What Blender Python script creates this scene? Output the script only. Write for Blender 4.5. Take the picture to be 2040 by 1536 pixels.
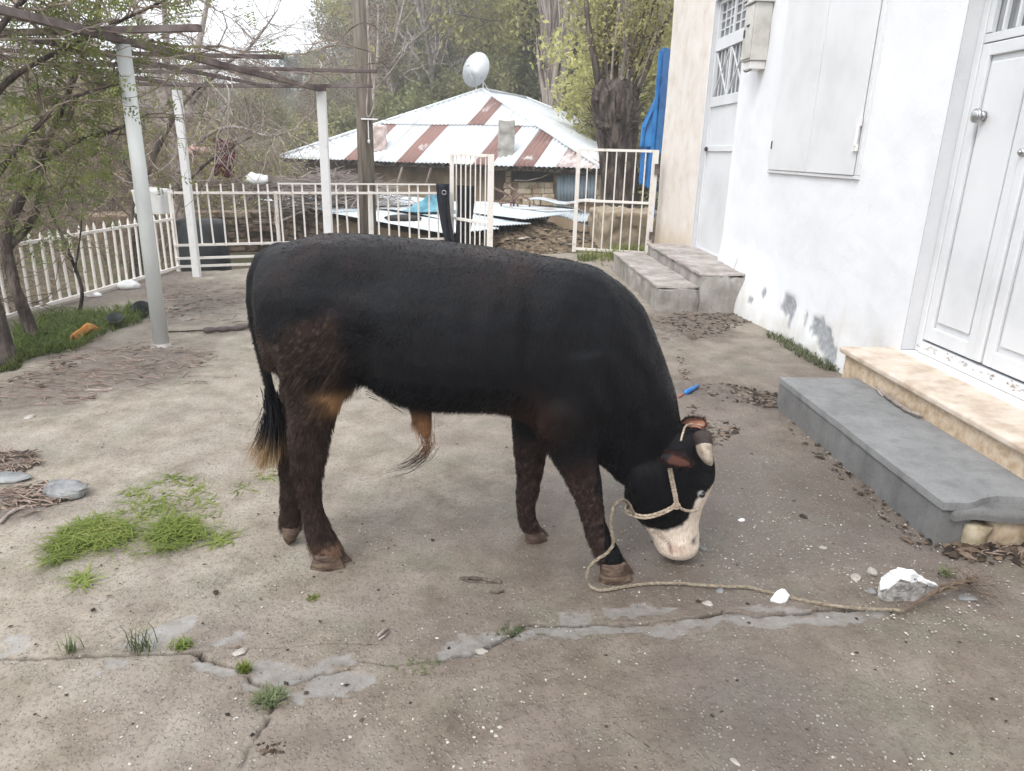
import bpy, math, random
import numpy as np
from mathutils import Vector, Matrix
from mathutils.bvhtree import BVHTree

S = bpy.context.scene
COL = S.collection
for _o in list(bpy.data.objects): bpy.data.objects.remove(_o)

# ------------------------------------------------------------------ camera
CAM_H = 1.6; FPX = 1440.0
cam_d = bpy.data.cameras.new('camera'); cam = bpy.data.objects.new('camera', cam_d); COL.objects.link(cam)
cam.location = (0, 0, CAM_H)
cam.rotation_euler = (math.radians(72.0005), math.radians(-1.4136), math.radians(-2.2693))
cam_d.sensor_width = 36.0; cam_d.lens = 36.0*FPX/2040.0
cam_d.clip_start = 0.05; cam_d.clip_end = 600.0
S.camera = cam

# ------------------------------------------------------------------ sky and sun (bright overcast)
SUN_EL, SUN_AZ = math.radians(52), math.radians(222)     # azimuth: clockwise from +Y (behind the camera, to its left)
W = bpy.data.worlds.new('World'); S.world = W; W.use_nodes = True
nt = W.node_tree; nt.nodes.clear()
def wn(t, **k):
    n = nt.nodes.new(t)
    for a, b in k.items(): setattr(n, a, b)
    return n
sky = wn('ShaderNodeTexSky', sky_type='NISHITA', sun_disc=False, sun_elevation=SUN_EL, sun_rotation=SUN_AZ,
         altitude=900.0, air_density=1.0, dust_density=2.0, ozone_density=1.0)
tc = wn('ShaderNodeTexCoord'); mp = wn('ShaderNodeMapping'); mp.inputs['Scale'].default_value = (1, 1, 2.4)
mp.inputs['Location'].default_value = (0.35, 0.0, 0.1)
cn = wn('ShaderNodeTexNoise'); cn.inputs['Scale'].default_value = 1.6; cn.inputs['Detail'].default_value = 6; cn.inputs['Roughness'].default_value = .55
cr = wn('ShaderNodeValToRGB'); cr.color_ramp.elements[0].position = .36; cr.color_ramp.elements[1].position = .6
cr.color_ramp.elements[0].color = (.62, .62, .62, 1); cr.color_ramp.elements[1].color = (1, 1, 1, 1)
mx = wn('ShaderNodeMix', data_type='RGBA'); mx.inputs['B'].default_value = (10.2, 10.6, 11.2, 1)   # cloud sheet
bg = wn('ShaderNodeBackground'); bg.inputs['Strength'].default_value = 0.14
wo = wn('ShaderNodeOutputWorld')
L = nt.links.new
L(tc.outputs['Generated'], mp.inputs['Vector']); L(mp.outputs['Vector'], cn.inputs['Vector'])
L(cn.outputs['Fac'], cr.inputs['Fac']); L(cr.outputs['Color'], mx.inputs['Factor'])
L(sky.outputs['Color'], mx.inputs['A']); L(mx.outputs['Result'], bg.inputs['Color']); L(bg.outputs['Background'], wo.inputs['Surface'])

sun_d = bpy.data.lights.new('sun', 'SUN'); sun = bpy.data.objects.new('sun', sun_d); COL.objects.link(sun)
sun_d.energy = 1.5; sun_d.angle = math.radians(25); sun_d.color = (1.0, .965, .91)
_sd = Vector((math.sin(SUN_AZ)*math.cos(SUN_EL), math.cos(SUN_AZ)*math.cos(SUN_EL), math.sin(SUN_EL)))
sun.rotation_euler = (-_sd).to_track_quat('-Z', 'Y').to_euler()
sun.location = (0, 0, 30)

S.view_settings.view_transform = 'Standard'; S.view_settings.look = 'None'
S.view_settings.exposure = 0.86; S.view_settings.gamma = 1.0; S.view_settings.use_curve_mapping = False
S.render.engine = 'CYCLES'
S.cycles.max_bounces = 6; S.cycles.diffuse_bounces = 3; S.cycles.glossy_bounces = 3; S.cycles.transmission_bounces = 4
try:
    S.cycles.use_denoising = True
except Exception: pass

# ------------------------------------------------------------------ measuring helpers (photo pixel -> point of the place)
RX, RY, RZ = cam.rotation_euler
_R = cam.rotation_euler.to_matrix()
def ray(u, v): return _R @ Vector(((u-1020.0)/FPX, -(v-768.0)/FPX, -1.0))
def G(u, v, z=0.0):
    d = ray(u, v); t = (z-CAM_H)/d.z
    return Vector((0, 0, CAM_H)) + d*t
def AY(u, v, y):
    d = ray(u, v); return Vector((0, 0, CAM_H)) + d*(y/d.y)
def AX(u, v, x):
    d = ray(u, v); return Vector((0, 0, CAM_H)) + d*(x/d.x)

# ------------------------------------------------------------------ numpy value noise
def _h(ix, iy, iz, seed):
    n = (ix.astype(np.int64)*374761393 + iy.astype(np.int64)*668265263 + iz.astype(np.int64)*2147483647 + seed*1274126177) & 0xffffffff
    n = ((n ^ (n >> 13))*1274126177) & 0xffffffff
    n = (n ^ (n >> 16)) & 0xffffffff
    return n.astype(np.float64)/4294967295.0
def vnoise(p, scale=1.0, seed=0):
    p = np.asarray(p, float)*scale; i = np.floor(p).astype(np.int64); f = p-i; f = f*f*(3-2*f)
    r = 0
    for dx in (0, 1):
        for dy in (0, 1):
            for dz in (0, 1):
                w = (f[:, 0] if dx else 1-f[:, 0])*(f[:, 1] if dy else 1-f[:, 1])*(f[:, 2] if dz else 1-f[:, 2])
                r = r + w*_h(i[:, 0]+dx, i[:, 1]+dy, i[:, 2]+dz, seed)
    return r
def fbm(p, scale=1.0, seed=0, oct=4):
    r = 0; a = .5; t = 0
    for k in range(oct):
        r = r + a*vnoise(p, scale*2**k, seed+k*17); t += a; a *= .5
    return r/t
def P3(x, y, z=None):
    x = np.asarray(x, float); y = np.asarray(y, float)
    return np.stack([x, y, np.zeros_like(x) if z is None else np.asarray(z, float)], 1)
def sstep(a, b, x):
    t = np.clip((x-a)/(b-a), 0, 1); return t*t*(3-2*t)
def seg_dist(px, py, path):
    d = np.full(px.shape, 1e9)
    for (a, b) in zip(path[:-1], path[1:]):
        ax, ay = a[0], a[1]; bx, by = b[0]-ax, b[1]-ay; l = bx*bx+by*by+1e-12
        t = np.clip(((px-ax)*bx+(py-ay)*by)/l, 0, 1)
        d = np.minimum(d, np.hypot(px-ax-t*bx, py-ay-t*by))
    return d
def in_poly(px, py, poly):
    r = np.zeros(px.shape, bool); n = len(poly)
    for i in range(n):
        x0, y0 = poly[i][0], poly[i][1]; x1, y1 = poly[(i+1) % n][0], poly[(i+1) % n][1]
        c = ((y0 > py) != (y1 > py)) & (px < (x1-x0)*(py-y0)/((y1-y0) if y1 != y0 else 1e-12)+x0)
        r ^= c
    return r

# ------------------------------------------------------------------ mesh helpers
def npmesh(name, V, F, attrs=None, smooth=False, mats=None, midx=None):
    """V (n,3), F (m,k) with k 3 or 4 or a ragged list"""
    me = bpy.data.meshes.new(name)
    if isinstance(F, np.ndarray):
        me.vertices.add(len(V)); me.vertices.foreach_set('co', np.asarray(V, np.float32).ravel())
        k = F.shape[1]; me.loops.add(F.size); me.loops.foreach_set('vertex_index', F.ravel().astype(np.int32))
        me.polygons.add(len(F)); me.polygons.foreach_set('loop_start', np.arange(0, F.size, k, dtype=np.int32))
        try: me.polygons.foreach_set('loop_total', np.full(len(F), k, np.int32))
        except Exception: pass
        me.update(calc_edges=True)
    else:
        me.from_pydata([tuple(v) for v in V], [], F)
    for n, (dom, typ, dat) in (attrs or {}).items():
        a = me.attributes.new(n, typ, dom)
        a.data.foreach_set('color' if 'COLOR' in typ else 'value', np.asarray(dat, np.float32).ravel())
    for m in mats or []: me.materials.append(m)
    if midx is not None: me.polygons.foreach_set('material_index', np.asarray(midx, np.int32))
    me.polygons.foreach_set('use_smooth', np.full(len(me.polygons), smooth))
    me.validate(); me.update()
    return me

class MB:
    def __init__(s): s.V = []; s.F = []; s.M = []
    def add(s, V, F, m=0):
        o = len(s.V); s.V += [Vector(v) for v in V]; s.F += [tuple(i+o for i in f) for f in F]; s.M += [m]*len(F); return s
    def box(s, a, b, m=0):
        x0, y0, z0 = a; x1, y1, z1 = b
        return s.add([(x0,y0,z0),(x1,y0,z0),(x1,y1,z0),(x0,y1,z0),(x0,y0,z1),(x1,y0,z1),(x1,y1,z1),(x0,y1,z1)],
                     [(3,2,1,0),(4,5,6,7),(0,1,5,4),(1,2,6,5),(2,3,7,6),(3,0,4,7)], m)
    def hexa(s, c8, m=0):
        return s.add(c8, [(3,2,1,0),(4,5,6,7),(0,1,5,4),(1,2,6,5),(2,3,7,6),(3,0,4,7)], m)
    def bar(s, p, q, w, h=None, up=(0,0,1), m=0):
        p = Vector(p); q = Vector(q); d = (q-p).normalized(); h = h or w
        u = Vector(up)
        if abs(d.dot(u)) > .95: u = Vector((0,1,0)) if abs(d.y) < .9 else Vector((1,0,0))
        a = d.cross(u).normalized(); b = a.cross(d).normalized()
        a *= w/2; b *= h/2
        return s.hexa([p-a-b, p+a-b, q+a-b, q-a-b, p-a+b, p+a+b, q+a+b, q-a+b], m)
    def tube(s, pts, rad, n=8, cap=True, m=0):
        pts = [Vector(p) for p in pts]; k = len(pts)
        if not hasattr(rad, '__len__'): rad = [rad]*k
        t0 = (pts[1]-pts[0]).normalized()
        a = t0.orthogonal().normalized(); o = len(s.V)
        for i in range(k):
            t = (pts[min(i+1, k-1)]-pts[max(i-1, 0)])
            t = t.normalized() if t.length > 1e-9 else t0
            a = (a - t*a.dot(t)); a = a.normalized() if a.length > 1e-6 else t.orthogonal().normalized()
            b = t.cross(a)
            for j in range(n):
                g = 2*math.pi*j/n
                s.V.append(pts[i]+(a*math.cos(g)+b*math.sin(g))*rad[i])
        for i in range(k-1):
            for j in range(n):
                q0 = o+i*n+j; q1 = o+i*n+(j+1) % n
                s.F.append((q0, q1, q1+n, q0+n)); s.M.append(m)
        if cap:
            s.F.append(tuple(o+j for j in range(n))[::-1]); s.M.append(m)
            s.F.append(tuple(o+(k-1)*n+j for j in range(n))); s.M.append(m)
        return s
    def ball(s, c, r, nu=12, nv=8, m=0, rot=None):
        c = Vector(c)
        if not hasattr(r, '__len__'): r = (r, r, r)
        V = []
        for i in range(1, nv):
            for j in range(nu):
                t = math.pi*i/nv; g = 2*math.pi*j/nu
                v = Vector((r[0]*math.sin(t)*math.cos(g), r[1]*math.sin(t)*math.sin(g), r[2]*math.cos(t)))
                V.append(c+(rot @ v if rot else v))
        for zz in (r[2], -r[2]):
            v = Vector((0, 0, zz)); V.append(c+(rot @ v if rot else v))
        F = []
        for i in range(nv-2):
            for j in range(nu):
                F.append((i*nu+j, (i+1)*nu+j, (i+1)*nu+(j+1) % nu, i*nu+(j+1) % nu))
        T = (nv-1)*nu
        for j in range(nu):
            F.append((T, j, (j+1) % nu)); F.append((T+1, (nv-2)*nu+(j+1) % nu, (nv-2)*nu+j))
        return s.add(V, F, m)
    def loft(s, rings, cap=True, m=0):
        o = len(s.V); n = len(rings[0])
        for r in rings: s.V += [Vector(v) for v in r]
        for i in range(len(rings)-1):
            for j in range(n):
                q0 = o+i*n+j; q1 = o+i*n+(j+1) % n
                s.F.append((q0, q1, q1+n, q0+n)); s.M.append(m)
        if cap:
            s.F.append(tuple(o+j for j in range(n))[::-1]); s.M.append(m)
            s.F.append(tuple(o+(len(rings)-1)*n+j for j in range(n))); s.M.append(m)
        return s
    def build(s, name, mat, parent=None, smooth=False, bevel=0, loc=None, fixn=False):
        off = Vector((0, 0, 0))
        if parent is not None:
            off = Vector(parent.get('_at', (0, 0, 0)))
        elif loc is not None: off = Vector(loc)
        me = npmesh(name, [v-off for v in s.V], s.F, smooth=smooth, mats=mat if isinstance(mat, list) else [mat], midx=s.M)
        o = bpy.data.objects.new(name, me); COL.objects.link(o)
        if parent is not None: o.parent = parent
        else: o.location = off
        if loc is not None and parent is None: o['_at'] = tuple(off)
        elif parent is not None: o['_at'] = tuple(off)
        if fixn:
            import bmesh
            b = bmesh.new(); b.from_mesh(me); bmesh.ops.recalc_face_normals(b, faces=b.faces); b.to_mesh(me); b.free()
        if bevel:
            md = o.modifiers.new('bevel', 'BEVEL'); md.width = bevel; md.segments = 2; md.limit_method = 'ANGLE'; md.angle_limit = math.radians(40)
        return o

def sharp(o, deg=35):
    m_ = o.modifiers.new('sharp', 'EDGE_SPLIT'); m_.split_angle = math.radians(deg); return o
def tag(o, label=None, cat=None, group=None, kind=None):
    if label: o['label'] = label
    if cat: o['category'] = cat
    if group: o['group'] = group
    if kind: o['kind'] = kind
    return o
def thing(name, loc, label, cat, group=None):
    o = bpy.data.objects.new(name, None); COL.objects.link(o); o.location = loc; o.empty_display_size = .1
    o['_at'] = tuple(loc)
    return tag(o, label, cat, group)
def link(name, me, parent=None, loc=(0, 0, 0)):
    o = bpy.data.objects.new(name, me); COL.objects.link(o); o.location = loc
    if parent is not None: o.parent = parent
    return o
def copy_tree(o, parent=None):
    c = o.copy(); COL.objects.link(c); c.parent = parent
    for ch in [x for x in o.children]: copy_tree(ch, c)
    return c

# ------------------------------------------------------------------ material helper
def mat(name, cols, scale=4.0, detail=5, rough=.8, bump=.15, bscale=None, spec=.3, metal=0.0, stretch=None, lo=.35, hi=.65,
        objrand=0.0, coord='Object', trans=0.0, extra=None, bdist=.01):
    m = bpy.data.materials.new(name); m.use_nodes = True; n = m.node_tree; N = n.nodes; b = N['Principled BSDF']
    lk = n.links.new
    t = N.new('ShaderNodeTexCoord'); mpn = N.new('ShaderNodeMapping')
    lk(t.outputs[coord], mpn.inputs['Vector'])
    if stretch: mpn.inputs['Scale'].default_value = stretch
    nz = N.new('ShaderNodeTexNoise'); nz.inputs['Scale'].default_value = scale; nz.inputs['Detail'].default_value = detail; nz.inputs['Roughness'].default_value = .6
    lk(mpn.outputs['Vector'], nz.inputs['Vector'])
    rp = N.new('ShaderNodeValToRGB'); els = rp.color_ramp.elements
    while len(els) < len(cols): els.new(.5)
    for i, c in enumerate(cols):
        els[i].position = lo+(hi-lo)*i/max(1, len(cols)-1); els[i].color = (*c, 1)
    lk(nz.outputs['Fac'], rp.inputs['Fac'])
    out = rp.outputs['Color']
    if objrand:
        oi = N.new('ShaderNodeObjectInfo'); hs = N.new('ShaderNodeHueSaturation')
        mr = N.new('ShaderNodeMapRange'); mr.inputs['To Min'].default_value = 1-objrand; mr.inputs['To Max'].default_value = 1+objrand
        lk(oi.outputs['Random'], mr.inputs['Value']); lk(mr.outputs['Result'], hs.inputs['Value'])
        mr2 = N.new('ShaderNodeMapRange'); mr2.inputs['To Min'].default_value = .5-objrand*.06; mr2.inputs['To Max'].default_value = .5+objrand*.06
        mlt = N.new('ShaderNodeMath'); mlt.operation = 'FRACT'; mm = N.new('ShaderNodeMath'); mm.operation = 'MULTIPLY'; mm.inputs[1].default_value = 7.31
        lk(oi.outputs['Random'], mm.inputs[0]); lk(mm.outputs[0], mlt.inputs[0]); lk(mlt.outputs[0], mr2.inputs['Value']); lk(mr2.outputs['Result'], hs.inputs['Hue'])
        lk(out, hs.inputs['Color']); out = hs.outputs['Color']
    lk(out, b.inputs['Base Color'])
    b.inputs['Roughness'].default_value = rough; b.inputs['Metallic'].default_value = metal
    b.inputs['Specular IOR Level'].default_value = spec
    if bump:
        nb = N.new('ShaderNodeTexNoise'); nb.inputs['Scale'].default_value = bscale or scale*6; nb.inputs['Detail'].default_value = 6
        lk(mpn.outputs['Vector'], nb.inputs['Vector'])
        bp = N.new('ShaderNodeBump'); bp.inputs['Strength'].default_value = bump; bp.inputs['Distance'].default_value = bdist
        lk(nb.outputs['Fac'], bp.inputs['Height']); lk(bp.outputs['Normal'], b.inputs['Normal'])
    if trans:
        tr = N.new('ShaderNodeBsdfTranslucent'); ms = N.new('ShaderNodeMixShader'); ms.inputs['Fac'].default_value = trans
        lk(out, tr.inputs['Color']); lk(b.outputs[0], ms.inputs[1]); lk(tr.outputs[0], ms.inputs[2])
        lk(ms.outputs[0], N['Material Output'].inputs['Surface'])
    m['_out'] = ''
    return m
class NT:
    """tiny node-graph writer"""
    def __init__(s, name):
        s.m = bpy.data.materials.new(name); s.m.use_nodes = True; s.n = s.m.node_tree; s.b = s.n.nodes['Principled BSDF']
    def node(s, t, ins=None, **k):
        x = s.n.nodes.new(t)
        for a, b in k.items(): setattr(x, a, b)
        for a, b in (ins or {}).items():
            if hasattr(b, 'links') or isinstance(b, bpy.types.NodeSocket): s.n.links.new(b, x.inputs[a])
            else: x.inputs[a].default_value = b
        return x
    def noise(s, vec, sc, det=5, rough=.6): return s.node('ShaderNodeTexNoise', {'Vector': vec, 'Scale': sc, 'Detail': det, 'Roughness': rough}).outputs['Fac']
    def ramp(s, fac, stops):
        r = s.node('ShaderNodeValToRGB', {'Fac': fac}); e = r.color_ramp.elements
        while len(e) < len(stops): e.new(.5)
        for i, (p, c) in enumerate(stops):
            e[i].position = p; e[i].color = (*c, 1) if hasattr(c, '__len__') else (c, c, c, 1)
        return r.outputs['Color']
    def mix(s, f, a, b, mode='MIX'):
        x = s.node('ShaderNodeMix', data_type='RGBA', blend_type=mode)
        for nme, val in (('Factor', f), ('A', a), ('B', b)):
            if isinstance(val, bpy.types.NodeSocket): s.n.links.new(val, x.inputs[nme])
            elif nme == 'Factor': x.inputs[nme].default_value = val
            else: x.inputs[nme].default_value = (*val, 1)
        return x.outputs['Result']
    def math(s, op, a, b=0.0, c=False):
        x = s.node('ShaderNodeMath', {0: a, 1: b}, operation=op, use_clamp=c); return x.outputs[0]
    def attr(s, n): return s.node('ShaderNodeAttribute', attribute_name=n)
    def bump(s, h, strength=.3, dist=.01):
        return s.node('ShaderNodeBump', {'Height': h, 'Strength': strength, 'Distance': dist}).outputs['Normal']
    def out(s, col, rough=.8, normal=None, spec=.3, metal=0.0):
        for n_, v_ in (('Base Color', col), ('Roughness', rough), ('Normal', normal), ('Specular IOR Level', spec), ('Metallic', metal)):
            if v_ is None: continue
            if isinstance(v_, bpy.types.NodeSocket): s.n.links.new(v_, s.b.inputs[n_])
            else: s.b.inputs[n_].default_value = (*v_, 1) if n_ == 'Base Color' else v_
        return s.m

M = {}
M['white_steel'] = mat('white_painted_steel', [(.55,.51,.46), (.66,.65,.63), (.70,.69,.68)], 9, rough=.5, bump=.1, lo=.25, hi=.42)
M['cream_steel'] = mat('cream_painted_steel', [(.36,.23,.15), (.66,.60,.53), (.72,.68,.635)], 9, rough=.55, bump=.15, lo=.27, hi=.46)
M['brown_steel'] = mat('weathered_brown_steel', [(.055,.04,.037), (.12,.09,.085), (.18,.15,.14)], 5, rough=.6, bump=.2)
M['dark_steel'] = mat('dark_steel', [(.03,.028,.03), (.06,.05,.05)], 8, rough=.5)
M['bark'] = mat('bark', [(.035,.028,.022), (.10,.08,.065), (.2,.165,.135)], 7, rough=.9, bump=.9, stretch=(1,1,.25), bdist=.03)
M['dark_bark'] = mat('dark_bark', [(.026,.02,.017), (.075,.058,.049), (.175,.14,.118)], 9, rough=.9, bump=1, stretch=(1,1,.3), bdist=.04)
M['grey_twig'] = mat('grey_twig', [(.17,.145,.125), (.30,.255,.225), (.42,.365,.33)], 6, rough=.9, bump=.2)
M['brown_twig'] = mat('brown_twig', [(.085,.065,.05), (.21,.16,.125), (.33,.265,.215)], 6, rough=.9, bump=.2, objrand=.2)
M['pale_bark'] = mat('pale_bark', [(.16,.125,.105), (.32,.265,.235), (.42,.36,.32)], 5, rough=.9, bump=.6, stretch=(1,1,.2))
M['pole_wood'] = mat('weathered_pole_wood', [(.075,.06,.045), (.15,.125,.1), (.2,.175,.15)], 6, rough=.85, bump=.6, stretch=(3,3,.25))
# ================================================================== GROUND
rng = np.random.default_rng(7); random.seed(7)
def yback(x): return np.interp(x, [-5.2, -3.94, 1.55, 2.9, 9], [9.5, 9.66, 12.15, 12.3, 12.3])
def xleft(y): return -4.38+(np.asarray(y)-6.66)*.135
CR = lambda *p: [tuple(G(u, v)[:2]) for u, v in p]
CRACKS = [
    (CR((-300,1300),(0,1306),(110,1307),(230,1302),(330,1299),(390,1298)), .007, .02),
    (CR((390,1298),(420,1313),(470,1330),(505,1355),(545,1374)), .011, .028),
    (CR((545,1374),(590,1362),(640,1342),(700,1333),(722,1314),(790,1330),(850,1326),(905,1310),(960,1297),(1010,1270),(1040,1250)), .009, .024),
    (CR((1040,1250),(1110,1249),(1180,1245),(1240,1248),(1320,1238),(1390,1232),(1440,1226),(1470,1225),(1500,1233),(1560,1228),(1630,1219),(1690,1217),(1760,1213)), .008, .022),
    (CR((545,1374),(540,1430),(510,1470),(480,1530),(470,1570)), .006, .012),
    (CR((390,1298),(440,1290),(490,1288),(640,1283),(760,1280)), .004, .01),
    (CR((300,640),(360,610),(430,590),(500,580)), .012, .01),
]
PATCH = [CR(*p) for p in (
    [(388,1318),(420,1312),(462,1330),(470,1345),(440,1352),(398,1340)],
    [(490,1328),(520,1318),(560,1322),(600,1328),(660,1308),(715,1302),(722,1318),(690,1330),(640,1340),(590,1360),(550,1370),(520,1352)],
    [(565,1382),(600,1366),(650,1346),(700,1338),(745,1336),(742,1360),(700,1380),(640,1392),(590,1396)],
    [(425,1262),(470,1252),(488,1262),(462,1276),(430,1276)],
    [(480,1360),(520,1360),(540,1374),(510,1380),(488,1372)],
    [(180,1325),(230,1310),(250,1318),(230,1336),(200,1340)],
    [(850,1305),(920,1278),(1000,1258),(1000,1280),(940,1300),(870,1318)],
    [(1010,1262),(1100,1250),(1200,1250),(1340,1240),(1440,1232),(1450,1252),(1380,1258),(1330,1272),(1200,1270),(1090,1275),(1020,1278)],
    [(1450,1236),(1560,1232),(1640,1222),(1760,1216),(1790,1232),(1700,1246),(1600,1252),(1520,1264),(1450,1254)],
    [(1100,1228),(1180,1214),(1182,1240),(1120,1246)],
    [(1205,1215),(1260,1205),(1350,1204),(1340,1216),(1285,1222),(1265,1236),(1215,1228)],
    [(1460,1218),(1520,1212),(1610,1214),(1600,1224),(1500,1228)],
    [(640,1120),(690,1116),(700,1124),(650,1132)], [(0,1270),(50,1260),(60,1285),(10,1300)],
    [(230,1275),(330,1235),(400,1222),(350,1262),(300,1290),(240,1296)])]
MUD = [CR(*p) for p in (
    [(-60,780),(140,700),(300,690),(420,700),(440,730),(250,780),(120,830),(-60,860)],
    [(-60,900),(60,900),(80,925),(20,948),(-60,950)],
    [(-40,990),(80,960),(165,965),(170,985),(60,1030),(-40,1060)],
    [(1285,630),(1440,615),(1480,640),(1400,675),(1330,690),(1290,680)],
    [(1340,770),(1420,755),(1560,790),(1560,830),(1440,800),(1350,800)],
    [(280,570),(420,560),(500,600),(330,640)],
    [(1900,1070),(2100,1050),(2100,1120),(1950,1110)])]
def courtyard():
    ys = [-4, -3, -2, -1, -.3, .3, .8, 1.1]; y = 1.3
    while y < 12.3: ys.append(y); y += .0044 if 1.80 < y < 2.32 else max(.0085, .0046*y)
    ys.append(12.3); ys = np.array(ys)
    xs = list(np.arange(-6.0, -4.0, .08)) + list(np.arange(-4.0, -2.4, .03)) + list(np.arange(-2.4, 2.4, .0118)) + list(np.arange(2.4, 3.3, .03)) + [3.6, 4.5, 6, 9.2]
    xs = np.array(xs); X, Y = np.meshgrid(xs, ys); ny, nx = X.shape
    X = X.ravel(); Y = Y.ravel()
    yb = yback(X); Y = np.where(Y > 8, 8+(Y-8)*(yb-8)/(12.3-8), Y)
    xl = xleft(Y)-.18; X = np.where(X < -3, -3+(X+3)*(xl+3)/(-6.0+3), X)
    p = P3(X, Y)
    jit = (fbm(p, 9, 3, 3)-.5)*.055
    jit2 = (fbm(p, 9, 31, 3)-.5)*.055+(fbm(p, 34, 37, 2)-.5)*.034
    xw, yw = X+jit*1.5, Y+jit2*1.5
    Z = (fbm(p, .9, 1, 4)-.5)*.03 + (fbm(p, 6, 5, 3)-.5)*.010 + (vnoise(p, 38, 9)-.5)*.004
    crack = np.zeros_like(X)
    for path, w, dpt in CRACKS:
        d = seg_dist(X+jit*.6, Y+jit2*.6, path)
        ww = w*(.55+.9*vnoise(p, 14, 11))
        ww = ww*np.where(fbm(p, 5, 15, 3) > .56, .35, 1.0); c = (1-sstep(ww*.35, ww*1.15, d))*(.55+.45*sstep(.35, .6, fbm(p, 4, 19, 3)))
        Z -= dpt*1.2*c; crack = np.maximum(crack, c)
        Z += .006*np.exp(-(d/.05)**2)*(vnoise(p, 7, 13)-.3)
    patch = np.zeros_like(X)
    for poly in PATCH:
        cx = np.mean([q[0] for q in poly]); cy = np.mean([q[1] for q in poly])
        near = np.hypot(X-cx, Y-cy) < 1.2
        patch = np.where(near & in_poly(xw, yw, poly), 1.0, patch)
    Z -= patch*.004*(1-crack)
    mud = np.zeros_like(X)
    for poly in MUD:
        for e, s in ((-1.4, .3), (0, .25), (1, .25), (2, .2)):
            k = 1+.17*e; cx = np.mean([q[0] for q in poly]); cy = np.mean([q[1] for q in poly])
            pl = [((q[0]-cx)*k+cx, (q[1]-cy)*k+cy) for q in poly]
            mud += s*in_poly(X+(fbm(p, 2.2, 41, 5)-.5)*.8+(fbm(p, 14, 45, 3)-.5)*.16, Y+(fbm(p, 2.2, 43, 5)-.5)*.8+(fbm(p, 14, 46, 3)-.5)*.16, pl)
    mud = np.clip(mud, 0, 1)
    # soil strip along the left fence
    mud = np.maximum(mud, sstep(.75, .35, X-xleft(Y)+(fbm(p, 1.5, 47, 3)-.5)*.5)*.8*(Y > 3))
    Z += mud*(.006+.02*(fbm(p, 13, 61, 3)-.42))
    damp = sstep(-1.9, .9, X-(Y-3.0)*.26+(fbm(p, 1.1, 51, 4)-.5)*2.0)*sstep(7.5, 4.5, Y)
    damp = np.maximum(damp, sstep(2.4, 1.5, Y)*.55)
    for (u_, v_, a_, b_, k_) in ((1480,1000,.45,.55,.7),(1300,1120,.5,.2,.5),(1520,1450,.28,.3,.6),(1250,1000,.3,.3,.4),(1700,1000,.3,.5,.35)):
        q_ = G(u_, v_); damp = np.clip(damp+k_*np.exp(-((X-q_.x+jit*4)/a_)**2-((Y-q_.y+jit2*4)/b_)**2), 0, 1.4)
    # keep flat where things stand against the wall
    Z = np.where(X > 1.9, Z*.35-.003, Z)
    Z[Y < .9] = -.02
    i = np.arange(ny*nx).reshape(ny, nx)
    F = np.stack([i[:-1, :-1].ravel(), i[:-1, 1:].ravel(), i[1:, 1:].ravel(), i[1:, :-1].ravel()], 1)
    V = np.stack([X, Y, Z], 1)
    # skirt
    edge = list(i[0, :])+list(i[1:, -1])+list(i[-1, ::-1][1:])+list(i[::-1, 0][1:-1])
    base = len(V); sk = V[edge].copy(); sk[:, 2] = -1.3; V = np.vstack([V, sk])
    n = len(edge); e = np.array(edge); b = base+np.arange(n)
    F = np.vstack([F, np.stack([np.roll(e, -1), e, b, np.roll(b, -1)], 1)])
    pad = lambda a: np.concatenate([a, np.zeros(n)])
    g = NT('courtyard_concrete')
    pos = g.node('ShaderNodeNewGeometry').outputs['Position']
    big = g.noise(pos, .9, 6); mid = g.noise(pos, 5, 6, .65); fine = g.noise(pos, 70, 4, .7)
    dry = g.ramp(mid, [(.3, (.190,.158,.120)), (.5, (.285,.246,.196)), (.68, (.355,.315,.262))])
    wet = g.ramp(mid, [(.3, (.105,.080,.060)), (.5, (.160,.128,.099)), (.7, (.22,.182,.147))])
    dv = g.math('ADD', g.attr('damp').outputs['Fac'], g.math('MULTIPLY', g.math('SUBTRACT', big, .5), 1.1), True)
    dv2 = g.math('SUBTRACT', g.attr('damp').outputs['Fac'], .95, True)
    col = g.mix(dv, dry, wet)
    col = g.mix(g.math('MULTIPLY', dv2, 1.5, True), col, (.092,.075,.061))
    pk = g.ramp(g.noise(pos, 1.7, 5), [(.45, 0.0), (.62, 1.0)])
    col = g.mix(g.math('MULTIPLY', pk, .2), col, (.20,.165,.165))
    grn = g.ramp(g.noise(pos, 2.6, 6), [(.52, 0.0), (.66, 1.0)])
    col = g.mix(g.math('MULTIPLY', grn, .35), col, (.155,.16,.118))
    # exposed aggregate: cells of small stones, most dark, a few pale
    vec = g.node('ShaderNodeVectorMath', {0: pos, 1: (1, 1, .2)}, operation='MULTIPLY').outputs[0]
    vo = g.node('ShaderNodeTexVoronoi', {'Vector': vec, 'Scale': 72.0, 'Randomness': 1.0})
    vr = g.node('ShaderNodeSeparateColor', {0: vo.outputs['Color']}).outputs[0]
    stone = g.ramp(vr, [(.0, .0), (.66, .0), (.68, .45), (.9, .7), (.94, 1.0)])
    rim = g.ramp(vo.outputs['Distance'], [(.28, 1.0), (.42, .0)])
    dens = g.ramp(g.noise(pos, 1.3, 5), [(.36, .3), (.6, 1.0)])
    sf = g.math('MULTIPLY', g.math('MULTIPLY', stone, rim), dens)
    sf = g.math('MULTIPLY', sf, g.math('SUBTRACT', 1.0, g.math('MAXIMUM', g.attr('patch').outputs['Fac'], g.attr('mud').outputs['Fac'])))
    col = g.mix(g.math('MULTIPLY', sf, .55), col, (.42,.385,.34))
    col = g.mix(g.math('MULTIPLY', g.ramp(fine, [(.34, 1.0), (.5, 0.0)]), .5), col, (.065,.052,.043))
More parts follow.
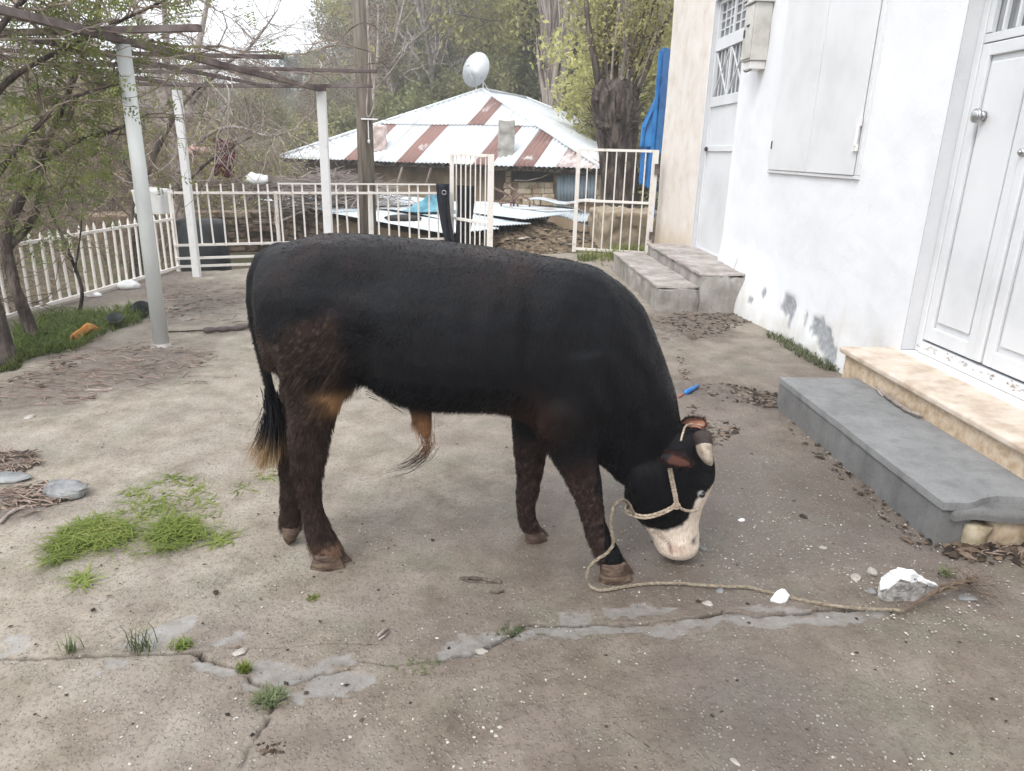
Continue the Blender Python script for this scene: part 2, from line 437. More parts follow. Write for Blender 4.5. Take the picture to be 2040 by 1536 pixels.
    pc = g.ramp(g.noise(pos, 16, 6), [(.3, (.20,.19,.18)), (.55, (.31,.305,.295)), (.75, (.38,.37,.36))])
    col = g.mix(g.math('MULTIPLY', g.attr('patch').outputs['Fac'], g.node('ShaderNodeMapRange', {'Value': g.noise(pos, 24, 6, .7), 'From Min': .3, 'From Max': .62, 'To Min': .25, 'To Max': .85}).outputs[0]), col, g.mix(g.math('MULTIPLY', g.attr('damp').outputs['Fac'], .5), pc, (.17,.155,.14)))
    mc = g.ramp(g.noise(pos, 18, 6, .7), [(.3, (.045,.033,.027)), (.5, (.10,.078,.066)), (.7, (.17,.14,.12))])
    col = g.mix(g.math('MULTIPLY', g.attr('mud').outputs['Fac'], .72), col, mc)
    col = g.mix(g.attr('crack').outputs['Fac'], col, (.024,.018,.014))
    h = g.math('ADD', g.math('MULTIPLY', fine, .6), g.math('MULTIPLY', g.math('MULTIPLY', rim, vr), g.math('SUBTRACT', .7, g.math('MULTIPLY', g.attr('patch').outputs['Fac'], .65))))
    ro = g.ramp(g.math('ADD', g.math('MULTIPLY', dv, .6), g.math('MULTIPLY', big, .4)), [(.35, .9), (.85, .55)])
    g.out(col, ro, g.bump(h, .85, .008), .35)
    me = npmesh('courtyard', V, F, {'patch': ('POINT', 'FLOAT', pad(patch)), 'mud': ('POINT', 'FLOAT', pad(mud)), 'damp': ('POINT', 'FLOAT', pad(damp)), 'crack': ('POINT', 'FLOAT', pad(crack))}, True, [g.m])
    o = link('courtyard', me); tag(o, 'cracked grey brown concrete yard under the bull', 'courtyard', kind='structure')
    return o
courtyard_ob = courtyard()

def terrain_z(x, y):
    x = np.asarray(x, float); y = np.asarray(y, float)
    z = -0.75 + .66*sstep(-.4, 1.2, x)*sstep(20, 15, y)*(y < 40)
    z = z - .35*sstep(12, 24, y)*sstep(45, 30, y)
    hill = sstep(30, 120, y)*(9+21*sstep(-14, 25, x)) + sstep(22, 45, y)*(.4+2.2*sstep(-12,4,x))
    hl = sstep(-12, -60, x)*1.5*sstep(20, 60, y)
    z = z+hill+hl
    return z+(fbm(P3(x, y), .12, 77, 4)-.5)*1.2*sstep(13, 30, np.hypot(x, y))+(fbm(P3(x, y), .8, 78, 3)-.5)*.16
def terrain():
    xs = np.concatenate([np.arange(-260, -24, 6), np.arange(-24, 30, .6), np.arange(30, 261, 6)])
    ys = np.concatenate([np.arange(-120, -5, 8), np.arange(-5, 48, .6), np.arange(48, 420, 5)])
    X, Y = np.meshgrid(xs, ys); ny, nx = X.shape; X = X.ravel(); Y = Y.ravel(); Z = terrain_z(X, Y)
    i = np.arange(ny*nx).reshape(ny, nx)
    F = np.stack([i[:-1, :-1].ravel(), i[:-1, 1:].ravel(), i[1:, 1:].ravel(), i[1:, :-1].ravel()], 1)
    g = NT('hillside_soil'); pos = g.node('ShaderNodeNewGeometry').outputs['Position']
    a = g.ramp(g.noise(pos, 2.2, 8, .7), [(.3, (.055,.042,.03)), (.5, (.12,.095,.065)), (.68, (.2,.165,.12))])
    b = g.ramp(g.noise(pos, 6, 6, .7), [(.3, (.04,.055,.018)), (.65, (.11,.13,.045))])
    col = g.mix(g.ramp(g.noise(pos, .35, 6), [(.42, 0.0), (.6, 1.0)]), a, b)
    g.out(col, .95, g.bump(g.noise(pos, 9, 6), .8, .05), .1)
    o = link('hillside', npmesh('hillside', np.stack([X, Y, Z], 1), F, None, True, [g.m]))
    tag(o, 'sloping brown and green hillside below and behind the yard', 'hillside', kind='structure')
terrain()

# ---- pebbles, leaf flakes and crumbs lying on the yard (uncountable)
def ground_z(x, y): return 0.0
def scatter_px(poly, n, seed):
    """n random ground points inside a pixel polygon"""
    r = np.random.default_rng(seed); us = [p[0] for p in poly]; vs = [p[1] for p in poly]; out = []
    while len(out) < n:
        u = r.uniform(min(us), max(us), n*2); v = r.uniform(min(vs), max(vs), n*2)
        k = in_poly(u, v, poly)
        out += list(zip(u[k], v[k]))
    return [G(u, v) for u, v in out[:n]]
OCT = np.array([(1,0,0),(0,1,0),(-1,0,0),(0,-1,0),(0,0,1),(0,0,-1)], float)
OCTF = np.array([(0,1,4),(1,2,4),(2,3,4),(3,0,4),(1,0,5),(2,1,5),(3,2,5),(0,3,5)])
def pebbles(name, pts, smin, smax, flat, m, label, cat, seed, stretch=1.0, power=2.5):
    r = np.random.default_rng(seed); n = len(pts); P = np.array([tuple(p) for p in pts])
    s = smin+(smax-smin)*r.random(n)**power
    V = OCT[None]*(1+.45*(r.random((n, 6, 1))-.5))*s[:, None, None]
    V = V*np.stack([stretch*(.7+.6*r.random(n)), .6+.5*r.random(n), flat*(.6+.8*r.random(n))], 1)[:, None, :]
    a = r.random(n)*6.283; c, q = np.cos(a)[:, None], np.sin(a)[:, None]
    x = V[:, :, 0]*c-V[:, :, 1]*q; y = V[:, :, 0]*q+V[:, :, 1]*c
    V = np.stack([x, y, V[:, :, 2]+(s*flat*.35)[:, None]+.002], 2)+P[:, None, :]
    F = (OCTF[None]+6*np.arange(n)[:, None, None]).reshape(-1, 3)
    cv = np.repeat(r.random(n), 6)
    me = npmesh(name, V.reshape(-1, 3), F, {'rnd': ('POINT', 'FLOAT', cv)}, False, [m])
    return tag(link(name, me), label, cat, kind='stuff')
def rnd_mat(name, stops, rough=.85):
    g = NT(name); col = g.ramp(g.attr('rnd').outputs['Fac'], stops); return g.out(col, rough, None, .25)
M['pebble'] = rnd_mat('pebbles', [(0, (.12,.1,.085)), (.35, (.27,.25,.22)), (.62, (.4,.38,.34)), (.85, (.47,.44,.39)), (.97, (.52,.49,.44)), (1, (.6,.57,.52))])
M['flake'] = rnd_mat('leaf_flakes', [(0, (.018,.013,.01)), (.5, (.055,.038,.028)), (.8, (.12,.085,.06)), (1, (.24,.185,.14))])
full = [(-200,1120),(600,1110),(1250,1180),(1850,1080),(2250,1150),(2250,1640),(-200,1640)]
pp = scatter_px(full, 2600, 1)+scatter_px([(900,1180),(1900,1120),(2250,1200),(2250,1640),(700,1640),(700,1400)], 3800, 2)
pp += scatter_px([(640,1010),(1050,1000),(1260,1010),(1500,900),(1800,1060),(1700,1160),(1250,1180),(700,1120)], 2200, 3)
pp += scatter_px([(1540,830),(1600,840),(1890,1080),(1860,1110),(1700,1000)], 420, 4)+scatter_px([(1640,1120),(1900,1080),(2040,1090),(1960,1260),(1700,1230)], 500, 5)
_n = vnoise(np.array([tuple(p) for p in pp]), 3.0, 5)+.6*vnoise(np.array([tuple(p) for p in pp]), 9.0, 6)
pp = [p for p, q_ in zip(pp, _n) if q_ > .74 or random.random() < .3]
pebbles('gravel', pp, .0012, .0068, .5, M['pebble'], 'small pale stones strewn over the concrete yard', 'gravel', 11, power=3.0)
pl = scatter_px([(1285,630),(1440,612),(1500,640),(1420,670),(1320,690),(1290,680)], 900, 21)+scatter_px([(1350,775),(1420,760),(1560,785),(1555,815),(1440,800)], 700, 22)
pl += scatter_px([(1340,690),(1360,700),(1400,830),(1480,850),(1420,900),(1380,860)], 380, 23)+scatter_px([(-60,800),(140,700),(310,690),(420,700),(440,720),(250,760),(120,800),(-40,850)], 1500, 24)
pl += scatter_px([(-60,900),(60,900),(80,925),(20,948),(-60,950)], 900, 25)+scatter_px([(-40,1000),(80,960),(165,965),(170,985),(60,1020),(-40,1050)], 900, 26)
pl2 = scatter_px([(-100,700),(400,560),(1300,700),(1700,900),(1900,1100),(2040,1536),(0,1536)], 900, 27)
pl += scatter_px([(280,580),(480,560),(500,600),(330,640)], 260, 28)
pl += scatter_px([(1600,820),(1660,880),(1880,1090),(1830,1100),(1560,850)], 170, 29)+scatter_px([(1880,1080),(2150,1050),(2150,1140),(1930,1120)], 300, 30)
pl += scatter_px([(1000,505),(1300,520),(1290,545),(1000,530)], 260, 31)
pebbles('leaf_litter', pl, .004, .02, .28, M['flake'], 'dark brown dry leaf crumbs and dung scraps lying on the yard', 'leaf litter', 12, stretch=1.5, power=2.0)
def twig_litter():
    q = MB(); r_ = random.Random(15)
    zones = [([(-60,790),(140,695),(310,685),(430,700),(430,730),(250,770),(120,820)], 230, .10), ([(-60,900),(70,900),(80,925),(20,948)], 60, .07), ([(-40,990),(80,960),(165,965),(170,985),(60,1030)], 90, .07), ([(1290,630),(1440,615),(1480,640),(1320,685)], 70, .07), ([(300,560),(490,570),(500,650),(330,640)], 90, .16), ([(1890,1075),(2060,1060),(2060,1110),(1930,1110)], 40, .05), ([(60,640),(320,690),(480,760),(100,800)], 70, .12)]
    for poly, n, L_ in zones:
        for p in scatter_px(poly, n, 300+n):
            a = r_.gauss(0, .7); l = L_*r_.uniform(.4, 1.6); d = Vector((math.cos(a), math.sin(a), 0))*l*.5; z = Vector((0, 0, r_.uniform(.006, .02)))
            q.tube([p-d+z, p+Vector((r_.gauss(0, .006), r_.gauss(0, .006), .004))+z, p+d+z], [.003, .0034, .0018], 4, cap=False)
    tag(q.build('twig_litter', M['brown_twig'], None), 'thin broken twigs strewn on the dark soil patches of the yard', 'twigs', kind='stuff')
twig_litter()
pebbles('dirt_crumbs', pl2, .002, .009, .45, M['flake'], 'tiny dark crumbs of dirt scattered over the yard', 'dirt', 13, stretch=1.3, power=2.5)
# ================================================================== BULL
YC = 2.64
def se(c): return math.copysign(abs(c)**.86, c)
def ring(top, bot, w, yc, n=28, squash=0.0):
    t = Vector(top); b = Vector(bot); c = (t+b)/2; a = (t-b)/2
    r = []
    for j in range(n):
        g = 2*math.pi*j/n
        k = se(math.cos(g)); s_ = se(math.sin(g))
        p = c + a*k; r.append(Vector((p.x, yc + w*s_*(1-squash*k), p.z)))
    return r
def dens(rows, k=4):
    A = np.array(rows, float); n = len(A); out = []
    for i in range(n-1):
        p0 = A[max(i-1, 0)]; p1 = A[i]; p2 = A[i+1]; p3 = A[min(i+2, n-1)]
        for j in range(k):
            t = j/k
            out.append(.5*((2*p1)+(-p0+p2)*t+(2*p0-5*p1+4*p2-p3)*t*t+(-p0+3*p1-3*p2+p3)*t**3))
    out.append(A[-1]); return out
def body_rings(rows, yp):
    """rows: (u_top, v_top, u_bot, v_bot, halfwidth, ycentre, squash)"""
    rr = []
    for r in rows:
        t = AY(r[0], r[1], yp); b = AY(r[2], r[3], yp); rr.append((t.x, t.z, b.x, b.z, r[4], r[5], r[6]))
    return [ring((r[0], 0, r[1]), (r[2], 0, r[3]), r[4], r[5], 28, r[6]) for r in dens(rr)]
TR = [ (506,575,518,640,.06,YC,0), (530,503,540,720,.17,YC,0), (572,482,592,735,.225,YC,0), (645,466,655,738,.245,YC,.05), (720,467,728,746,.262,YC,.1),
       (800,473,805,786,.28,YC,.14), (900,483,890,800,.29,YC,.14), (1000,496,990,803,.285,YC,.12), (1080,508,1062,828,.265,YC,.08),
       (1150,520,1122,882,.245,YC,.05), (1214,546,1168,905,.205,YC,.02), (1270,596,1190,916,.165,YC,0), (1310,680,1206,928,.14,YC,0), (1344,770,1222,945,.12,YC,0), (1354,836,1240,962,.105,YC,0), (1350,850,1262,950,.08,YC,0)]
YH = 2.60
HD = [ (1368,852,1320,870,.055,YH,0), (1402,866,1290,905,.092,YH,0), (1417,898,1262,948,.104,YH,0), (1423,938,1246,985,.108,YH,0), (1413,972,1252,1008,.098,YH,0),
       (1399,1005,1268,1032,.078,YH,0), (1391,1040,1290,1056,.066,YH,0), (1392,1068,1303,1079,.069,YH,0), (1389,1091,1309,1095,.067,YH,0), (1375,1107,1325,1106,.046,YH,0)]
def leg_rings(rows):
    rr = []
    for r in rows:
        a = AY(r[1], r[2], r[4]); b = AY(r[0], r[2], r[4]); rr.append((a.x, a.z, b.x, b.z, r[3], r[4]))
    return [ring((r[0], 0, r[1]), (r[2], 0, r[3]), r[4], r[5], 20) for r in dens(rr, 3)]
NHL = [(542,735,590,.10,2.50),(528,742,660,.115,2.50),(550,728,722,.105,2.51),(568,688,780,.086,2.53),(573,666,835,.064,2.54),(572,657,882,.052,2.55),(581,645,928,.044,2.56),(591,640,972,.038,2.57),(602,645,1018,.036,2.57),(610,662,1058,.043,2.57),(620,682,1092,.045,2.57),(626,686,1106,.044,2.57)]
FHL = [(560,690,690,.09,2.77),(558,655,800,.08,2.76),(553,634,868,.056,2.75),(556,614,922,.045,2.745),(561,600,962,.039,2.74),(561,600,1003,.038,2.74),(558,601,1038,.042,2.74),(562,596,1056,.038,2.74)]
NFL = [(1050,1205,700,.085,2.47),(1052,1200,780,.088,2.475),(1066,1192,842,.08,2.48),(1094,1190,905,.066,2.49),(1123,1197,950,.056,2.50),(1147,1201,996,.052,2.50),(1159,1206,1035,.042,2.50),(1170,1219,1070,.041,2.50),(1180,1236,1100,.045,2.48),(1192,1245,1122,.046,2.475)]
FFL = [(1015,1120,790,.085,2.80),(1021,1103,850,.07,2.79),(1026,1088,900,.055,2.78),(1030,1079,950,.049,2.77),(1029,1067,1000,.043,2.77),(1033,1069,1035,.041,2.77),(1042,1086,1062,.042,2.77)]
def make_bull():
    b = MB()
    b.loft(body_rings(TR, YC)); b.loft(body_rings(HD, YH))
    for R_ in (NHL, FHL, NFL, FFL): b.loft(leg_rings(R_))
    def el(u, v, y, r, rot=None): b.ball(AY(u, v, y), r, 20, 14, rot=rot)
    ry = lambda d: Matrix.Rotation(math.radians(d), 3, 'Y')
    el(1120, 720, 2.50, (.15, .085, .27), ry(-8))        # shoulder blade, near side
    el(1120, 720, 2.78, (.15, .085, .27), ry(-8))
    el(640, 640, 2.50, (.17, .10, .26), ry(6)); el(640, 640, 2.78, (.17, .10, .24), ry(6))   # thighs
    el(1190, 870, YC, (.09, .12, .10))                    # brisket
    el(640, 525, 2.53, (.13, .07, .08)); el(640, 525, 2.75, (.13, .07, .08))                 # hooks
    el(1290, 960, 2.535, (.075, .035, .085), ry(25)); el(1290, 960, 2.665, (.075, .035, .085), ry(25))   # cheeks
    el(1355, 1082, 2.555, (.045, .028, .032)); el(1355, 1082, 2.645, (.045, .028, .032))     # lips
    el(1378, 1082, YH, (.022, .062, .030))
    el(1326, 1090, YH, (.030, .05, .026))                 # chin
    el(1399, 962, 2.512, (.028, .016, .026)); el(1399, 962, 2.688, (.028, .016, .026))       # brows
    el(1388, 866, YH, (.04, .085, .028))                   # poll
    # sheath
    s1 = [AY(u, v, YC) for u, v in ((838,795),(840,828),(848,856),(850,876))]
    b.tube(s1, [.055, .040, .027, .014], 14)
    # scrotum / flank fold
    el(690, 762, YC+.02, (.035, .06, .035))
    # tail
    tl = [AY(u, v, YC) for u, v in ((600,505),(556,500),(522,518),(505,556),(502,600),(509,650),(518,692),(528,735),(537,775),(541,812),(541,840))]
    b.tube(tl, [.035,.036,.033,.028,.0245,.0225,.021,.0195,.019,.018,.015], 12)
    o = b.build('bull', M['white_steel'])
    md = o.modifiers.new('r', 'REMESH'); md.mode = 'VOXEL'; md.voxel_size = .0095
    ms = o.modifiers.new('s', 'SMOOTH'); ms.factor = .5; ms.iterations = 7
    dg = bpy.context.evaluated_depsgraph_get(); me = bpy.data.meshes.new_from_object(o.evaluated_get(dg))
    bpy.data.objects.remove(o)
    return me
bull_me = make_bull()
nv = len(bull_me.vertices); BV = np.empty(nv*3, np.float32); bull_me.vertices.foreach_get('co', BV); BV = BV.reshape(-1, 3).astype(float)
def vnormals(me):
    a = np.empty(len(me.vertices)*3, np.float32); me.vertex_normals.foreach_get('vector', a); return a.reshape(-1, 3).astype(float)
BN = vnormals(bull_me)
def bull_px(V):
    """photo position of points (for coat markings only)"""
    Rm = np.array(_R); c = (V-np.array([0, 0, CAM_H])) @ Rm
    return 1020+FPX*c[:, 0]/-c[:, 2], 768-FPX*c[:, 1]/-c[:, 2]
# wrinkles and muscle relief
_u = BV[:, 0]; _z = BV[:, 2]
relief = (fbm(BV, 9, 201, 4)-.5)*.010
neck = sstep(.30, .5, _u)*sstep(.45, .62, _z)
ph = (_u*.86+_z*.5)*58+fbm(BV, 5, 205, 3)*5
relief += neck*.0035*np.sin(ph)
rib = np.exp(-((_u-.02)/.22)**2)*sstep(.7, .85, _z)*sstep(1.2, 1.05, _z)
relief += rib*.003*np.sin(_u*52)
def gz(u, v, yy, rx, rz, ry_=.14):
    c = AY(u, v, yy); return np.exp(-((BV[:, 0]-c.x)/rx)**2-((BV[:, 2]-c.z)/rz)**2-((BV[:, 1]-yy)/ry_)**2)
for yy in (2.38, 2.90):
    relief -= .030*gz(735, 560, yy, .085, .075)+.020*gz(728, 690, yy, .05, .12)      # flank hollow, edge of the thigh
    relief -= .022*gz(1052, 700, yy, .035, .20)+.012*gz(1190, 640, yy, .05, .16)      # behind and before the shoulder
    relief += .008*gz(660, 520, yy, .08, .05)+.012*gz(1120, 600, yy, .05, .14)+.016*gz(1110, 830, yy+.02, .06, .06)+.012*gz(600, 600, yy+.05, .06, .10)
    relief -= .014*gz(620, 770, yy+.08, .10, .03)
legm = sstep(.5, .42, _z)*(_u < .55)
relief += legm*(fbm(BV, 40, 207, 3)-.5)*.012
headm = (_u > .62) & (_z < .64)
relief *= np.where(headm, .35, 1.0)
def gauss(pt, r): return np.exp(-np.sum(((BV-np.array(pt))/r)**2, 1))
for yy in (2.545, 2.655):
    relief -= .016*gauss(tuple(AY(1389, 1079, yy)), np.array([.014, .022, .011]))     # nostrils
    relief -= .016*gauss(tuple(AY(1393, 984, 2.515 if yy < 2.6 else 2.685)), .022)    # eye sockets
mouth = [AY(u, v, 2.55) for u, v in ((1300,1056),(1320,1070),(1334,1085),(1340,1100))]
md_ = seg_dist(BV[:, 0], BV[:, 2], [(p.x, p.z) for p in mouth])
relief -= .008*np.exp(-(md_/.007)**2)*headm
BV2 = BV+BN*relief[:, None]; BV2[:, 1] -= YC
bull_me.vertices.foreach_set('co', BV2.astype(np.float32).ravel()); bull_me.update()

def coat(V):
    """natural coat colours, dried mud, and shade painted into nostril and mouth, by place on the animal (V in world coordinates)"""
    x, y, z = V[:, 0], V[:, 1], V[:, 2]; n = len(V)
    C = np.empty((n, 3)); C[:] = (.0036, .0037, .0052)
    nz = fbm(V, 7, 301, 4); nf = fbm(V, 95, 303, 3)
    def mixc(f, c):
        f = np.clip(f, 0, 1)[:, None]; C[:] = C*(1-f)+np.array(c)*f
    mixc(sstep(1.06, 1.28, z)*sstep(.40, .68, nz)*(x < .35)*.75, (.022, .0115, .009))
    mixc(sstep(1.18, 1.3, z)*(x < .35)*.35, (.022, .016, .015))
    mixc(sstep(.05, .35, -(x+.02))*0, (0, 0, 0))
    # rear quarters caked with brown mud
    rear = sstep(-.38, -.66, x+(nz-.5)*.5)*sstep(1.05, .84, z+(nz-.5)*.40)
    mixc(rear*.92, (.036, .020, .015))
    low = sstep(.62, .5, z+(nz-.5)*.2)*(x < .49)
    mixc(low*.85*((x < -.4)), (.032, .0185, .0145))
    mixc(sstep(.56, .42, z+(nz-.5)*.2)*((x > .1) & (x < .49) & ((z < .36) | (x < .44)))*.9, (.026, .015, .013))
    mixc(np.exp(-((x-.17)/.13)**2-((z-.66)/.10)**2)*(y < YC)*.8, (.036, .017, .012))        # elbow
    mixc(sstep(.75, .66, z+(nz-.5)*.12)*((x < .1) & (x > -.5))*.5, (.02, .012, .010))
    muddy = np.clip(rear+low*(x < -.4), 0, 1)
    mixc(muddy*sstep(.48, .62, nf)*.55, (.070, .045, .034)); mixc(muddy*sstep(.55, .40, fbm(V, 28, 305, 3))*.6, (.017, .010, .008))
    mixc(muddy*sstep(.62, .72, nf)*.45*(.35+.65*sstep(.5, .8, z)), (.15, .115, .092))
    mixc((muddy*.0+sstep(.52, .40, z)*(x > .1)*(x < .49))*sstep(.52, .66, nf)*.7, (.080, .052, .040))
    # tan places
    tan = (.36, .205, .095)
    mixc(np.exp(-((x+.515)/.055)**2-((z-.74)/.045)**2)*1.3*sstep(.28, .5, nz)*(y < YC+.1), tan)
    u_, v_ = bull_px(V); mixc((u_ < np.interp(v_, [500,560,640,720,790,840], [506,513,523,539,553,559]))*(np.abs(y-YC) < .05)*(z > .5), (.0055, .0055, .0068))
    mixc(np.exp(-((x+.225)/.08)**2-((z-.565)/.055)**2)*1.25, (.30, .15, .075))
    mixc(np.exp(-((x-.085)/.055)**2-((z-.628)/.022)**2)*1.2, tan)
    # head: cream muzzle and blaze
    u, v = bull_px(V)
    hd = (x > .60) & (z < .66) & (v > 830)
    jit = (fbm(V, 60, 311, 3)-.5)*10
    edge = np.interp(u, [1255,1275,1300,1330,1358,1372,1384,1396,1408,1420,1440], [1052,1047,1053,1057,1047,1030,1002,990,980,966,930])
    mz = sstep(-3, 5, v+jit-edge)*hd
    mixc(mz, (.70, .60, .50))
    pink = np.exp(-((u-1350)/26)**2-((v-1098)/14)**2)*mz
    mixc(pink*.55, (.58, .39, .30)); mixc(mz*sstep(.5, .7, nf)*.3, (.45, .33, .24))
    dk = np.exp(-((u-1384)/7)**2-((v-1079)/7)**2)*hd*(y < YH)  # shade of the nostril and mouth crease painted in as dark colour
    ml = [AY(a_, b_, 2.55) for a_, b_ in ((1303,1062),(1320,1074),(1333,1086),(1338,1102))]
    mixc(np.exp(-(seg_dist(x, z, [(p.x, p.z) for p in ml])/.0045)**2)*hd*.75, (.16, .085, .065))
    mixc(dk*.9, (.03, .02, .018)); mixc(np.exp(-((u-1334)/2.6)**2-((v-1088)/13)**2)*hd*.5, (.2, .11, .085))
    # hoof bands
    mixc(np.exp(-((x+.575)/.1)**2)*sstep(.13, .085, z)*(y < 2.66)*.75*sstep(.3,.55,nf), (.21, .125, .08))
    return C
def to4(C): return np.hstack([C, np.ones((len(C), 1))])
CC = coat(BV)
a = bull_me.attributes.new('coat', 'FLOAT_COLOR', 'POINT'); a.data.foreach_set('color', to4(CC).astype(np.float32).ravel())
g = NT('bull_hide'); pos = g.node('ShaderNodeNewGeometry').outputs['Position']
st = g.node('ShaderNodeVectorMath', {0: pos, 1: (1, 1, .22)}, operation='MULTIPLY').outputs[0]
hn = g.noise(st, 170, 4, .7)
col = g.mix(.35, g.attr('coat').outputs['Color'], g.ramp(hn, [(.3, .0), (.7, 1.0)]), 'OVERLAY')
wv = g.noise(g.node('ShaderNodeVectorMath', {0: pos, 1: (1, 1, .45)}, operation='MULTIPLY').outputs[0], 22, 5, .6)
hh_ = g.math('ADD', hn, g.math('MULTIPLY', wv, 1.4))
rgh = g.ramp(wv, [(.3, .34), (.7, .52)])
g.out(col, rgh, g.bump(hh_, .7, .006), .15); g.b.inputs['Sheen Weight'].default_value = .02; g.b.inputs['Sheen Roughness'].default_value = .5; M['hide'] = g.m
g = NT('bull_hair'); g.out(g.attr('coat').outputs['Color'], .45, None, .12); M['hair'] = g.m
bull_me.materials.clear(); bull_me.materials.append(M['hide']); bull_me.polygons.foreach_set('use_smooth', np.full(len(bull_me.polygons), True))
bull = bpy.data.objects.new('bull', bull_me); COL.objects.link(bull); bull.location = (0, YC, 0); bull['_at'] = (0, YC, 0)
tag(bull, 'black bull with cream muzzle and mud caked hind legs, head lowered to the yard', 'bull')

# ---- coat of short hairs (a fringe of fine blades on the hide)
def tri_area_sample(me, n, r):
    me.calc_loop_triangles(); nt_ = len(me.loop_triangles); T = np.empty(nt_*3, np.int32); me.loop_triangles.foreach_get('vertices', T); T = T.reshape(-1, 3)
    V = np.empty(len(me.vertices)*3, np.float32); me.vertices.foreach_get('co', V); V = V.reshape(-1, 3).astype(float)
    A, B, C_ = V[T[:, 0]], V[T[:, 1]], V[T[:, 2]]
    ar = np.linalg.norm(np.cross(B-A, C_-A), axis=1); k = r.choice(nt_, n, p=ar/ar.sum())
    s = np.sqrt(r.random(n)); t = r.random(n)
    w = np.stack([1-s, s*(1-t), s*t], 1)
    N_ = vnormals(me)
    P = (V[T[k]]*w[:, :, None]).sum(1); Nn = (N_[T[k]]*w[:, :, None]).sum(1); Nn /= np.linalg.norm(Nn, axis=1)[:, None]+1e-9
    return P, Nn
def blades(name, P, D, Lh, Wd, C_, r, m, parent, bend=0.0, segs=1):
    """P roots, D unit directions, Lh lengths, Wd widths -> blade mesh"""
    n = len(P); rnd = r.normal(size=(n, 3)); side = np.cross(D, rnd); side /= np.linalg.norm(side, axis=1)[:, None]+1e-9
    h = (Wd*.5)[:, None]
    if segs == 1:
        V = np.stack([P-side*h, P+side*h, P+D*Lh[:, None]], 1).reshape(-1, 3); k = 3
        F = np.arange(n*3).reshape(n, 3)
    else:
        B = P+D*(Lh*.55)[:, None]; Tp = B+(D+np.array([0, 0, -bend]))*(Lh*.45)[:, None]
        V = np.stack([P-side*h, P+side*h, B-side*h*.7, B+side*h*.7, Tp], 1).reshape(-1, 3); k = 5
        b = np.arange(n)[:, None]*5
        F = np.concatenate([b+np.array([[0, 1, 3]]), b+np.array([[0, 3, 2]]), b+np.array([[2, 3, 4]])])
    me = npmesh(name, V, F, {'coat': ('POINT', 'FLOAT_COLOR', to4(np.repeat(C_, k, 0)))}, False, [m])
    o = link(name, me, parent); o['kind'] = 'stuff'; return o
r = np.random.default_rng(5)
NH = 260000
P, Nn = tri_area_sample(bull_me, NH, r)
Wp = P+np.array([0, YC, 0]); x, y, z = Wp.T
flow = np.zeros_like(P); flow[:, 0] = -.75; flow[:, 2] = -.55
isleg = (z < .62) & (x < .56); flow[isleg] = (-.15, 0, -1)
isn = (x > .35) & (z > .55); flow[isn] = (.15, 0, -1)
ish = (x > .60) & (z < .62); flow[ish] = (-.35, 0, .5)
flow += (fbm(Wp, 6, 401, 3)-.5)[:, None]*np.array([.7, .4, .4])
D = flow+Nn*np.where(isleg | (Wp[:, 0] < -.45), .2, .08)[:, None]+r.normal(size=P.shape)*.09
D -= Nn*np.minimum((D*Nn).sum(1), 0)[:, None]; D += Nn*np.where(isleg, .2, .10)[:, None]
D /= np.linalg.norm(D, axis=1)[:, None]
Lh = .0055+.0045*r.random(NH)
Lh = np.where(isleg, Lh*1.5, Lh); rearm = (x < -.42) & (z < 1.0); Lh = np.where(rearm, Lh*(1.2+1.6*fbm(Wp, 32, 405, 2)), Lh); Lh = np.where((x < -.68) & (z > .45), Lh*.5, Lh)
belly = (Nn[:, 2] < -.35) & (x < .3) & (z > .55); Lh = np.where(belly, Lh*2.4, Lh); D[belly] += (0, 0, -.5)
Lh = np.where(ish, .006+.004*r.random(NH), Lh)
low_ = z < .06; Lh = np.where(low_, .006, Lh)
clump = fbm(Wp, 30, 403, 2)
Lh *= .9+.2*clump
sleek = sstep(-.40, -.28, Wp[:, 0]+(fbm(Wp, 8, 411, 3)-.5)*.3)*sstep(.66, .76, Wp[:, 2])*(~belly)
sleek = np.maximum(sleek, sstep(.98, 1.10, Wp[:, 2])); sleek = np.maximum(sleek, ish*(Wp[:, 2] > .02)*.6)
kp = r.random(NH) > sleek*.84; P, D, Lh, Wp = P[kp], D[kp], Lh[kp], Wp[kp]; NH = len(P)
Cc = coat(Wp)*(.7+.6*r.random((NH, 1)))
blades('coat_hair', P, D, Lh, .0010+.0010*r.random(NH), Cc, r, M['hair'], bull)

# ---- tail tuft, sheath hairs
def strands(name, pts, n, spread0, spread1, ln, cols, seed, wd=.003, curl=.015):
    rr = np.random.default_rng(seed); V = []; F = []; Cl = []
    pts = np.array([tuple(p) for p in pts], float); K = len(pts)
    for i in range(n):
        st = rr.random()*.55; en = min(1.0, st+ln*(.6+.5*rr.random())); off0 = rr.normal(size=3)*spread0; off1 = rr.normal(size=3)*spread1; ph = rr.random()*6
        m_ = 6; o = len(V); side = rr.normal(size=3); side /= np.linalg.norm(side)
        for j in range(m_):
            t = st+(en-st)*j/(m_-1); q = t*(K-1); a_ = int(min(q, K-2)); f = q-a_
            p = pts[a_]*(1-f)+pts[a_+1]*f+off0*(1-t)+off1*t+curl*t*np.array([math.sin(ph+t*5), math.cos(ph*2+t*4), 0])
            w = wd*(1-.8*j/(m_-1)); V += [p-side*w/2, p+side*w/2]
            c = np.array([np.interp(t, [k[0] for k in cols], [k[1][d] for k in cols]) for d in range(3)])*(.6+.8*((i*37) % 100)/100); Cl += [c, c]
        for j in range(m_-1): F.append((o+2*j, o+2*j+1, o+2*j+3, o+2*j+2))
    V = np.array(V)-np.array([0, YC, 0])
    me = npmesh(name, V, np.array(F), {'coat': ('POINT', 'FLOAT_COLOR', to4(np.array(Cl)))}, False, [M['hair']])
    o = link(name, me, bull); o['kind'] = 'stuff'; return o
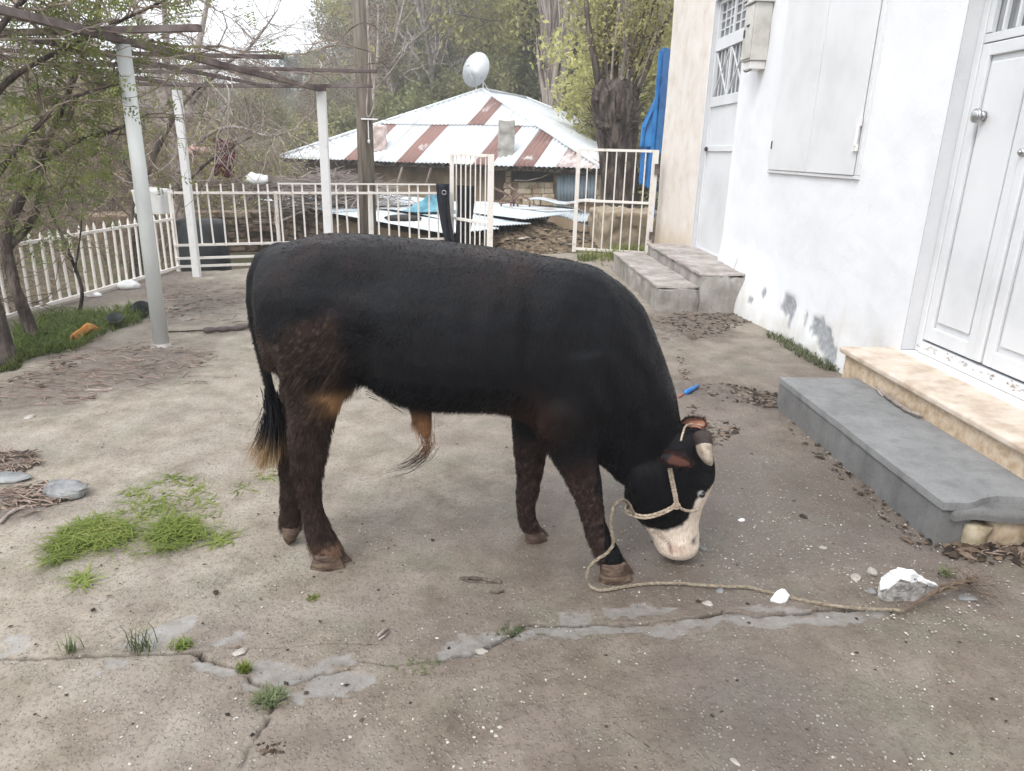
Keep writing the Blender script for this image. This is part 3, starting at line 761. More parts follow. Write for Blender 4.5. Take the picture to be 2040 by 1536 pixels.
blk = (.010, .010, .013)
strands('tail_tuft', [AY(u, v, YC) for u, v in ((537,775),(541,798),(545,828),(542,862),(533,893),(523,924))], 1500, .013, .028, .75,
        [(0, blk), (.6, blk), (.72, (.08,.05,.03)), (.85, (.34,.23,.12)), (1, (.27,.17,.09))], 3, .0032)
strands('sheath_hair', [AY(u, v, YC) for u, v in ((846,832),(850,862),(856,885),(846,908),(812,930),(776,940))], 130, .028, .016, .6,
        [(0, (.3,.16,.075)), (.45, (.2,.11,.06)), (.7, (.035,.025,.022)), (1, (.02,.016,.016))], 4, .0028)
strands('belly_hair', [AY(u, v, YC-.05) for u, v in ((742,772),(775,792),(805,812),(860,822))], 200, .016, .016, .20, [(0, (.03,.018,.014)), (1, (.016,.012,.011))], 6, .003)

# ---- hooves, horns, ears, eyes
M['hoof'] = mat('hoof_horn', [(.04,.025,.018), (.095,.06,.042), (.18,.13,.09)], 18, rough=.55, bump=.5, stretch=(1,1,3))
M['horn'] = mat('horn', [(.2,.155,.115), (.36,.3,.235), (.5,.43,.36)], 22, rough=.5, bump=.3)
M['horn_base'] = mat('horn_base', [(.02,.014,.012), (.05,.035,.03)], 30, rough=.7)
def hoof(ul, ur, vt, vb, yc, toe=0.0):
    mb = MB(); a = AY(ul, vb, yc); b = AY(ur, vb, yc); tl = AY(ul+4, vt, yc); tr = AY(ur-22 if ur-ul > 50 else ur-6, vt, yc)
    zb = a.z
    for s_ in (-1, 1):
        rings = []
        for k in range(6):
            f = k/5; x0 = a.x+(tl.x-a.x)*f; x1 = b.x+(tr.x-b.x)*f; zz0 = a.z+(tl.z-a.z)*f; zz1 = (b.z+.002)*(1-f)+(tr.z)*f
            wy = .0255+.003*(1-f); yy = yc+s_*.029; sh_ = .010*s_*(1-f)
            rg = []
            for j in range(14):
                g_ = 2*math.pi*j/14; cx = math.cos(g_); px = (x0+x1)/2+(x1-x0)/2*cx+sh_
                w = wy*(1-.35*max(cx, 0)**2); rg.append((px, yy+w*math.sin(g_)*.98-s_*.004*max(cx, 0), zz0+(zz1-zz0)*(cx+1)/2))
            rings.append(rg)
        mb.loft(rings)
    return mb.build('hoof', M['hoof'], bull, True)
hoof(625, 697, 1096, 1126, 2.57); hoof(1193, 1266, 1115, 1157, 2.470); hoof(1043, 1104, 1056, 1090, 2.77)
h_ = MB()
for s_ in (-1, 1):
    pts = [AY(u, v, 2.74+s_*.02) for u, v in ((579,1048),(579,1062),(577,1074),(575,1082))]; h_.tube(pts, [.038,.034,.026,.012], 12)
h_.build('hoof', M['hoof'], bull, True)
def horn(s_):
    mb = MB(); y0 = YH+s_*.075
    # grows out sideways and curls forward past the forehead
    pts = [AY(1398, 868, y0), AY(1402, 882, y0+s_*.030), AY(1404, 897, y0+s_*.052), AY(1409, 912, y0+s_*.060), AY(1417, 926, y0+s_*.052)]
    P_ = dens([tuple(p) for p in pts], 4); n = len(P_)
    mb.tube([Vector(p) for p in P_], [np.interp(i/(n-1), [0,.3,.6,.85,1], [.036,.033,.028,.018,.005]) for i in range(n)], 14)
    o = mb.build('horn', [M['horn_base'], M['horn']], bull, True)
    mi = [1 if k > 14*6 else 0 for k in range(len(o.data.polygons))]; o.data.polygons.foreach_set('material_index', mi)
horn(-1); horn(1)
g = NT('ear_skin'); g.out(g.attr('coat').outputs['Color'], .7, None, .2); M['ear'] = g.m
def ear(root, tip, up, w, inner, lab=None, seed=1):
    """cupped leaf-shaped ear with a hairy rim"""
    root = Vector(root); tip = Vector(tip); d = tip-root; Ln = d.length; d.normalize(); up = (Vector(up)-d*Vector(up).dot(d)).normalized(); sd = d.cross(up)
    nu, nv_ = 10, 8; V = []; Cl = []
    for layer in (0, 1):
        for i in range(nu+1):
            t = i/nu; ww = w*(math.sin(math.pi*min(1, t*.86+.12))**.7)*(1 if t < .97 else .5)
            for j in range(nv_+1):
                s_ = -1+2*j/nv_; cup = .55*ww*(s_*s_)-(.3*ww)
                p = root+d*(t*Ln)+sd*(s_*ww)+up*(cup - layer*.006*(1-s_*s_)-layer*.002)
                V.append(p-Vector((0, YC, 0))); rim = abs(s_) > .55 or t > .9 or t < .25
                Cl.append((blk if rim else inner) if layer == 0 else (.012,.010,.011))
    F = []; st_ = (nu+1)*(nv_+1)
    for layer in (0, 1):
        for i in range(nu):
            for j in range(nv_):
                q = layer*st_+i*(nv_+1)+j; f = (q, q+1, q+nv_+2, q+nv_+1); F.append(f if layer == 0 else f[::-1])
    for i in range(nu):
        for j in (0, nv_):
            q = i*(nv_+1)+j; f = (q, q+nv_+1, q+nv_+1+st_, q+st_); F.append(f if j == 0 else f[::-1])
    for j in range(nv_):
        for i in (0, nu):
            q = i*(nv_+1)+j; F.append((q, q+st_, q+st_+1, q+1))
    me = npmesh('ear', V, F, {'coat': ('POINT', 'FLOAT_COLOR', to4(np.array(Cl)))}, True, [M['ear']])
    o = link('ear', me, bull); o['_at'] = (0, YC, 0)
    if lab: o['label'] = lab
    # rim hairs
    rr = np.random.default_rng(seed); n = 700; tt = rr.random(n); ss = rr.choice([-1, 1], n)*(.5+.5*rr.random(n))
    ww = w*(np.sin(np.pi*np.minimum(1, tt*.86+.12))**.7)
    ro, dd, uu, sv = (np.array(tuple(q)) for q in (root, d, up, sd))
    Pp = ro+dd*(tt*Ln)[:, None]+sv*(ss*ww)[:, None]+uu*(.55*ww*ss**2-.3*ww)[:, None]-np.array([0, YC, 0])
    Dd = dd*.7+sv*(ss*.5)[:, None]+uu*.5+rr.normal(size=(n, 3))*.35; Dd /= np.linalg.norm(Dd, axis=1)[:, None]
    Ch = np.where((np.abs(ss) > .8)[:, None], np.array([[.016,.012,.012]]), np.array([inner])*.8)*(.6+.8*rr.random((n, 1)))
    q = blades('ear_hair', Pp, Dd, .012+.016*rr.random(n), np.full(n, .0018), Ch, rr, M['hair'], o)
ear(AY(1316, 905, 2.500), AY(1376, 928, 2.395), (.25, -.75, .75), .046, (.070, .028, .020), seed=1)
ear(AY(1354, 856, 2.62), AY(1407, 841, 2.60), (.1, -.95, .45), .040, (.36, .17, .115), 'reddish inside of the far ear', 2)
ew = mat('eye_white', [(.22,.20,.19), (.34,.32,.31)], 30, rough=.15, bump=0, spec=.6); eb = mat('eye_dark', [(.004,.003,.003), (.010,.007,.006)], 20, rough=.06, bump=0, spec=.8)
for s_ in (-1, 1):
    c = AY(1396, 984, 2.516) if s_ < 0 else Vector((AY(1396, 984, 2.516).x, 2*YH-2.516, AY(1396, 984, 2.516).z))
    c.y -= s_*.004
    e = MB(); e.ball(c, .0165, 16, 12); eo = e.build('eye', ew, bull, True)
    e = MB(); e.ball(c+Vector((.0032, s_*.0060, -.001)), (.0140, .0140, .0140), 14, 10); e.build('iris', eb, eo, True)
# curly poll hair
rr = np.random.default_rng(9); n = 900; c = AY(1394, 872, YH)
Pp = np.array(tuple(c))+rr.normal(size=(n, 3))*np.array([.020, .05, .014])-np.array([0, YC, 0]); Dd = rr.normal(size=(n, 3))+np.array([.5, -.3, .3]); Dd /= np.linalg.norm(Dd, axis=1)[:, None]
blades('poll_hair', Pp, Dd, .012+.014*rr.random(n), np.full(n, .0022), np.array([[.05,.03,.024]])*(.4+1.2*rr.random((n, 1))), rr, M['hair'], bull)

# ------------------------------------------------------------------ halter and rope
dg = bpy.context.evaluated_depsgraph_get()
bvh = BVHTree.FromPolygons([Vector((v[0], v[1]+YC, v[2])) for v in BV2], [tuple(p.vertices) for p in bull_me.polygons])
def on_near(u, v, off=.006):
    d = ray(u, v).normalized(); hit = bvh.ray_cast(Vector((0, 0, CAM_H)), d, 20)
    if hit[0] is None:
        p = bvh.find_nearest(AY(u, v, YH)); return p[0]+p[1]*off
    return hit[0]+hit[1]*off
def mirror(p): return Vector((p.x, 2*YH-p.y, p.z))
def on_far(p, off=.006):
    q = mirror(p); h = bvh.find_nearest(q); return h[0]+h[1]*off
def smooth_path(pts, k=5): return [Vector(p) for p in dens([tuple(p) for p in pts], k)]
M['rope'] = mat('halter_rope', [(.26,.19,.135), (.45,.36,.27), (.58,.5,.4)], 60, rough=.9, bump=.5, stretch=(1,1,2))
M['lead'] = mat('lead_rope', [(.15,.12,.085), (.25,.205,.15), (.33,.28,.22)], 60, rough=.9, bump=.5)
def twisted(pts, rad, turns, mbk, strands_=3, n=5):
    """three strands laid round a path"""
    pts = [Vector(p) for p in pts]; L_ = [0]
    for a_, b_ in zip(pts[:-1], pts[1:]): L_.append(L_[-1]+(b_-a_).length)
    tot = L_[-1]; m_ = max(8, int(tot/(rad*2.2))); P_ = []
    for i in range(m_+1):
        q = tot*i/m_; k = min(len(pts)-2, int(np.searchsorted(L_, q, 'right'))-1); k = max(0, k)
        f = (q-L_[k])/max(1e-9, L_[k+1]-L_[k]); P_.append(pts[k].lerp(pts[k+1], f))
    a0 = None; fr = []
    for i in range(m_+1):
        t = (P_[min(i+1, m_)]-P_[max(i-1, 0)]).normalized()
        a0 = t.orthogonal().normalized() if a0 is None else (a0-t*a0.dot(t)).normalized()
        fr.append((a0.copy(), t.cross(a0)))
    for s_ in range(strands_):
        mbk.tube([P_[i]+(fr[i][0]*math.cos(6.283*(i*turns/m_*tot/rad*.09+s_/strands_))+fr[i][1]*math.sin(6.283*(i*turns/m_*tot/rad*.09+s_/strands_)))*rad*.5 for i in range(m_+1)], rad*.58, n)
ht = thing('rope_halter', tuple(on_near(1345, 1003)), 'cream rope halter knotted round the head and muzzle of the bull', 'halter')
nose = [on_near(u, v) for u, v in ((1388,1012),(1378,1016),(1362,1014),(1345,1003))]
jaw = [on_near(u, v) for u, v in ((1345,1003),(1325,1014),(1300,1023),(1282,1025),(1268,1022))]
for dz in (0, -.007):
    pass
nb = MB(); loop = nose[::-1]; full_loop = [Vector(p) for p in loop]+[(loop[-1]+on_far(loop[-1]))/2+Vector((.022, 0, .0))]+[on_far(p) for p in loop[::-1]]
twisted(smooth_path(full_loop), .0062, 1, nb); nb.build('noseband', M['rope'], ht, True)
jb = MB(); jl = jaw+[(jaw[-1]+on_far(jaw[-1]))/2+Vector((-.03, 0, -.008))]+[on_far(p) for p in jaw[::-1]]
twisted(smooth_path(jl), .0055, 1, jb); twisted(smooth_path([p+Vector((0, -.002, -.0105)) for p in jl]), .005, 1, jb); jb.build('chin_rope', M['rope'], ht, True)
ck = [on_near(u, v) for u, v in ((1345,1003),(1342,985),(1338,965),(1334,945),(1332,932))]
cb = MB(); twisted(smooth_path(ck), .0055, 1, cb); twisted(smooth_path([p+Vector((.009, -.001, .001)) for p in ck]), .005, 1, cb); cb.build('cheek_rope', M['rope'], ht, True)
kb = MB(); kc = on_near(1345, 1003, .010); kb.ball(kc, (.014, .010, .012), 10, 8); twisted(smooth_path([kc+Vector((.014*math.cos(t), -.008, .012*math.sin(t))) for t in np.linspace(0, 6.0, 9)]), .0045, 1, kb); kb.build('knot', M['rope'], ht, True)
pb = MB(); pk = [on_near(u, v, .008) for u, v in ((1356,880),(1360,866),(1366,852))]+[on_near(1384, 850, .012), on_near(1398, 852, .012)]
twisted(smooth_path(pk), .0045, 1, pb); pb.build('poll_rope', M['rope'], ht, True)
lr = MB()
lpts = [on_near(1266, 1022, .008), AY(1252, 1002, 2.54), AY(1238, 996, 2.50), AY(1226, 1004, 2.47), AY(1219, 1022, 2.455), AY(1217, 1048, 2.45), AY(1221, 1072, 2.447), AY(1221, 1086, 2.445), AY(1208, 1103, 2.44), AY(1190, 1114, 2.43), AY(1176, 1128, 2.42), AY(1169, 1146, 2.40)]
gl = [(1172,1163),(1184,1173),(1200,1176),(1240,1170),(1290,1163),(1350,1162),(1400,1166),(1450,1169),(1490,1170),(1540,1182),(1600,1196),(1660,1207),(1720,1213),(1770,1215),(1800,1217)]
lpts += [G(u, v, .012) for u, v in gl]
twisted(smooth_path(lpts, 4), .0072, 1, lr, n=5)
lead = lr.build('lead_rope', M['lead'], None, True, loc=tuple(G(1200, 1176)))
tag(lead, 'long brown lead rope running from the halter past the front hoof across the concrete', 'rope')
fr_ = MB(); rr = np.random.default_rng(3)
e0 = G(1800, 1217, .012); e1 = G(1930, 1158, .05)
for i in range(9):
    a_ = [e0.lerp(e1, t)+Vector(tuple(rr.normal(size=3)*.011*t))+Vector((0, 0, .02*math.sin(t*3))) for t in np.linspace(0, 1, 8)]
    fr_.tube(a_, .0052, 5)
for i in range(50):
    p = e1+Vector(tuple(rr.normal(size=3)*.02)); q = p+Vector((rr.normal()*.06+.03, rr.normal()*.05, rr.normal()*.02)); q.z = max(q.z, .01); p.z = max(.012, p.z)
    fr_.tube([p, p.lerp(q, .5)+Vector(tuple(rr.normal(size=3)*.012)), q], .0014, 3)
fr_.build('frayed_end', mat('frayed_rope', [(.07,.05,.035), (.17,.125,.09)], 50, rough=.95), lead, False)
# ================================================================== WHITE HOUSE
XW = 2.87; HY0, HY1, HZ1 = -3.0, 12.02, 4.45
FD = (8.62, 9.86, .385, 3.42)      # far doorway y0,y1,z0,z1
ND = (3.02, 4.66, .375, 2.98)      # near doorway
house = thing('white_house', (5.5, 4.5, 0), 'whitewashed one storey house with grey patches where the plaster peels near the ground', 'house')
def facade():
    ys = np.arange(HY0, HY1+.001, .03); zs = np.arange(-.12, HZ1+.001, .03)
    def snap(a, vals):
        for v in vals: a[np.argmin(abs(a-v))] = v
        return a
    ys = snap(ys, [FD[0], FD[1], ND[0], ND[1], HY1]); zs = snap(zs, [FD[2], FD[3], ND[2], ND[3]])
    Y, Z = np.meshgrid(ys, zs); nz_, ny = Y.shape; y = Y.ravel(); z = Z.ravel()
    p = P3(y, z)
    dx = (fbm(p, 1.3, 501, 4)-.5)*.03+(fbm(p, 9, 503, 3)-.5)*.006
    edge = np.minimum.reduce([np.maximum(np.maximum(o[0]-y, y-o[1]), np.maximum(o[2]-z, z-o[3])) for o in (FD, ND)])
    dx *= sstep(0, .12, edge)
    dx -= .14*np.exp(-((y-7.8)/.95)**2)*sstep(.75, .0, z)
    # rounded bottom that leans out a little
    dx -= .03*sstep(.35, -.1, z)*(y > 5)
    spots = [(7.66,.27,.045,.13),(7.85,.12,.07,.10),(6.52,.30,.10,.09),(6.40,.25,.05,.12),(6.12,.25,.03,.05),(5.86,.25,.13,.07),(5.72,.2,.10,.10),(5.60,.13,.07,.10),(5.50,.08,.06,.08),(7.05,.3,.03,.06),(7.25,.20,.05,.03),(8.12,.26,.05,.12),(8.25,.1,.06,.1),(7.95,.3,.02,.2)]
    nz1 = (fbm(p, 16, 507, 4)-.5)*1.9
    pv = np.zeros_like(y)
    for (a, b, ry_, rz_) in spots:
        pv = np.maximum(pv, sstep(1.0, .72, np.sqrt(((y-a)/ry_)**2+((z-b)/rz_)**2)*.8+nz1*.55))
    stain = sstep(.55, .0, z+(fbm(p, 2.3, 511, 4)-.5)*.6+(fbm(P3(y*9, z*.7), 1.0, 517, 3)-.5)*.5)*(y > 4.7)
    cream = sstep(9.86, 9.93, y+(fbm(p, 3, 513, 3)-.5)*.03)
    dx += pv*.010
    X = XW+dx
    i = np.arange(nz_*ny).reshape(nz_, ny)
    F = np.stack([i[:-1, :-1].ravel(), i[1:, :-1].ravel(), i[1:, 1:].ravel(), i[:-1, 1:].ravel()], 1)
    cy = (y[F[:, 0]]+y[F[:, 2]])/2; cz = (z[F[:, 0]]+z[F[:, 2]])/2
    keep = np.ones(len(F), bool)
    for o in (FD, ND): keep &= ~((cy > o[0]) & (cy < o[1]) & (cz > o[2]) & (cz < o[3]))
    g = NT('whitewashed_plaster'); pos = g.node('ShaderNodeNewGeometry').outputs['Position']
    w = g.ramp(g.noise(pos, 1.1, 6), [(.3, (.66,.666,.69)), (.5, (.715,.72,.735)), (.7, (.74,.74,.745))])
    w = g.mix(g.math('MULTIPLY', g.ramp(g.noise(pos, 14, 6, .7), [(.55, 0.0), (.75, 1.0)]), .18), w, (.6,.6,.6))
    w = g.mix(g.math('MULTIPLY', g.attr('stain').outputs['Fac'], g.ramp(g.noise(pos, 7, 6), [(.35, .3), (.65, .85)])), w, (.55,.52,.46))
    c = g.ramp(g.noise(pos, 3.2, 8, .7), [(.3, (.56,.48,.41)), (.45, (.66,.595,.535)), (.6, (.70,.65,.60)), (.75, (.72,.70,.67))])
    sp = g.node('ShaderNodeSeparateXYZ', {0: pos}).outputs[2]
    c = g.mix(g.math('MULTIPLY', g.ramp(g.math('ADD', sp, g.math('MULTIPLY', g.noise(pos, 2, 5), .6)), [(.5, 1.0), (1.0, 0.0)]), .6), c, (.50,.36,.21))
    w = g.mix(g.attr('cream').outputs['Fac'], w, c)
    gp = g.ramp(g.noise(pos, 20, 6), [(.3, (.22,.225,.23)), (.6, (.36,.37,.385)), (.8, (.5,.5,.5))])
    w = g.mix(g.attr('peel').outputs['Fac'], w, gp)
    g.out(w, .85, g.bump(g.math('ADD', g.noise(pos, 45, 5), g.math('MULTIPLY', g.noise(pos, 9, 4), 1.5)), .25, .008), .2)
    M['plaster'] = g.m
    V = np.stack([X, y, z], 1)-np.array([5.5, 4.5, 0])
    me = npmesh('front_wall', V, F[keep], {'peel': ('POINT', 'FLOAT', pv), 'stain': ('POINT', 'FLOAT', stain), 'cream': ('POINT', 'FLOAT', cream)}, True, [g.m])
    link('front_wall', me, house)
facade()
M['reveal'] = mat('whitewash_reveal', [(.50,.51,.53), (.57,.575,.59), (.60,.60,.61)], 2, rough=.85, bump=.3, bscale=30)
M['white_door'] = mat('white_door_paint', [(.57,.575,.585), (.635,.64,.65), (.665,.668,.675)], 1.5, rough=.45, bump=.05, spec=.4)
M['shutter'] = mat('shutter_paint', [(.59,.59,.595), (.65,.65,.655), (.68,.68,.685)], 1.6, rough=.5, bump=.06, spec=.4)
M['glass'] = mat('dusty_window_glass', [(.10,.11,.12), (.2,.21,.22), (.3,.31,.32)], 6, rough=.25, bump=0, spec=.6, stretch=(1,3,.4))
M['steel'] = mat('door_steel', [(.4,.4,.4), (.6,.6,.6)], 20, rough=.3, bump=0, metal=1.0)
for (y0, y1, z0, z1), d in ((FD, .11), (ND, .16)):
    for (a, b) in (((XW-.001, y0-.03, z0), (XW+d, y0-.0005, z1)), ((XW-.001, y1+.0005, z0), (XW+d, y1+.03, z1)), ((XW-.001, y0-.03, z1+.0005), (XW+d, y1+.03, z1+.04))):
        MB().box((a[0]+.004, a[1], a[2]), b).build('door_reveal', M['reveal'], house)
ow = MB(); ow.box((XW+.16, HY1-.14, -.6), (8.4, HY1, HZ1)).box((8.2, HY0, -.6), (8.4, HY1-.14, HZ1)).box((XW+.16, HY0, -.6), (8.2, HY0+.14, HZ1)).box((XW+.012, HY0+.001, HZ1-.4), (XW+.155, HY1-.001, HZ1))
ow.box((XW+.012, HY1-.139, -.5), (XW+.159, HY1-.002, HZ1-.41)); ow.build('outer_wall', M['plaster'], house)
iw = MB(); iw.box((XW+.30, HY0+.2, -.2), (XW+.34, HY1-.2, HZ1)); iw.build('inner_wall', mat('dim_plaster', [(.3,.3,.3), (.4,.4,.4)]), house)
rf = MB(); rf.box((XW-.12, HY0-.15, HZ1+.002), (8.6, HY1+.1, HZ1+.16)); rf.build('roof', mat('roof_concrete', [(.3,.29,.27), (.4,.39,.37)]), house, bevel=.01)

def part(name, a, b, m, par, bevel=.004, lab=None):
    o = MB().box(a, b).build(name, m, par, bevel=bevel)
    if lab: o['label'] = lab
    return o
# ---- far door
XD = XW+.07
fd = MB(); fd.box((XD, FD[0]+.05, FD[2]+.045), (XD+.04, FD[1]-.05, 2.30)).build('x', M['white_door'], house, bevel=.003)
door_f = bpy.data.objects[-1] if False else [o for o in house.children if o.name == 'x'][0]; door_f.name = 'far_door'; door_f.name = 'door'; door_f['label'] = 'far white metal door with latch, two grille windows above'
fm = MB(); y0, y1, z0, z1 = FD
fm.box((XD-.02, y0+.001, z0+.001), (XD+.045, y0+.05, z1-.001)).box((XD-.02, y1-.05, z0+.001), (XD+.045, y1-.001, z1-.001)).box((XD-.02, y0+.051, z1-.05), (XD+.045, y1-.051, z1-.001)).box((XD-.02, y0+.051, z0+.001), (XD+.045, y1-.051, z0+.045))
fm.build('door_frame', M['white_door'], door_f, bevel=.004)
db = MB(); db.box((XD-.022, y0+.052, 1.655), (XD-.001, y1-.052, 1.72)).box((XD-.022, y0+.052, 2.19), (XD-.001, y1-.052, 2.305)).box((XD-.024, y0+.052, 2.84), (XD+.04, y1-.052, 2.98))
db.build('rail', M['white_door'], door_f, bevel=.004)
def window(ya, yb, za, zb, par, kind):
    w = MB().box((XD+.030, ya, za), (XD+.036, yb, zb)).build('window', M['glass'], par)
    return w
w1 = window(y0+.05, y1-.05, 2.306, 2.838, door_f, 1); w2 = window(y0+.05, y1-.05, 2.982, z1-.051, door_f, 2)
gb = MB(); mid = (y0+y1)/2
for k in range(9):
    yy = y0+.09+k*(y1-y0-.18)/8; gb.bar((XD+.005, yy, 2.31), (XD+.005, yy, 2.835), .011)
gb.bar((XD-.004, mid, 2.306), (XD-.004, mid, 2.836), .045, .02, up=(1,0,0))
for (ya, yb) in ((y0+.06, mid-.025), (mid+.025, y1-.06)):
    gb.bar((XD-.006, ya, 2.31), (XD-.006, yb, 2.83), .014); gb.bar((XD-.010, yb, 2.31), (XD-.010, ya, 2.83), .014)
gb.build('grille', M['white_door'], door_f)
gb = MB(); gb.bar((XD-.004, mid, 2.985), (XD-.004, mid, z1-.052), .05, .02, up=(1,0,0))
for k in range(1, 6): gb.bar((XD, y0+.05+k*(mid-y0-.08)/3 if k < 3 else mid+.02+(k-3)*(y1-mid-.08)/3+.15, 2.985), (XD, y0+.05+k*(mid-y0-.08)/3 if k < 3 else mid+.02+(k-3)*(y1-mid-.08)/3+.15, z1-.052), .013)
for k in range(1, 4): gb.bar((XD+.008, y0+.05, 2.985+k*.095), (XD+.008, y1-.05, 2.985+k*.095), .012)
gb.build('grille', M['white_door'], door_f)
lt = MB(); lt.box((XD-.04, y1-.11, 1.66), (XD-.0225, y1-.055, 1.71)).tube([(XD-.035, y1-.16, 1.685), (XD-.035, y1-.02, 1.685)], .008, 8).ball((XD-.045, y1-.13, 1.668), .014)
lt.build('latch', M['dark_steel'], door_f, True)
# ---- near double door
XN = XW+.115; y0, y1, z0, z1 = ND
nd = MB().box((XN+.012, 4.0, .46), (XN+.045, y1-.055, 2.275)).build('door', M['white_door'], house, bevel=.003); nd['label'] = 'left leaf of the near white double door with a round knob'
nd2 = MB().box((XN+.012, y0+.06, .46), (XN+.045, 3.995, 2.275)).build('door', M['white_door'], house, bevel=.003); nd2['label'] = 'right leaf of the near white double door'
fm = MB(); fm.box((XN-.02, y1-.055, z0+.001), (XN+.05, y1-.001, z1-.001)).box((XN-.02, y0+.001, z0+.001), (XN+.05, y0+.055, z1-.001)).box((XN-.02, y0+.056, z1-.06), (XN+.05, y1-.056, z1-.001)).box((XN-.03, y0+.056, z0+.001), (XN+.05, y1-.056, z0+.075))
fm.build('door_frame', M['white_door'], nd, bevel=.005)
def leaf(par, ya, yb):
    b_ = MB()
    for (a, c, d, e) in ((ya, ya+.075, .465, 2.27), (yb-.075, yb, .465, 2.27), (ya+.076, yb-.076, 2.20, 2.27), (ya+.076, yb-.076, .465, .56)):
        b_.box((XN-.012, a, d), (XN+.0115, c, e))
    b_.box((XN-.004, ya+.10, .60), (XN+.0115, yb-.10, 2.165)); b_.build('panel_frame', M['white_door'], par, bevel=.006)
    w = MB().box((XN+.022, ya+.03, 2.28), (XN+.028, yb-.03, z1-.062)).build('window', M['glass'], par)
    q = MB(); q.box((XN-.012, ya, 2.276), (XN+.02, yb, 2.325)).box((XN-.012, ya, 2.33), (XN+.02, ya+.045, z1-.062)).box((XN-.012, yb-.045, 2.33), (XN+.02, yb, z1-.062))
    n = 4
    for k in range(1, n): q.bar((XN, ya+.03+k*(yb-ya-.06)/n, 2.326), (XN, ya+.03+k*(yb-ya-.06)/n, z1-.065), .018, .024, up=(1,0,0))
    q.build('window_frame', M['white_door'], par, bevel=.003)
leaf(nd, 4.085, y1-.057); leaf(nd2, y0+.058, 4.0)
cs = MB(); cs.box((XN-.024, 4.012, .47), (XN+.011, 4.074, z1-.063)); cs.build('centre_stile', M['white_door'], nd, bevel=.008)
rx90 = Matrix.Rotation(math.radians(90), 3, 'Y')
kb = MB(); kx = XN-.014; ky, kz = 4.46, 1.865
def disc_x(mbk, x0, x1, y, z, r0, r1, n=20): mbk.loft([[(x0, y+r0*math.cos(6.283*j/n), z+r0*math.sin(6.283*j/n)) for j in range(n)], [(x1, y+r1*math.cos(6.283*j/n), z+r1*math.sin(6.283*j/n)) for j in range(n)]])
disc_x(kb, kx+.002, kx-.022, ky, kz, .029, .024); disc_x(kb, kx-.022, kx-.036, ky, kz, .024, .042); disc_x(kb, kx-.036, kx-.054, ky, kz, .042, .040); disc_x(kb, kx-.054, kx-.060, ky, kz, .040, .026)
kb.build('knob', M['steel'], nd, True)
lk_ = MB(); disc_x(lk_, XN-.024, XN-.040, 4.045, 1.66, .022, .020); disc_x(lk_, XN-.04, XN-.05, 4.045, 1.66, .012, .010); lk_.build('lock', M['steel'], nd, True)
rs = MB()
for k in range(60):
    yy = random.uniform(3.1, 4.6); zz = z0+.03+random.random()*.045; xx = XN-.0312-random.random()*.002
    rs.add([(xx, yy, zz), (xx, yy+random.uniform(.008,.04), zz+random.uniform(-.008,.008)), (xx-.001, yy+random.uniform(.0,.03), zz+random.uniform(.004,.016))], [(0, 1, 2)])
rs.build('peeling_paint', mat('rusty_flakes', [(.3,.2,.13), (.55,.47,.4)]), nd)['kind'] = 'stuff'
# ---- closed window shutters
sh = thing('window_shutter', (XW, 6.5, 1.48), 'closed pair of white sheet metal shutters between the two doors', 'shutter')
def sleaf(ya, yb, x0, lab):
    o = MB().box((x0, ya, 1.485), (x0+.012, yb, 3.05)).build('shutter_leaf', M['shutter'], sh, bevel=.003); o['label'] = lab
    e = MB()
    return o
sleaf(6.512, 7.40, XW-.030, 'far shutter leaf'); s2 = sleaf(5.66, 6.50, XW-.032, 'near shutter leaf')
MB().box((XW-.017, 6.45, 1.49), (XW+.02, 6.56, 3.04)).build('seam_shade_strip', M['dark_steel'], sh)  # dark backing strip whose colour gives the seam its shade
f_ = MB(); f_.box((XW-.022, 5.60, 1.455), (XW+.03, 7.43, 1.482)).box((XW-.022, 5.60, 1.484), (XW+.03, 5.655, 3.1)).box((XW-.02, 7.402, 1.484), (XW+.03, 7.43, 3.1)); f_.build('shutter_frame', M['shutter'], sh, bevel=.004)
hb = MB()
hb.tube([(XW-.05, 5.655, 1.70), (XW-.05, 5.655, 1.86)], .014, 10).box((XW-.052, 5.64, 1.84), (XW-.03, 5.70, 1.90)).box((XW-.052, 5.64, 1.66), (XW-.03, 5.70, 1.71)); hb.build('hinge', M['white_steel'], sh)
hb = MB(); hb.tube([(XW-.034, 7.36, 1.68), (XW-.034, 7.36, 1.75)], .007, 8); hb.build('latch', M['dark_steel'], sh)
# ---- meter box
mbx = thing('meter_box', (XW, 8.0, 2.53), 'beige metal electricity meter box mounted high between the far door and the shutters', 'meter box')
M['meter'] = mat('meter_box_paint', [(.42,.40,.36), (.52,.50,.46), (.57,.55,.52)], 4, rough=.55, bump=.12)
MB().box((2.695, 7.86, 2.53), (XW-.002, 8.12, 3.06)).build('case', M['meter'], mbx, bevel=.008)
MB().box((2.68, 7.87, 2.55), (2.694, 8.11, 3.04)).build('cover', M['meter'], mbx, bevel=.004)
MB().box((2.665, 7.83, 3.062), (XW-.002, 8.14, 3.08)).build('rain_hood', M['meter'], mbx, bevel=.003)
MB().tube([(2.675, 7.94, 2.86), (2.675, 8.0, 2.86)], .010, 8).box((2.67, 8.05, 2.76), (2.679, 8.08, 2.83)).build('catch', M['dark_steel'], mbx)
t_ = MB().box((2.71, 7.88, 2.45), (XW-.003, 8.10, 2.528)).build('terminal_cover', mat('clear_plastic', [(.62,.58,.54), (.72,.7,.68)], 8, rough=.3), mbx, bevel=.008)
MB().tube([(2.73, 7.89, 2.445), (2.71, 7.98, 2.43), (2.73, 8.09, 2.445)], .007, 6).build('bracket', M['dark_steel'], mbx)
MB().tube([(XW-.03, 8.18, 3.3), (XW-.03, 8.18, 2.85), (XW-.028, 8.15, 2.82)], .014, 8).build('conduit', M['white_steel'], mbx)

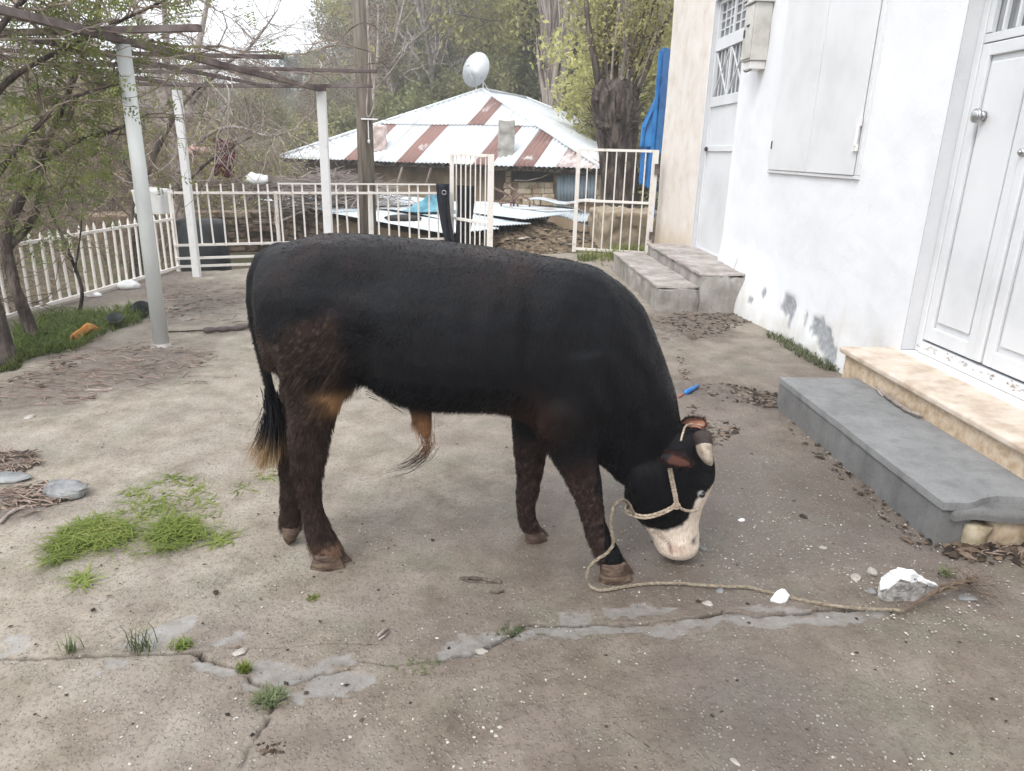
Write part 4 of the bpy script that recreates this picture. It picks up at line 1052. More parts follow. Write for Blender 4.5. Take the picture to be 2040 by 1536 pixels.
# ---- concrete and stone steps
def slabmesh(mbk, x0, x1, y0, y1, z0, z1, n=14, amp=.008, seed=0, erode=None):
    """box with uneven, chipped faces"""
    sx = max(2, int((x1-x0)/.05)); sy = max(2, int((y1-y0)/.05)); sz = max(2, int((z1-z0)/.05))
    o = len(mbk.V); idx = {}; V = []; F = []
    def vid(i, j, k):
        if (i, j, k) not in idx:
            idx[(i, j, k)] = len(V); V.append((x0+(x1-x0)*i/sx, y0+(y1-y0)*j/sy, z0+(z1-z0)*k/sz))
        return idx[(i, j, k)]
    for i in range(sx):
        for j in range(sy):
            F.append((vid(i,j,sz), vid(i+1,j,sz), vid(i+1,j+1,sz), vid(i,j+1,sz)))
    for i in range(sx):
        for k in range(sz):
            F.append((vid(i,0,k), vid(i+1,0,k), vid(i+1,0,k+1), vid(i,0,k+1))); F.append((vid(i,sy,k), vid(i,sy,k+1), vid(i+1,sy,k+1), vid(i+1,sy,k)))
    for j in range(sy):
        for k in range(sz):
            F.append((vid(0,j,k), vid(0,j,k+1), vid(0,j+1,k+1), vid(0,j+1,k))); F.append((vid(sx,j,k), vid(sx,j+1,k), vid(sx,j+1,k+1), vid(sx,j,k+1)))
    A = np.array(V); c = np.array([(x0+x1)/2, (y0+y1)/2, (z0+z1)/2])
    d = np.stack([fbm(A, 7, seed+q, 4)-.5 for q in (0, 50, 90)], 1)*2*amp
    ed = (np.isclose(A[:, 0], x0) | np.isclose(A[:, 0], x1)).astype(int)+(np.isclose(A[:, 1], y0) | np.isclose(A[:, 1], y1))+np.isclose(A[:, 2], z1)
    pull = (c-A); pull /= np.linalg.norm(pull, axis=1)[:, None]
    e = (ed >= 2)*(.003+amp*1.4*sstep(.5, .75, fbm(A, 9, seed+7, 3)))
    A = A+d+pull*e[:, None]
    if erode: A = erode(A)
    mbk.add([tuple(v) for v in A], F); return mbk
def concrete(name, a, b, c, moss=0.0):
    g = NT(name); pos = g.node('ShaderNodeNewGeometry').outputs['Position']
    col = g.ramp(g.noise(pos, 3.5, 8, .7), [(.3, a), (.5, b), (.7, c)])
    st = g.node('ShaderNodeVectorMath', {0: pos, 1: (5, 5, .6)}, operation='MULTIPLY').outputs[0]
    col = g.mix(g.math('MULTIPLY', g.ramp(g.noise(st, 2, 5), [(.5, 0.0), (.75, 1.0)]), .4), col, tuple(q*.5 for q in a))
    if moss: col = g.mix(g.math('MULTIPLY', g.ramp(g.noise(pos, 3, 6), [(.48, 0.0), (.62, 1.0)]), moss), col, (.085,.085,.05))
    col = g.mix(g.math('MULTIPLY', g.ramp(g.noise(pos, 60, 4), [(.32, 1.0), (.42, 0.0)]), .4), col, tuple(q*.55 for q in a))
    return g.out(col, .85, g.bump(g.noise(pos, 60, 6, .7), .4, .006), .25)
M['grey_conc'] = concrete('grey_concrete', (.155,.155,.153), (.205,.205,.203), (.25,.25,.248))
M['old_conc'] = concrete('old_concrete', (.22,.19,.17), (.36,.32,.295), (.49,.45,.42), .25)
M['plast_conc'] = concrete('side_of_steps', (.20,.18,.16), (.30,.275,.25), (.40,.375,.35), .45)
# far steps
fs = thing('far_steps', (2.3, 8.8, 0), 'two crumbling concrete steps below the far white door', 'steps')
sharp(slabmesh(MB(), 1.90, 2.34, 7.56, 10.35, -.06, .235, amp=.03, seed=3).build('lower_step', M['plast_conc'], fs, True))
sharp(slabmesh(MB(), 2.345, XW+.06, 7.54, 10.2, -.06, .385, amp=.032, seed=13).build('upper_step', M['plast_conc'], fs, True))
sharp(slabmesh(MB(), 1.885, 2.34, 7.60, 10.36, .24, .262, amp=.014, seed=23).build('tread', M['old_conc'], fs, True))
sharp(slabmesh(MB(), 2.325, XW+.05, 7.56, 10.21, .388, .412, amp=.014, seed=33).build('tread', M['old_conc'], fs, True))
# near: grey block, then the marble-faced threshold
def chip(A):
    # near end of the block has broken away at the top right corner
    w = sstep(2.98, 2.72, A[:, 1])*sstep(2.10, 2.28, A[:, 0])
    A[:, 1] += w*(.05+.06*fbm(A, 8, 77, 3)); A[:, 2] -= w*.012
    return A
gs = thing('grey_step', (2.25, 3.6, 0), 'long smooth grey concrete step in front of the near double door', 'step')
M['grey_conc2'] = concrete('grey_concrete_face', (.115,.112,.108), (.155,.152,.148), (.195,.192,.188))  # darker copy of the top's concrete, side shade put into the colour
sharp(slabmesh(MB(), 2.005, 2.56, 2.735, 4.53, -.05, .168, amp=.006, seed=41, erode=chip).build('block', M['grey_conc2'], gs, True))
sharp(slabmesh(MB(), 2.0, 2.56, 2.72, 4.54, .170, .205, amp=.004, seed=43, erode=chip).build('screed_top', M['grey_conc'], gs, True))
ms_ = mat('rubble_sandstone', [(.20,.15,.10), (.36,.29,.2), (.46,.4,.31)], 7, rough=.9, bump=.8, bscale=20, objrand=.15)
for k, (x0, x1, z1) in enumerate(((2.13, 2.24, .10), (2.245, 2.40, .125), (2.405, 2.52, .115), (2.525, 2.66, .12))):
    slabmesh(MB(), x0, x1, 2.70+.012*(k % 2), 2.86, -.02, z1, amp=.012, seed=300+k*11).build('stone', ms_, gs, True)
slabmesh(MB(), 2.05, 2.60, 2.70, 2.9, .128, .17, amp=.016, seed=347).build('broken_crust', M['grey_conc2'], gs, True)
M['marble'] = mat('beige_marble', [(.40,.31,.23), (.53,.44,.35), (.60,.52,.44)], 7, rough=.45, bump=.1, bscale=50, spec=.4)
M['travertine'] = mat('beige_stone_face', [(.38,.28,.18), (.48,.37,.26), (.55,.45,.34)], 22, rough=.7, bump=.3, bscale=80)
th = thing('stone_threshold', (2.7, 3.8, 0), 'beige stone threshold slab between the grey step and the near double door', 'threshold')
sharp(slabmesh(MB(), 2.535, XW+.02, 2.2, 4.74, -.02, .318, amp=.002, seed=51).build('riser', M['travertine'], th, True))
def rr_(A): return A
tp = MB(); tp.box((2.505, 2.2, .320), (XW+.10, 4.78, .362)); tp.build('slab', M['marble'], th, bevel=.012)
# door sill, weathered white
MB().box((XW+.004, ND[0]+.005, .3625), (XW+.14, ND[1]-.005, .374)).build('door_sill', M['white_steel'], house)

# ================================================================== FENCES AND GATE
def picket_fence(root, A, B, z0, z1, spacing, rails, m, w=.022, pointed=True, rw=.03, pz0=None, skip=None, postev=None, post_m=None):
    A = Vector(A); B = Vector(B); d = (B-A); Ln = d.length; d.normalize(); n = int(Ln/spacing); off = Vector(root['_at'])
    q = MB(); h = w/2
    if pointed:
        q.box((-h, -h, z0), (h, h, z1-.045)); t = z1-.0445; q.add([(-h,-h,t),(h,-h,t),(h,h,t),(-h,h,t),(0,0,z1)], [(0,1,4),(1,2,4),(2,3,4),(3,0,4)])
    else: q.box((-h, -h, z0), (h, h, z1))
    me = None; ang = math.atan2(d.y, d.x); rr = random.Random(int(Ln*100))
    for k in range(n+1):
        if skip and skip(k): continue
        p = A+d*(spacing*(k+.3))
        if me is None:
            o = q.build('picket', m, root); o['_at'] = (0, 0, 0); me = o.data; me.transform(Matrix.Translation(Vector(root['_at'])))
        else: o = link('picket', me, root)
        o.location = p-off; o.location.z = -off.z+rr.uniform(-.008, .008); o.rotation_euler = (rr.uniform(-.02, .02), rr.uniform(-.02, .02), ang+rr.uniform(-.05, .05))
    nrm = Vector((d.y, -d.x, 0))*(w/2+rw/2+.001)
    for (z, a, b) in rails:
        p = A+d*(Ln*a)+nrm; q_ = A+d*(Ln*b)+nrm; p.z = q_.z = z
        MB().bar(p, q_, rw, rw).build('rail', m, root)
lf = thing('picket_fence', (-4.1, 7.5, 0), 'low cream white picket fence running along the left edge of the yard beside the trees', 'fence')
picket_fence(lf, (-4.62, 4.4, 0), (-3.96, 9.62, 0), .03, .755, .142, [(.665, 0, 1), (.05, 0, 1)], M['cream_steel'], w=.021)
bf = thing('picket_fence', (-2.2, 10.2, 0), 'white steel bar fence across the back of the yard from corner post to gate', 'fence')
FB0, FB1 = Vector((-3.98, 9.65, 0)), Vector((-.48, 11.02, 0))
picket_fence(bf, FB0, FB1, .30, 1.10, .148, [(.985, 0, 1), (.325, 0, 1), (.155, 0, 1), (.05, 0, 1)], M['cream_steel'], w=.021, pointed=False)
p_ = FB0.lerp(FB1, .36); MB().bar(Vector((p_.x, p_.y-.02, 1.105)), Vector((FB1.x, FB1.y-.02, 1.105)), .02, .02).build('top_rail', M['cream_steel'], bf)
for t in (0.0, .345, .69, 1.0):
    c = FB0.lerp(FB1, t)+Vector((.0, .06, 0)); MB().bar((c.x, c.y, -.4), (c.x, c.y, 1.0), .04, .04).build('post', M['cream_steel'], bf)
def gate_leaf(name, A, B, z0, z1, n, midz, label, fw=.055, nearw=None):
    A = Vector(A); B = Vector(B); g = thing(name, (A.x, A.y, 0), label, 'gate')
    def U(p, z): return Vector((p.x, p.y, z))
    for (p, w) in ((A, fw), (B, nearw or fw)): MB().bar(U(p, z0-.03), U(p, z1), w, w).build('upright', M['cream_steel'], g, bevel=.003)
    d = (B-A).normalized(); a = A+d*fw*.5; b = B-d*(nearw or fw)*.5
    for z in (z1-.02, midz, z0+.02): MB().bar(U(a, z), U(b, z), .04, .04).build('rail', M['cream_steel'], g, bevel=.003)
    for k in range(1, n+1):
        p = A.lerp(B, k/(n+1)); MB().bar(U(p, z0+.041), U(p, z1-.041), .018, .018).build('bar', M['cream_steel'], g)
    return g
gr = gate_leaf('yard_gate', (1.545, 12.06, 0), (2.70, 11.70, 0), .06, 1.665, 7, .86, 'closed right leaf of the white barred gate next to the house corner', .06, .085)
MB().box((2.69, 11.62, 1.30), (2.76, 11.655, 1.46)).box((2.69, 11.62, .30), (2.76, 11.655, .42)).build('hinge', M['brown_steel'], gr)
gl_ = gate_leaf('yard_gate', (-.44, 11.15, 0), (.125, 10.25, 0), .08, 1.545, 7, .62, 'open left leaf of the white barred gate swung towards the yard', .06, .085)

# ================================================================== PERGOLA
pg = thing('pergola', (-2.6, 5.84, 0), 'rusty steel pergola frame on three pale pipe posts over the left of the yard', 'pergola')
M['post_paint'] = mat('pale_green_white_pipe', [(.47,.48,.46), (.55,.56,.54), (.60,.605,.59)], 3, rough=.5, bump=.1, stretch=(1,1,.4))
t = MB(); t.tube([(-2.606, 5.85, 0.0), (-2.606, 5.85, 2.262)], [.060, .050], 20); o_ = t.build('post', M['post_paint'], pg, True); o_['label'] = 'thick round pipe post'
MB().tube([(-2.606, 5.85, -.02), (-2.606, 5.85, .03)], [.095, .07], 14).build('footing', M['old_conc'], pg)
MB().bar((-3.54, 9.17, -.02), (-3.54, 9.17, 2.17), .085, .085, up=(0,1,0)).build('post', M['white_steel'], pg, bevel=.006)
MB().bar((-1.92, 9.35, -.02), (-1.92, 9.35, 2.215), .10, .10, up=(0,1,0)).build('post', M['white_steel'], pg, bevel=.006)
ZB = 2.235
def beam(p, q, w=.06, h=.05): MB().bar(p, q, w, h).build('beam', M['brown_steel'], pg, bevel=.003)
pa, pb_ = Vector((-2.606, 5.85, ZB+.055)), Vector((-1.92, 9.35, ZB)); dA = (pb_-pa).normalized()
beam(pa-dA*2.6, pb_+dA*.08, .06, .05)
beam(Vector((-4.4, 6.38, ZB+.108)), Vector((-1.93, 5.52, ZB+.108)), .05, .045)
for yy, x0, x1 in ((6.75, -4.6, -1.66), (7.72, -4.6, -1.02), (8.4, -4.4, -3.0)):
    beam(Vector((x0, yy+.12, ZB+.06)), Vector((x1, yy-.10, ZB+.06)), .036, .034)
beam(Vector((-4.5, 9.10, ZB-.02)), Vector((-3.0, 9.18, ZB)), .05, .04); beam(Vector((-2.99, 9.18, ZB)), Vector((-1.30, 9.30, ZB+.052)), .045, .04)
beam(Vector((-3.05, 5.5, ZB)), Vector((-2.46, 9.16, ZB)), .036, .034)
beam(Vector((-4.25, 5.2, ZB)), Vector((-3.54, 9.2, ZB)), .04, .04)
# ================================================================== UTILITY POLE
up = thing('utility_pole', (-1.78, 11.7, -.6), 'weathered wooden utility pole with a cable, rising behind the back fence', 'pole')
t = MB(); t.tube([(-1.78, 11.7, -.7), (-1.775, 11.7, 2.0), (-1.77, 11.7, 7.2)], [.135, .122, .09], 18); t.build('pole_shaft', M['pole_wood'], up, True)
c = MB(); c.tube(smooth_path([(-1.68, 11.56, 7.0), (-1.655, 11.56, 4.2), (-1.645, 11.56, 3.0), (-1.60, 11.55, 2.35), (-1.63, 11.55, 2.12), (-1.72, 11.56, 2.08), (-1.66, 11.56, 2.9), (-1.69, 11.57, 4.5)], 5), .010, 6); c.build('cable', M['grey_twig'], up, True)
MB().box((-1.80, 11.53, 1.985), (-1.56, 11.62, 2.005)).build('bracket', M['white_steel'], up)
MB().tube([(-1.70, 11.55, 1.98), (-1.70, 11.55, 1.72)], .008, 6).ball((-1.70, 11.55, 1.68), (.018, .018, .03)).build('insulator', M['white_steel'], up)
# ================================================================== HOUSE BELOW, WITH THE SHEET METAL ROOF
bR = AY(1197, 335, 21.0); bL = AY(556, 313, 26.0); bR.z = bL.z = 1.196
eV = (bL-bR); EL = eV.length; eV.normalize(); nV = Vector((eV.y, -eV.x, 0)); nV = nV if nV.y > 0 else -nV
def BH(s, t, z): return bR+eV*s+nV*t+Vector((0, 0, z-1.196))
DP, RL, RISE = 4.6, 4.0, 2.43; DEP = 2*DP+RL; SM = EL/2+.25
bh = thing('mud_house', tuple(BH(EL/2, 4, -1.3)), 'low mud walled house below the yard under a hipped sheet metal roof with rusty stripes', 'house')
def sheet_mat(name, a, b, rust, lo, hi, rough=.38, metal=.0):
    g = NT(name); pos = g.node('ShaderNodeNewGeometry').outputs['Position']
    col = g.ramp(g.noise(pos, .8, 6), [(.3, a), (.7, b)])
    col = g.mix(g.ramp(g.noise(pos, 1.7, 8, .7), [(lo, 0.0), (hi, 1.0)]), col, rust)
    oi = g.node('ShaderNodeObjectInfo').outputs['Random']; hv = g.node('ShaderNodeMapRange', {'Value': oi, 'To Min': .88, 'To Max': 1.08}).outputs[0]
    col = g.node('ShaderNodeHueSaturation', {'Color': col, 'Value': hv}).outputs[0]
    return g.out(col, rough, g.bump(g.noise(pos, 6, 3), .1, .02), .5, metal)
M['zinc'] = sheet_mat('galvanised_roof_sheet', (.52,.55,.565), (.66,.68,.69), (.30,.23,.20), .60, .78)
M['rust_sheet'] = sheet_mat('red_brown_roof_sheet', (.175,.082,.065), (.235,.125,.10), (.5,.48,.46), .58, .68, .6)
M['mix_sheet'] = sheet_mat('half_rusted_sheet', (.45,.38,.35), (.62,.6,.59), (.27,.14,.11), .42, .62, .5)
def roof_face(s0, s1, tlo, thi, org, along, up, rise_per, m, corr=.15, amp=.020, name='roof_sheet', zoff=0.0):
    """corrugated strip between s0 and s1; tlo/thi give the lower and upper limit at each s"""
    n = max(4, int((s1-s0)/corr*4)); V = []; F = []
    N3 = along.cross(up); N3 = N3 if N3.z > 0 else -N3; k = 0
    for i in range(n+1):
        s = s0+(s1-s0)*i/n; a, b = tlo(s), thi(s)
        if b-a < .02: b = a+.02
        h = amp*math.sin(2*math.pi*s/corr)+zoff
        for t in (a, a+(b-a)*.5, b):
            V.append(org+along*s+up*t+N3*(h+.01*math.sin(s*1.7+t*2.3)))
    for i in range(n):
        for j in range(2):
            q = i*3+j; F.append((q, q+3, q+4, q+1))
    mb = MB(); mb.add(V, F)
    o = mb.build(name, m, bh, True)
    md = o.modifiers.new('thick', 'SOLIDIFY'); md.thickness = .004; return o
Lt = math.hypot(DP, RISE); upF = (nV*DP+Vector((0, 0, RISE))).normalized(); SC = EL/2+.3
fhi = lambda s: Lt*min(s/SC, (EL-s)/(EL-SC)) if True else 0
NC = 17; W_ = EL/NC; rr = random.Random(4)
def near_col(us):
    out = set()
    for u in us:
        best = min(range(NC), key=lambda k: abs(proj_u(BH((k+.5)*W_, 0, 1.2))-u)); out.add(best)
    return out
def proj_px(p):
    c = _R.transposed() @ (Vector(p)-Vector((0, 0, CAM_H))); return 1020+FPX*c.x/-c.z, 768-FPX*c.y/-c.z
def proj_u(p): return proj_px(p)[0]
lowR = near_col([700, 822, 958, 1064]); lowM = near_col([1128, 1160]); upR = near_col([868])
SEAM = 2.55
for k in range(NC):
    s0, s1 = k*W_, (k+1)*W_-.0
    m_ = M['rust_sheet'] if k in lowR else (M['mix_sheet'] if k in lowM else M['zinc'])
    roof_face(s0, s1, lambda s: -.05, lambda s: min(fhi(s), SEAM), bR, eV, upF, 0, m_, zoff=.004*(k % 2))
    if max(fhi(s0), fhi(s1), fhi((s0+s1)/2)) > SEAM+.15:
        m_ = M['rust_sheet'] if k in upR else M['zinc']
        roof_face(s0, s1, lambda s: SEAM-.08, lambda s: max(fhi(s), SEAM-.07), bR, eV, upF, 0, m_, zoff=.022+.004*(k % 2))
# right side face (runs back along nV from the right corner)
upS = (eV*SC+Vector((0, 0, RISE))).normalized(); LtS = math.hypot(SC, RISE)
shi = lambda s: LtS*min(1.0, s/DP, (DEP-s)/DP)
for k in range(14):
    s0, s1 = k*DEP/14, (k+1)*DEP/14
    roof_face(s0, s1, lambda s: -.05, shi, bR, nV, upS, 0, M['mix_sheet'] if k in (0,) else M['zinc'], zoff=.004*(k % 2))
# left face and back face close the roof
upL = (-eV*(EL-SC)+Vector((0, 0, RISE))).normalized(); LtL = math.hypot(EL-SC, RISE)
for k in range(7): roof_face(k*DEP/7, (k+1)*DEP/7, lambda s: -.05, lambda s: LtL*min(1.0, s/DP, (DEP-s)/DP), bL, nV, upL, 0, M['zinc'])
bB = BH(0, DEP, 1.196); upB = (-nV*DP+Vector((0, 0, RISE))).normalized()
for k in range(7): roof_face(k*EL/7, (k+1)*EL/7, lambda s: -.05, fhi, bB, eV, upB, 0, M['zinc'])
ap = BH(SC, DP, 1.196+RISE); ap2 = BH(SC, DP+RL, 1.196+RISE)
for a, b in ((BH(0, 0, 1.2), ap), (BH(EL, 0, 1.2), ap), (ap, ap2), (ap2, BH(0, DEP, 1.2))):
    c = MB(); up_ = Vector((0, 0, .03)); c.tube([a+up_, a.lerp(b, .5)+up_, b+up_], .055, 8); c.build('ridge_cap', M['zinc'], bh, True)
# walls
M['mud'] = mat('mud_plaster', [(.16,.112,.07), (.24,.175,.115), (.31,.24,.165)], 1.6, rough=.95, bump=.5, bscale=12)
M['dark_fill'] = mat('opening_shade_and_sack', [(.02,.017,.015), (.04,.033,.03)], 3)
w = MB(); a0 = .6
w.hexa([BH(.5, a0, -1.6), BH(EL-.5, a0, -1.6), BH(EL-.5, DEP-.6, -1.6), BH(.5, DEP-.6, -1.6), BH(.5, a0, 1.12), BH(EL-.5, a0, 1.12), BH(EL-.5, DEP-.6, 1.12), BH(.5, DEP-.6, 1.12)]); w.build('wall', M['mud'], bh, fixn=True)
def wall_px(u, v, t=.6):
    """point of the front wall plane seen at a photo pixel"""
    d = ray(u, v); o = Vector((0, 0, CAM_H)); p0 = BH(0, t, 0); k = (p0-o).dot(nV)/d.dot(nV); return o+d*k
def wall_box(name, u0, v0, u1, v1, t0, m, depth=.06):
    a = wall_px(u0, v1, t0); b = wall_px(u1, v1, t0); c = wall_px(u1, v0, t0); d = wall_px(u0, v0, t0); dn = nV*depth
    return MB().hexa([a, b, b+dn, a+dn, d, c, c+dn, d+dn]).build(name, m, bh, bevel=.01, fixn=True)
wall_box('opening', 1008, 338, 1103, 362, .585, M['dark_fill'])  # dark slab on the solid wall, colour standing in for the opening's shade
wall_box('opening', 985, 340, 1006, 398, .586, mat('dark_brown_door', [(.05,.03,.022), (.1,.06,.045)], 4, stretch=(4,4,.4)))
M['blue_sheet'] = mat('grey_blue_corrugated', [(.22,.29,.35), (.30,.37,.43), (.36,.42,.47)], 3, rough=.5, stretch=(1,1,.3))
q = MB(); pts = [wall_px(1109+(1188-1109)*i/48, 348, .50)+nV*(.02*math.sin(i*math.pi/2)) for i in range(49)]; low = [wall_px(1109+(1188-1109)*i/48, 402, .50)+nV*(.02*math.sin(i*math.pi/2)) for i in range(49)]
q.add(pts+low, [(i, i+1, 50+i, 49+i) for i in range(48)]); o_ = q.build('sheet_door', M['blue_sheet'], bh, True); md = o_.modifiers.new('t', 'SOLIDIFY'); md.thickness = .01; o_['label'] = 'grey blue corrugated sheet over a doorway'
wall_box('lintel', 1100, 343, 1200, 348, .45, M['brown_steel'], .08)
# sandstone blocks round the openings
M['block'] = mat('sandstone_block', [(.26,.19,.125), (.38,.30,.215), (.48,.41,.32)], 3, rough=.95, bump=.7, bscale=14, objrand=.16)
rr = random.Random(11)
def stones(u0, v0, u1, v1, nrow, wpx, par, m, t=.56):
    vv = v0
    for r_ in range(nrow):
        hgt = (v1-v0)/nrow; u = u0+rr.uniform(-4, 4)
        while u < u1-4:
            w_ = wpx*rr.uniform(.6, 1.4); ue = min(u+w_, u1+rr.uniform(-3, 3))
            j = lambda: rr.uniform(-.9, .9); dep = rr.uniform(.03, .09)
            a = wall_px(u+.5+j(), vv+hgt-.4+j()*.5, t); b = wall_px(ue-.5+j(), vv+hgt-.4+j()*.5, t); c = wall_px(ue-.5+j(), vv+.4+j()*.5, t); d = wall_px(u+.5+j(), vv+.4+j()*.5, t)
            o = -nV*dep; MB().hexa([a+o, b+o, b+nV*.1, a+nV*.1, d+o, c+o, c+nV*.1, d+nV*.1]).build('stone', m, par, bevel=.02, fixn=True)
            u = ue
        vv += hgt
stones(1034, 363, 1106, 398, 3, 22, bh, M['block']); stones(1006, 340, 1020, 400, 5, 14, bh, M['block']); stones(1190, 350, 1215, 402, 4, 13, bh, M['block']); stones(1040, 396, 1110, 410, 1, 20, bh, M['block'])
for (u0, v0, u1, v1) in ((803,328,786,388), (860,330,848,372)):
    c = MB(); c.tube([wall_px(u0, v0, .1), wall_px((u0+u1)/2, (v0+v1)/2, .16), wall_px(u1, v1, .1)], .04, 8); c.build('prop_pole', M['pale_bark'], bh, True)
c = MB(); c.tube([wall_px(u, v, .3) for u, v in ((1025,359),(1050,360),(1080,353),(1104,341))], .018, 6); c.build('hose', M['grey_twig'], bh, True)
c = MB(); c.bar(BH(.1, .12, 1.09), BH(EL-.1, .12, 1.09), .12, .10); c.build('eave_beam', M['dark_bark'], bh)
rr = random.Random(5)
for k in range(26):
    s = .3+k*(EL-.6)/25; MB().tube([BH(s, -.02, 1.13), BH(s, .6, 1.32)], .045, 7).build('rafter_end', M['pole_wood'], bh, True)
# chimney
def roof_pt(u, v):
    d = ray(u, v); o = Vector((0, 0, CAM_H)); N3 = eV.cross(upF); k = (bR-o).dot(N3)/d.dot(N3); return o+d*k
cp = roof_pt(1008, 305); q = MB()
slabmesh(q, cp.x-.24, cp.x+.24, cp.y-.2, cp.y+.25, cp.z-.2, cp.z+.92, amp=.04, seed=71); q.build('chimney', mat('chimney_render', [(.26,.24,.21), (.36,.34,.31), (.45,.43,.40)], 3, rough=.95, bump=.6), bh, True)
cp = roof_pt(758, 296); q = MB(); slabmesh(q, cp.x-.2, cp.x+.2, cp.y-.2, cp.y+.25, cp.z-.1, cp.z+.72, amp=.05, seed=73); q.build('chimney', mat('pink_chimney', [(.38,.28,.25), (.52,.42,.39), (.6,.52,.5)], 3, rough=.95, bump=.6), bh, True)

# ---- satellite dish on the ridge
dc = AY(950, 140, (ap.y+.2)); ds = thing('satellite_dish', tuple(ap+Vector((.0, .0, .05))), 'round pale grey satellite dish on a stand at the peak of the metal roof', 'satellite dish')
ax = Vector((-.60, -.74, .22)).normalized(); u1 = ax.orthogonal().normalized(); u2 = ax.cross(u1); q = MB(); R0 = .60; rings = []
for layer, so in ((0, 0), (1, -.02)):
    for i in range(0, 8):
        r_ = R0*i/7+.001; rings.append([dc+ax*(.16*(r_/R0)**2-.09+so)+(u1*math.cos(6.283*j/32)+u2*math.sin(6.283*j/32))*r_ for j in range(32)])
q.loft(rings[:8][::-1]+rings[8:], cap=True); M['dish'] = mat('dish_paint', [(.50,.52,.53), (.62,.64,.65), (.66,.67,.68)], 4, rough=.45)
q.build('reflector', M['dish'], ds, True, fixn=True)
q = MB(); q.tube([ap+Vector((.04, 0, 0)), ap+Vector((.02, .0, .30)), dc-ax*.11], .03, 8); q.build('mast', M['dish'], ds, True)
for k, a_ in enumerate((Vector((.30, -.15, -.12)), Vector((-.25, -.1, -.12)))): MB().tube([ap+a_, dc-ax*.1+Vector((0, 0, -.1))], .018, 6).build('strut', M['dish'], ds, True)
q = MB(); f0 = dc+ax*.62; q.tube([dc+u1*.0-Vector((0, 0, .5))+ax*.08, f0], .016, 6); q.tube([f0-ax*.02, f0-ax*.14], [.04, .05], 10); q.build('feed_arm', M['dish'], ds, True)

# ================================================================== SHED WITH LOOSE CORRUGATED SHEETS
sd = thing('shed', (-3, 15, -1.0), 'low rubble and mud shed wall behind the back fence carrying loose roof sheets', 'shed')
sA = Vector((-5.0, 17.95, 0)); sB = Vector((-.52, 12.42, 0)); sd_d = (sB-sA).normalized(); sd_n = Vector((-sd_d.y, sd_d.x, 0)); sd_n = sd_n if sd_n.x > 0 else -sd_n
q = MB(); C_ = sA+sd_d*.1; 
def SD(a, n, z): return sA+sd_d*a+sd_n*n+Vector((0, 0, z))
LS = (sB-sA).length
q.hexa([SD(-.2, .12, -1.5), SD(LS-.1, .12, -1.5), SD(LS-.5, 1.6, -1.5), SD(-.2, 3.0, -1.5), SD(-.2, .12, .18), SD(LS-.1, .12, .10), SD(LS-.9, 1.6, .1), SD(-.2, 3.0, .2)]); q.build('wall', M['mud'], sd, fixn=True)
sC = Vector((-8.6, 16.3, 0)); q = MB(); dC = (sA-sC).normalized(); nC = Vector((-dC.y, dC.x, 0))
q.hexa([sC+nC*.1+Vector((0,0,-1.5)), sA+nC*.1+Vector((0,0,-1.5)), sA+nC*1.5+Vector((0,0,-1.5)), sC+nC*1.5+Vector((0,0,-1.5)), sC+nC*.1+Vector((0,0,.0)), sA+nC*.1+Vector((0,0,.0)), sA+nC*1.5, sC+nC*1.5]); q.build('wall', M['mud'], sd, fixn=True)
rr = random.Random(21); M['rubble'] = mat('brown_rubble', [(.09,.062,.04), (.17,.125,.085), (.25,.195,.14)], 6, rough=.95, bump=.8, bscale=25, objrand=.25)
def course(P, d, n, L0, L1, ztop, rows, hgt, wd):
    z = ztop
    for r_ in range(rows):
        x = L0+rr.uniform(-.1, .1)
        while x < L1:
            w_ = wd*rr.uniform(.6, 1.5); h_ = hgt*rr.uniform(.75, .95); j = lambda s_=.02: rr.uniform(-s_, s_); dep = rr.uniform(.03, .12)
            c = [P+d*(x+a+j())+n*(b)+Vector((0, 0, z-h_*c_+j(.012))) for (a, b, c_) in ((.012, -dep+.1+j(), 1), (w_-.012, -dep+.1+j(), 1), (w_-.01, .3, 1), (.01, .3, 1), (.012, -dep+.12+j(), 0), (w_-.012, -dep+.12+j(), 0), (w_-.01, .3, 0), (.01, .3, 0))]
            MB().hexa(c).build('stone', M['rubble'], sd, bevel=.022, fixn=True); x += w_
        z -= hgt
course(sC, dC, nC, 2.0, 4.1, .06, 6, .155, .34); course(sA, sd_d, sd_n, -.1, 2.6, .02, 5, .155, .36); course(sA, sd_d, sd_n, 2.7, 5.0, -.28, 3, .16, .4)
M['sheet'] = mat('worn_corrugated_sheet', [(.34,.40,.43), (.50,.555,.585), (.60,.64,.66)], 1.3, rough=.33, bump=.05, spec=.6, objrand=.10)
M['rusty_end'] = mat('rust_spotted_sheet', [(.25,.2,.17), (.45,.47,.48), (.55,.58,.6)], 2.2, rough=.45, objrand=.1)
def loose_sheet(org, d, n, L_, W2, label, bend=lambda a, b: 0.0, group='loose corrugated sheets on the shed', m=None):
    """one corrugated sheet; d runs along the ribs"""
    na, nb = 9, int(W2/.076*4); V = []; F = []
    for b in range(nb+1):
        y_ = W2*b/nb
        for a in range(na+1):
            x_ = L_*a/na; V.append(org+d*x_+n*y_+Vector((0, 0, bend(x_/L_, y_/W2)+.013*math.sin(2*math.pi*y_/.076))))
    for b in range(nb):
        for a in range(na):
            q_ = b*(na+1)+a; F.append((q_, q_+1, q_+na+2, q_+na+1))
    mb = MB(); mb.add(V, F); o = mb.build('corrugated_sheet', m or M['sheet'], None, True, loc=tuple(org)); md = o.modifiers.new('t', 'SOLIDIFY'); md.thickness = .004
    return tag(o, label, 'metal sheet', group)
loose_sheet(SD(-.25, -.16, .34), sd_d, sd_n, 3.6, 1.15, 'pale corrugated sheet at the far left end of the shed front edge', lambda a, b: .02*b-.02*a)
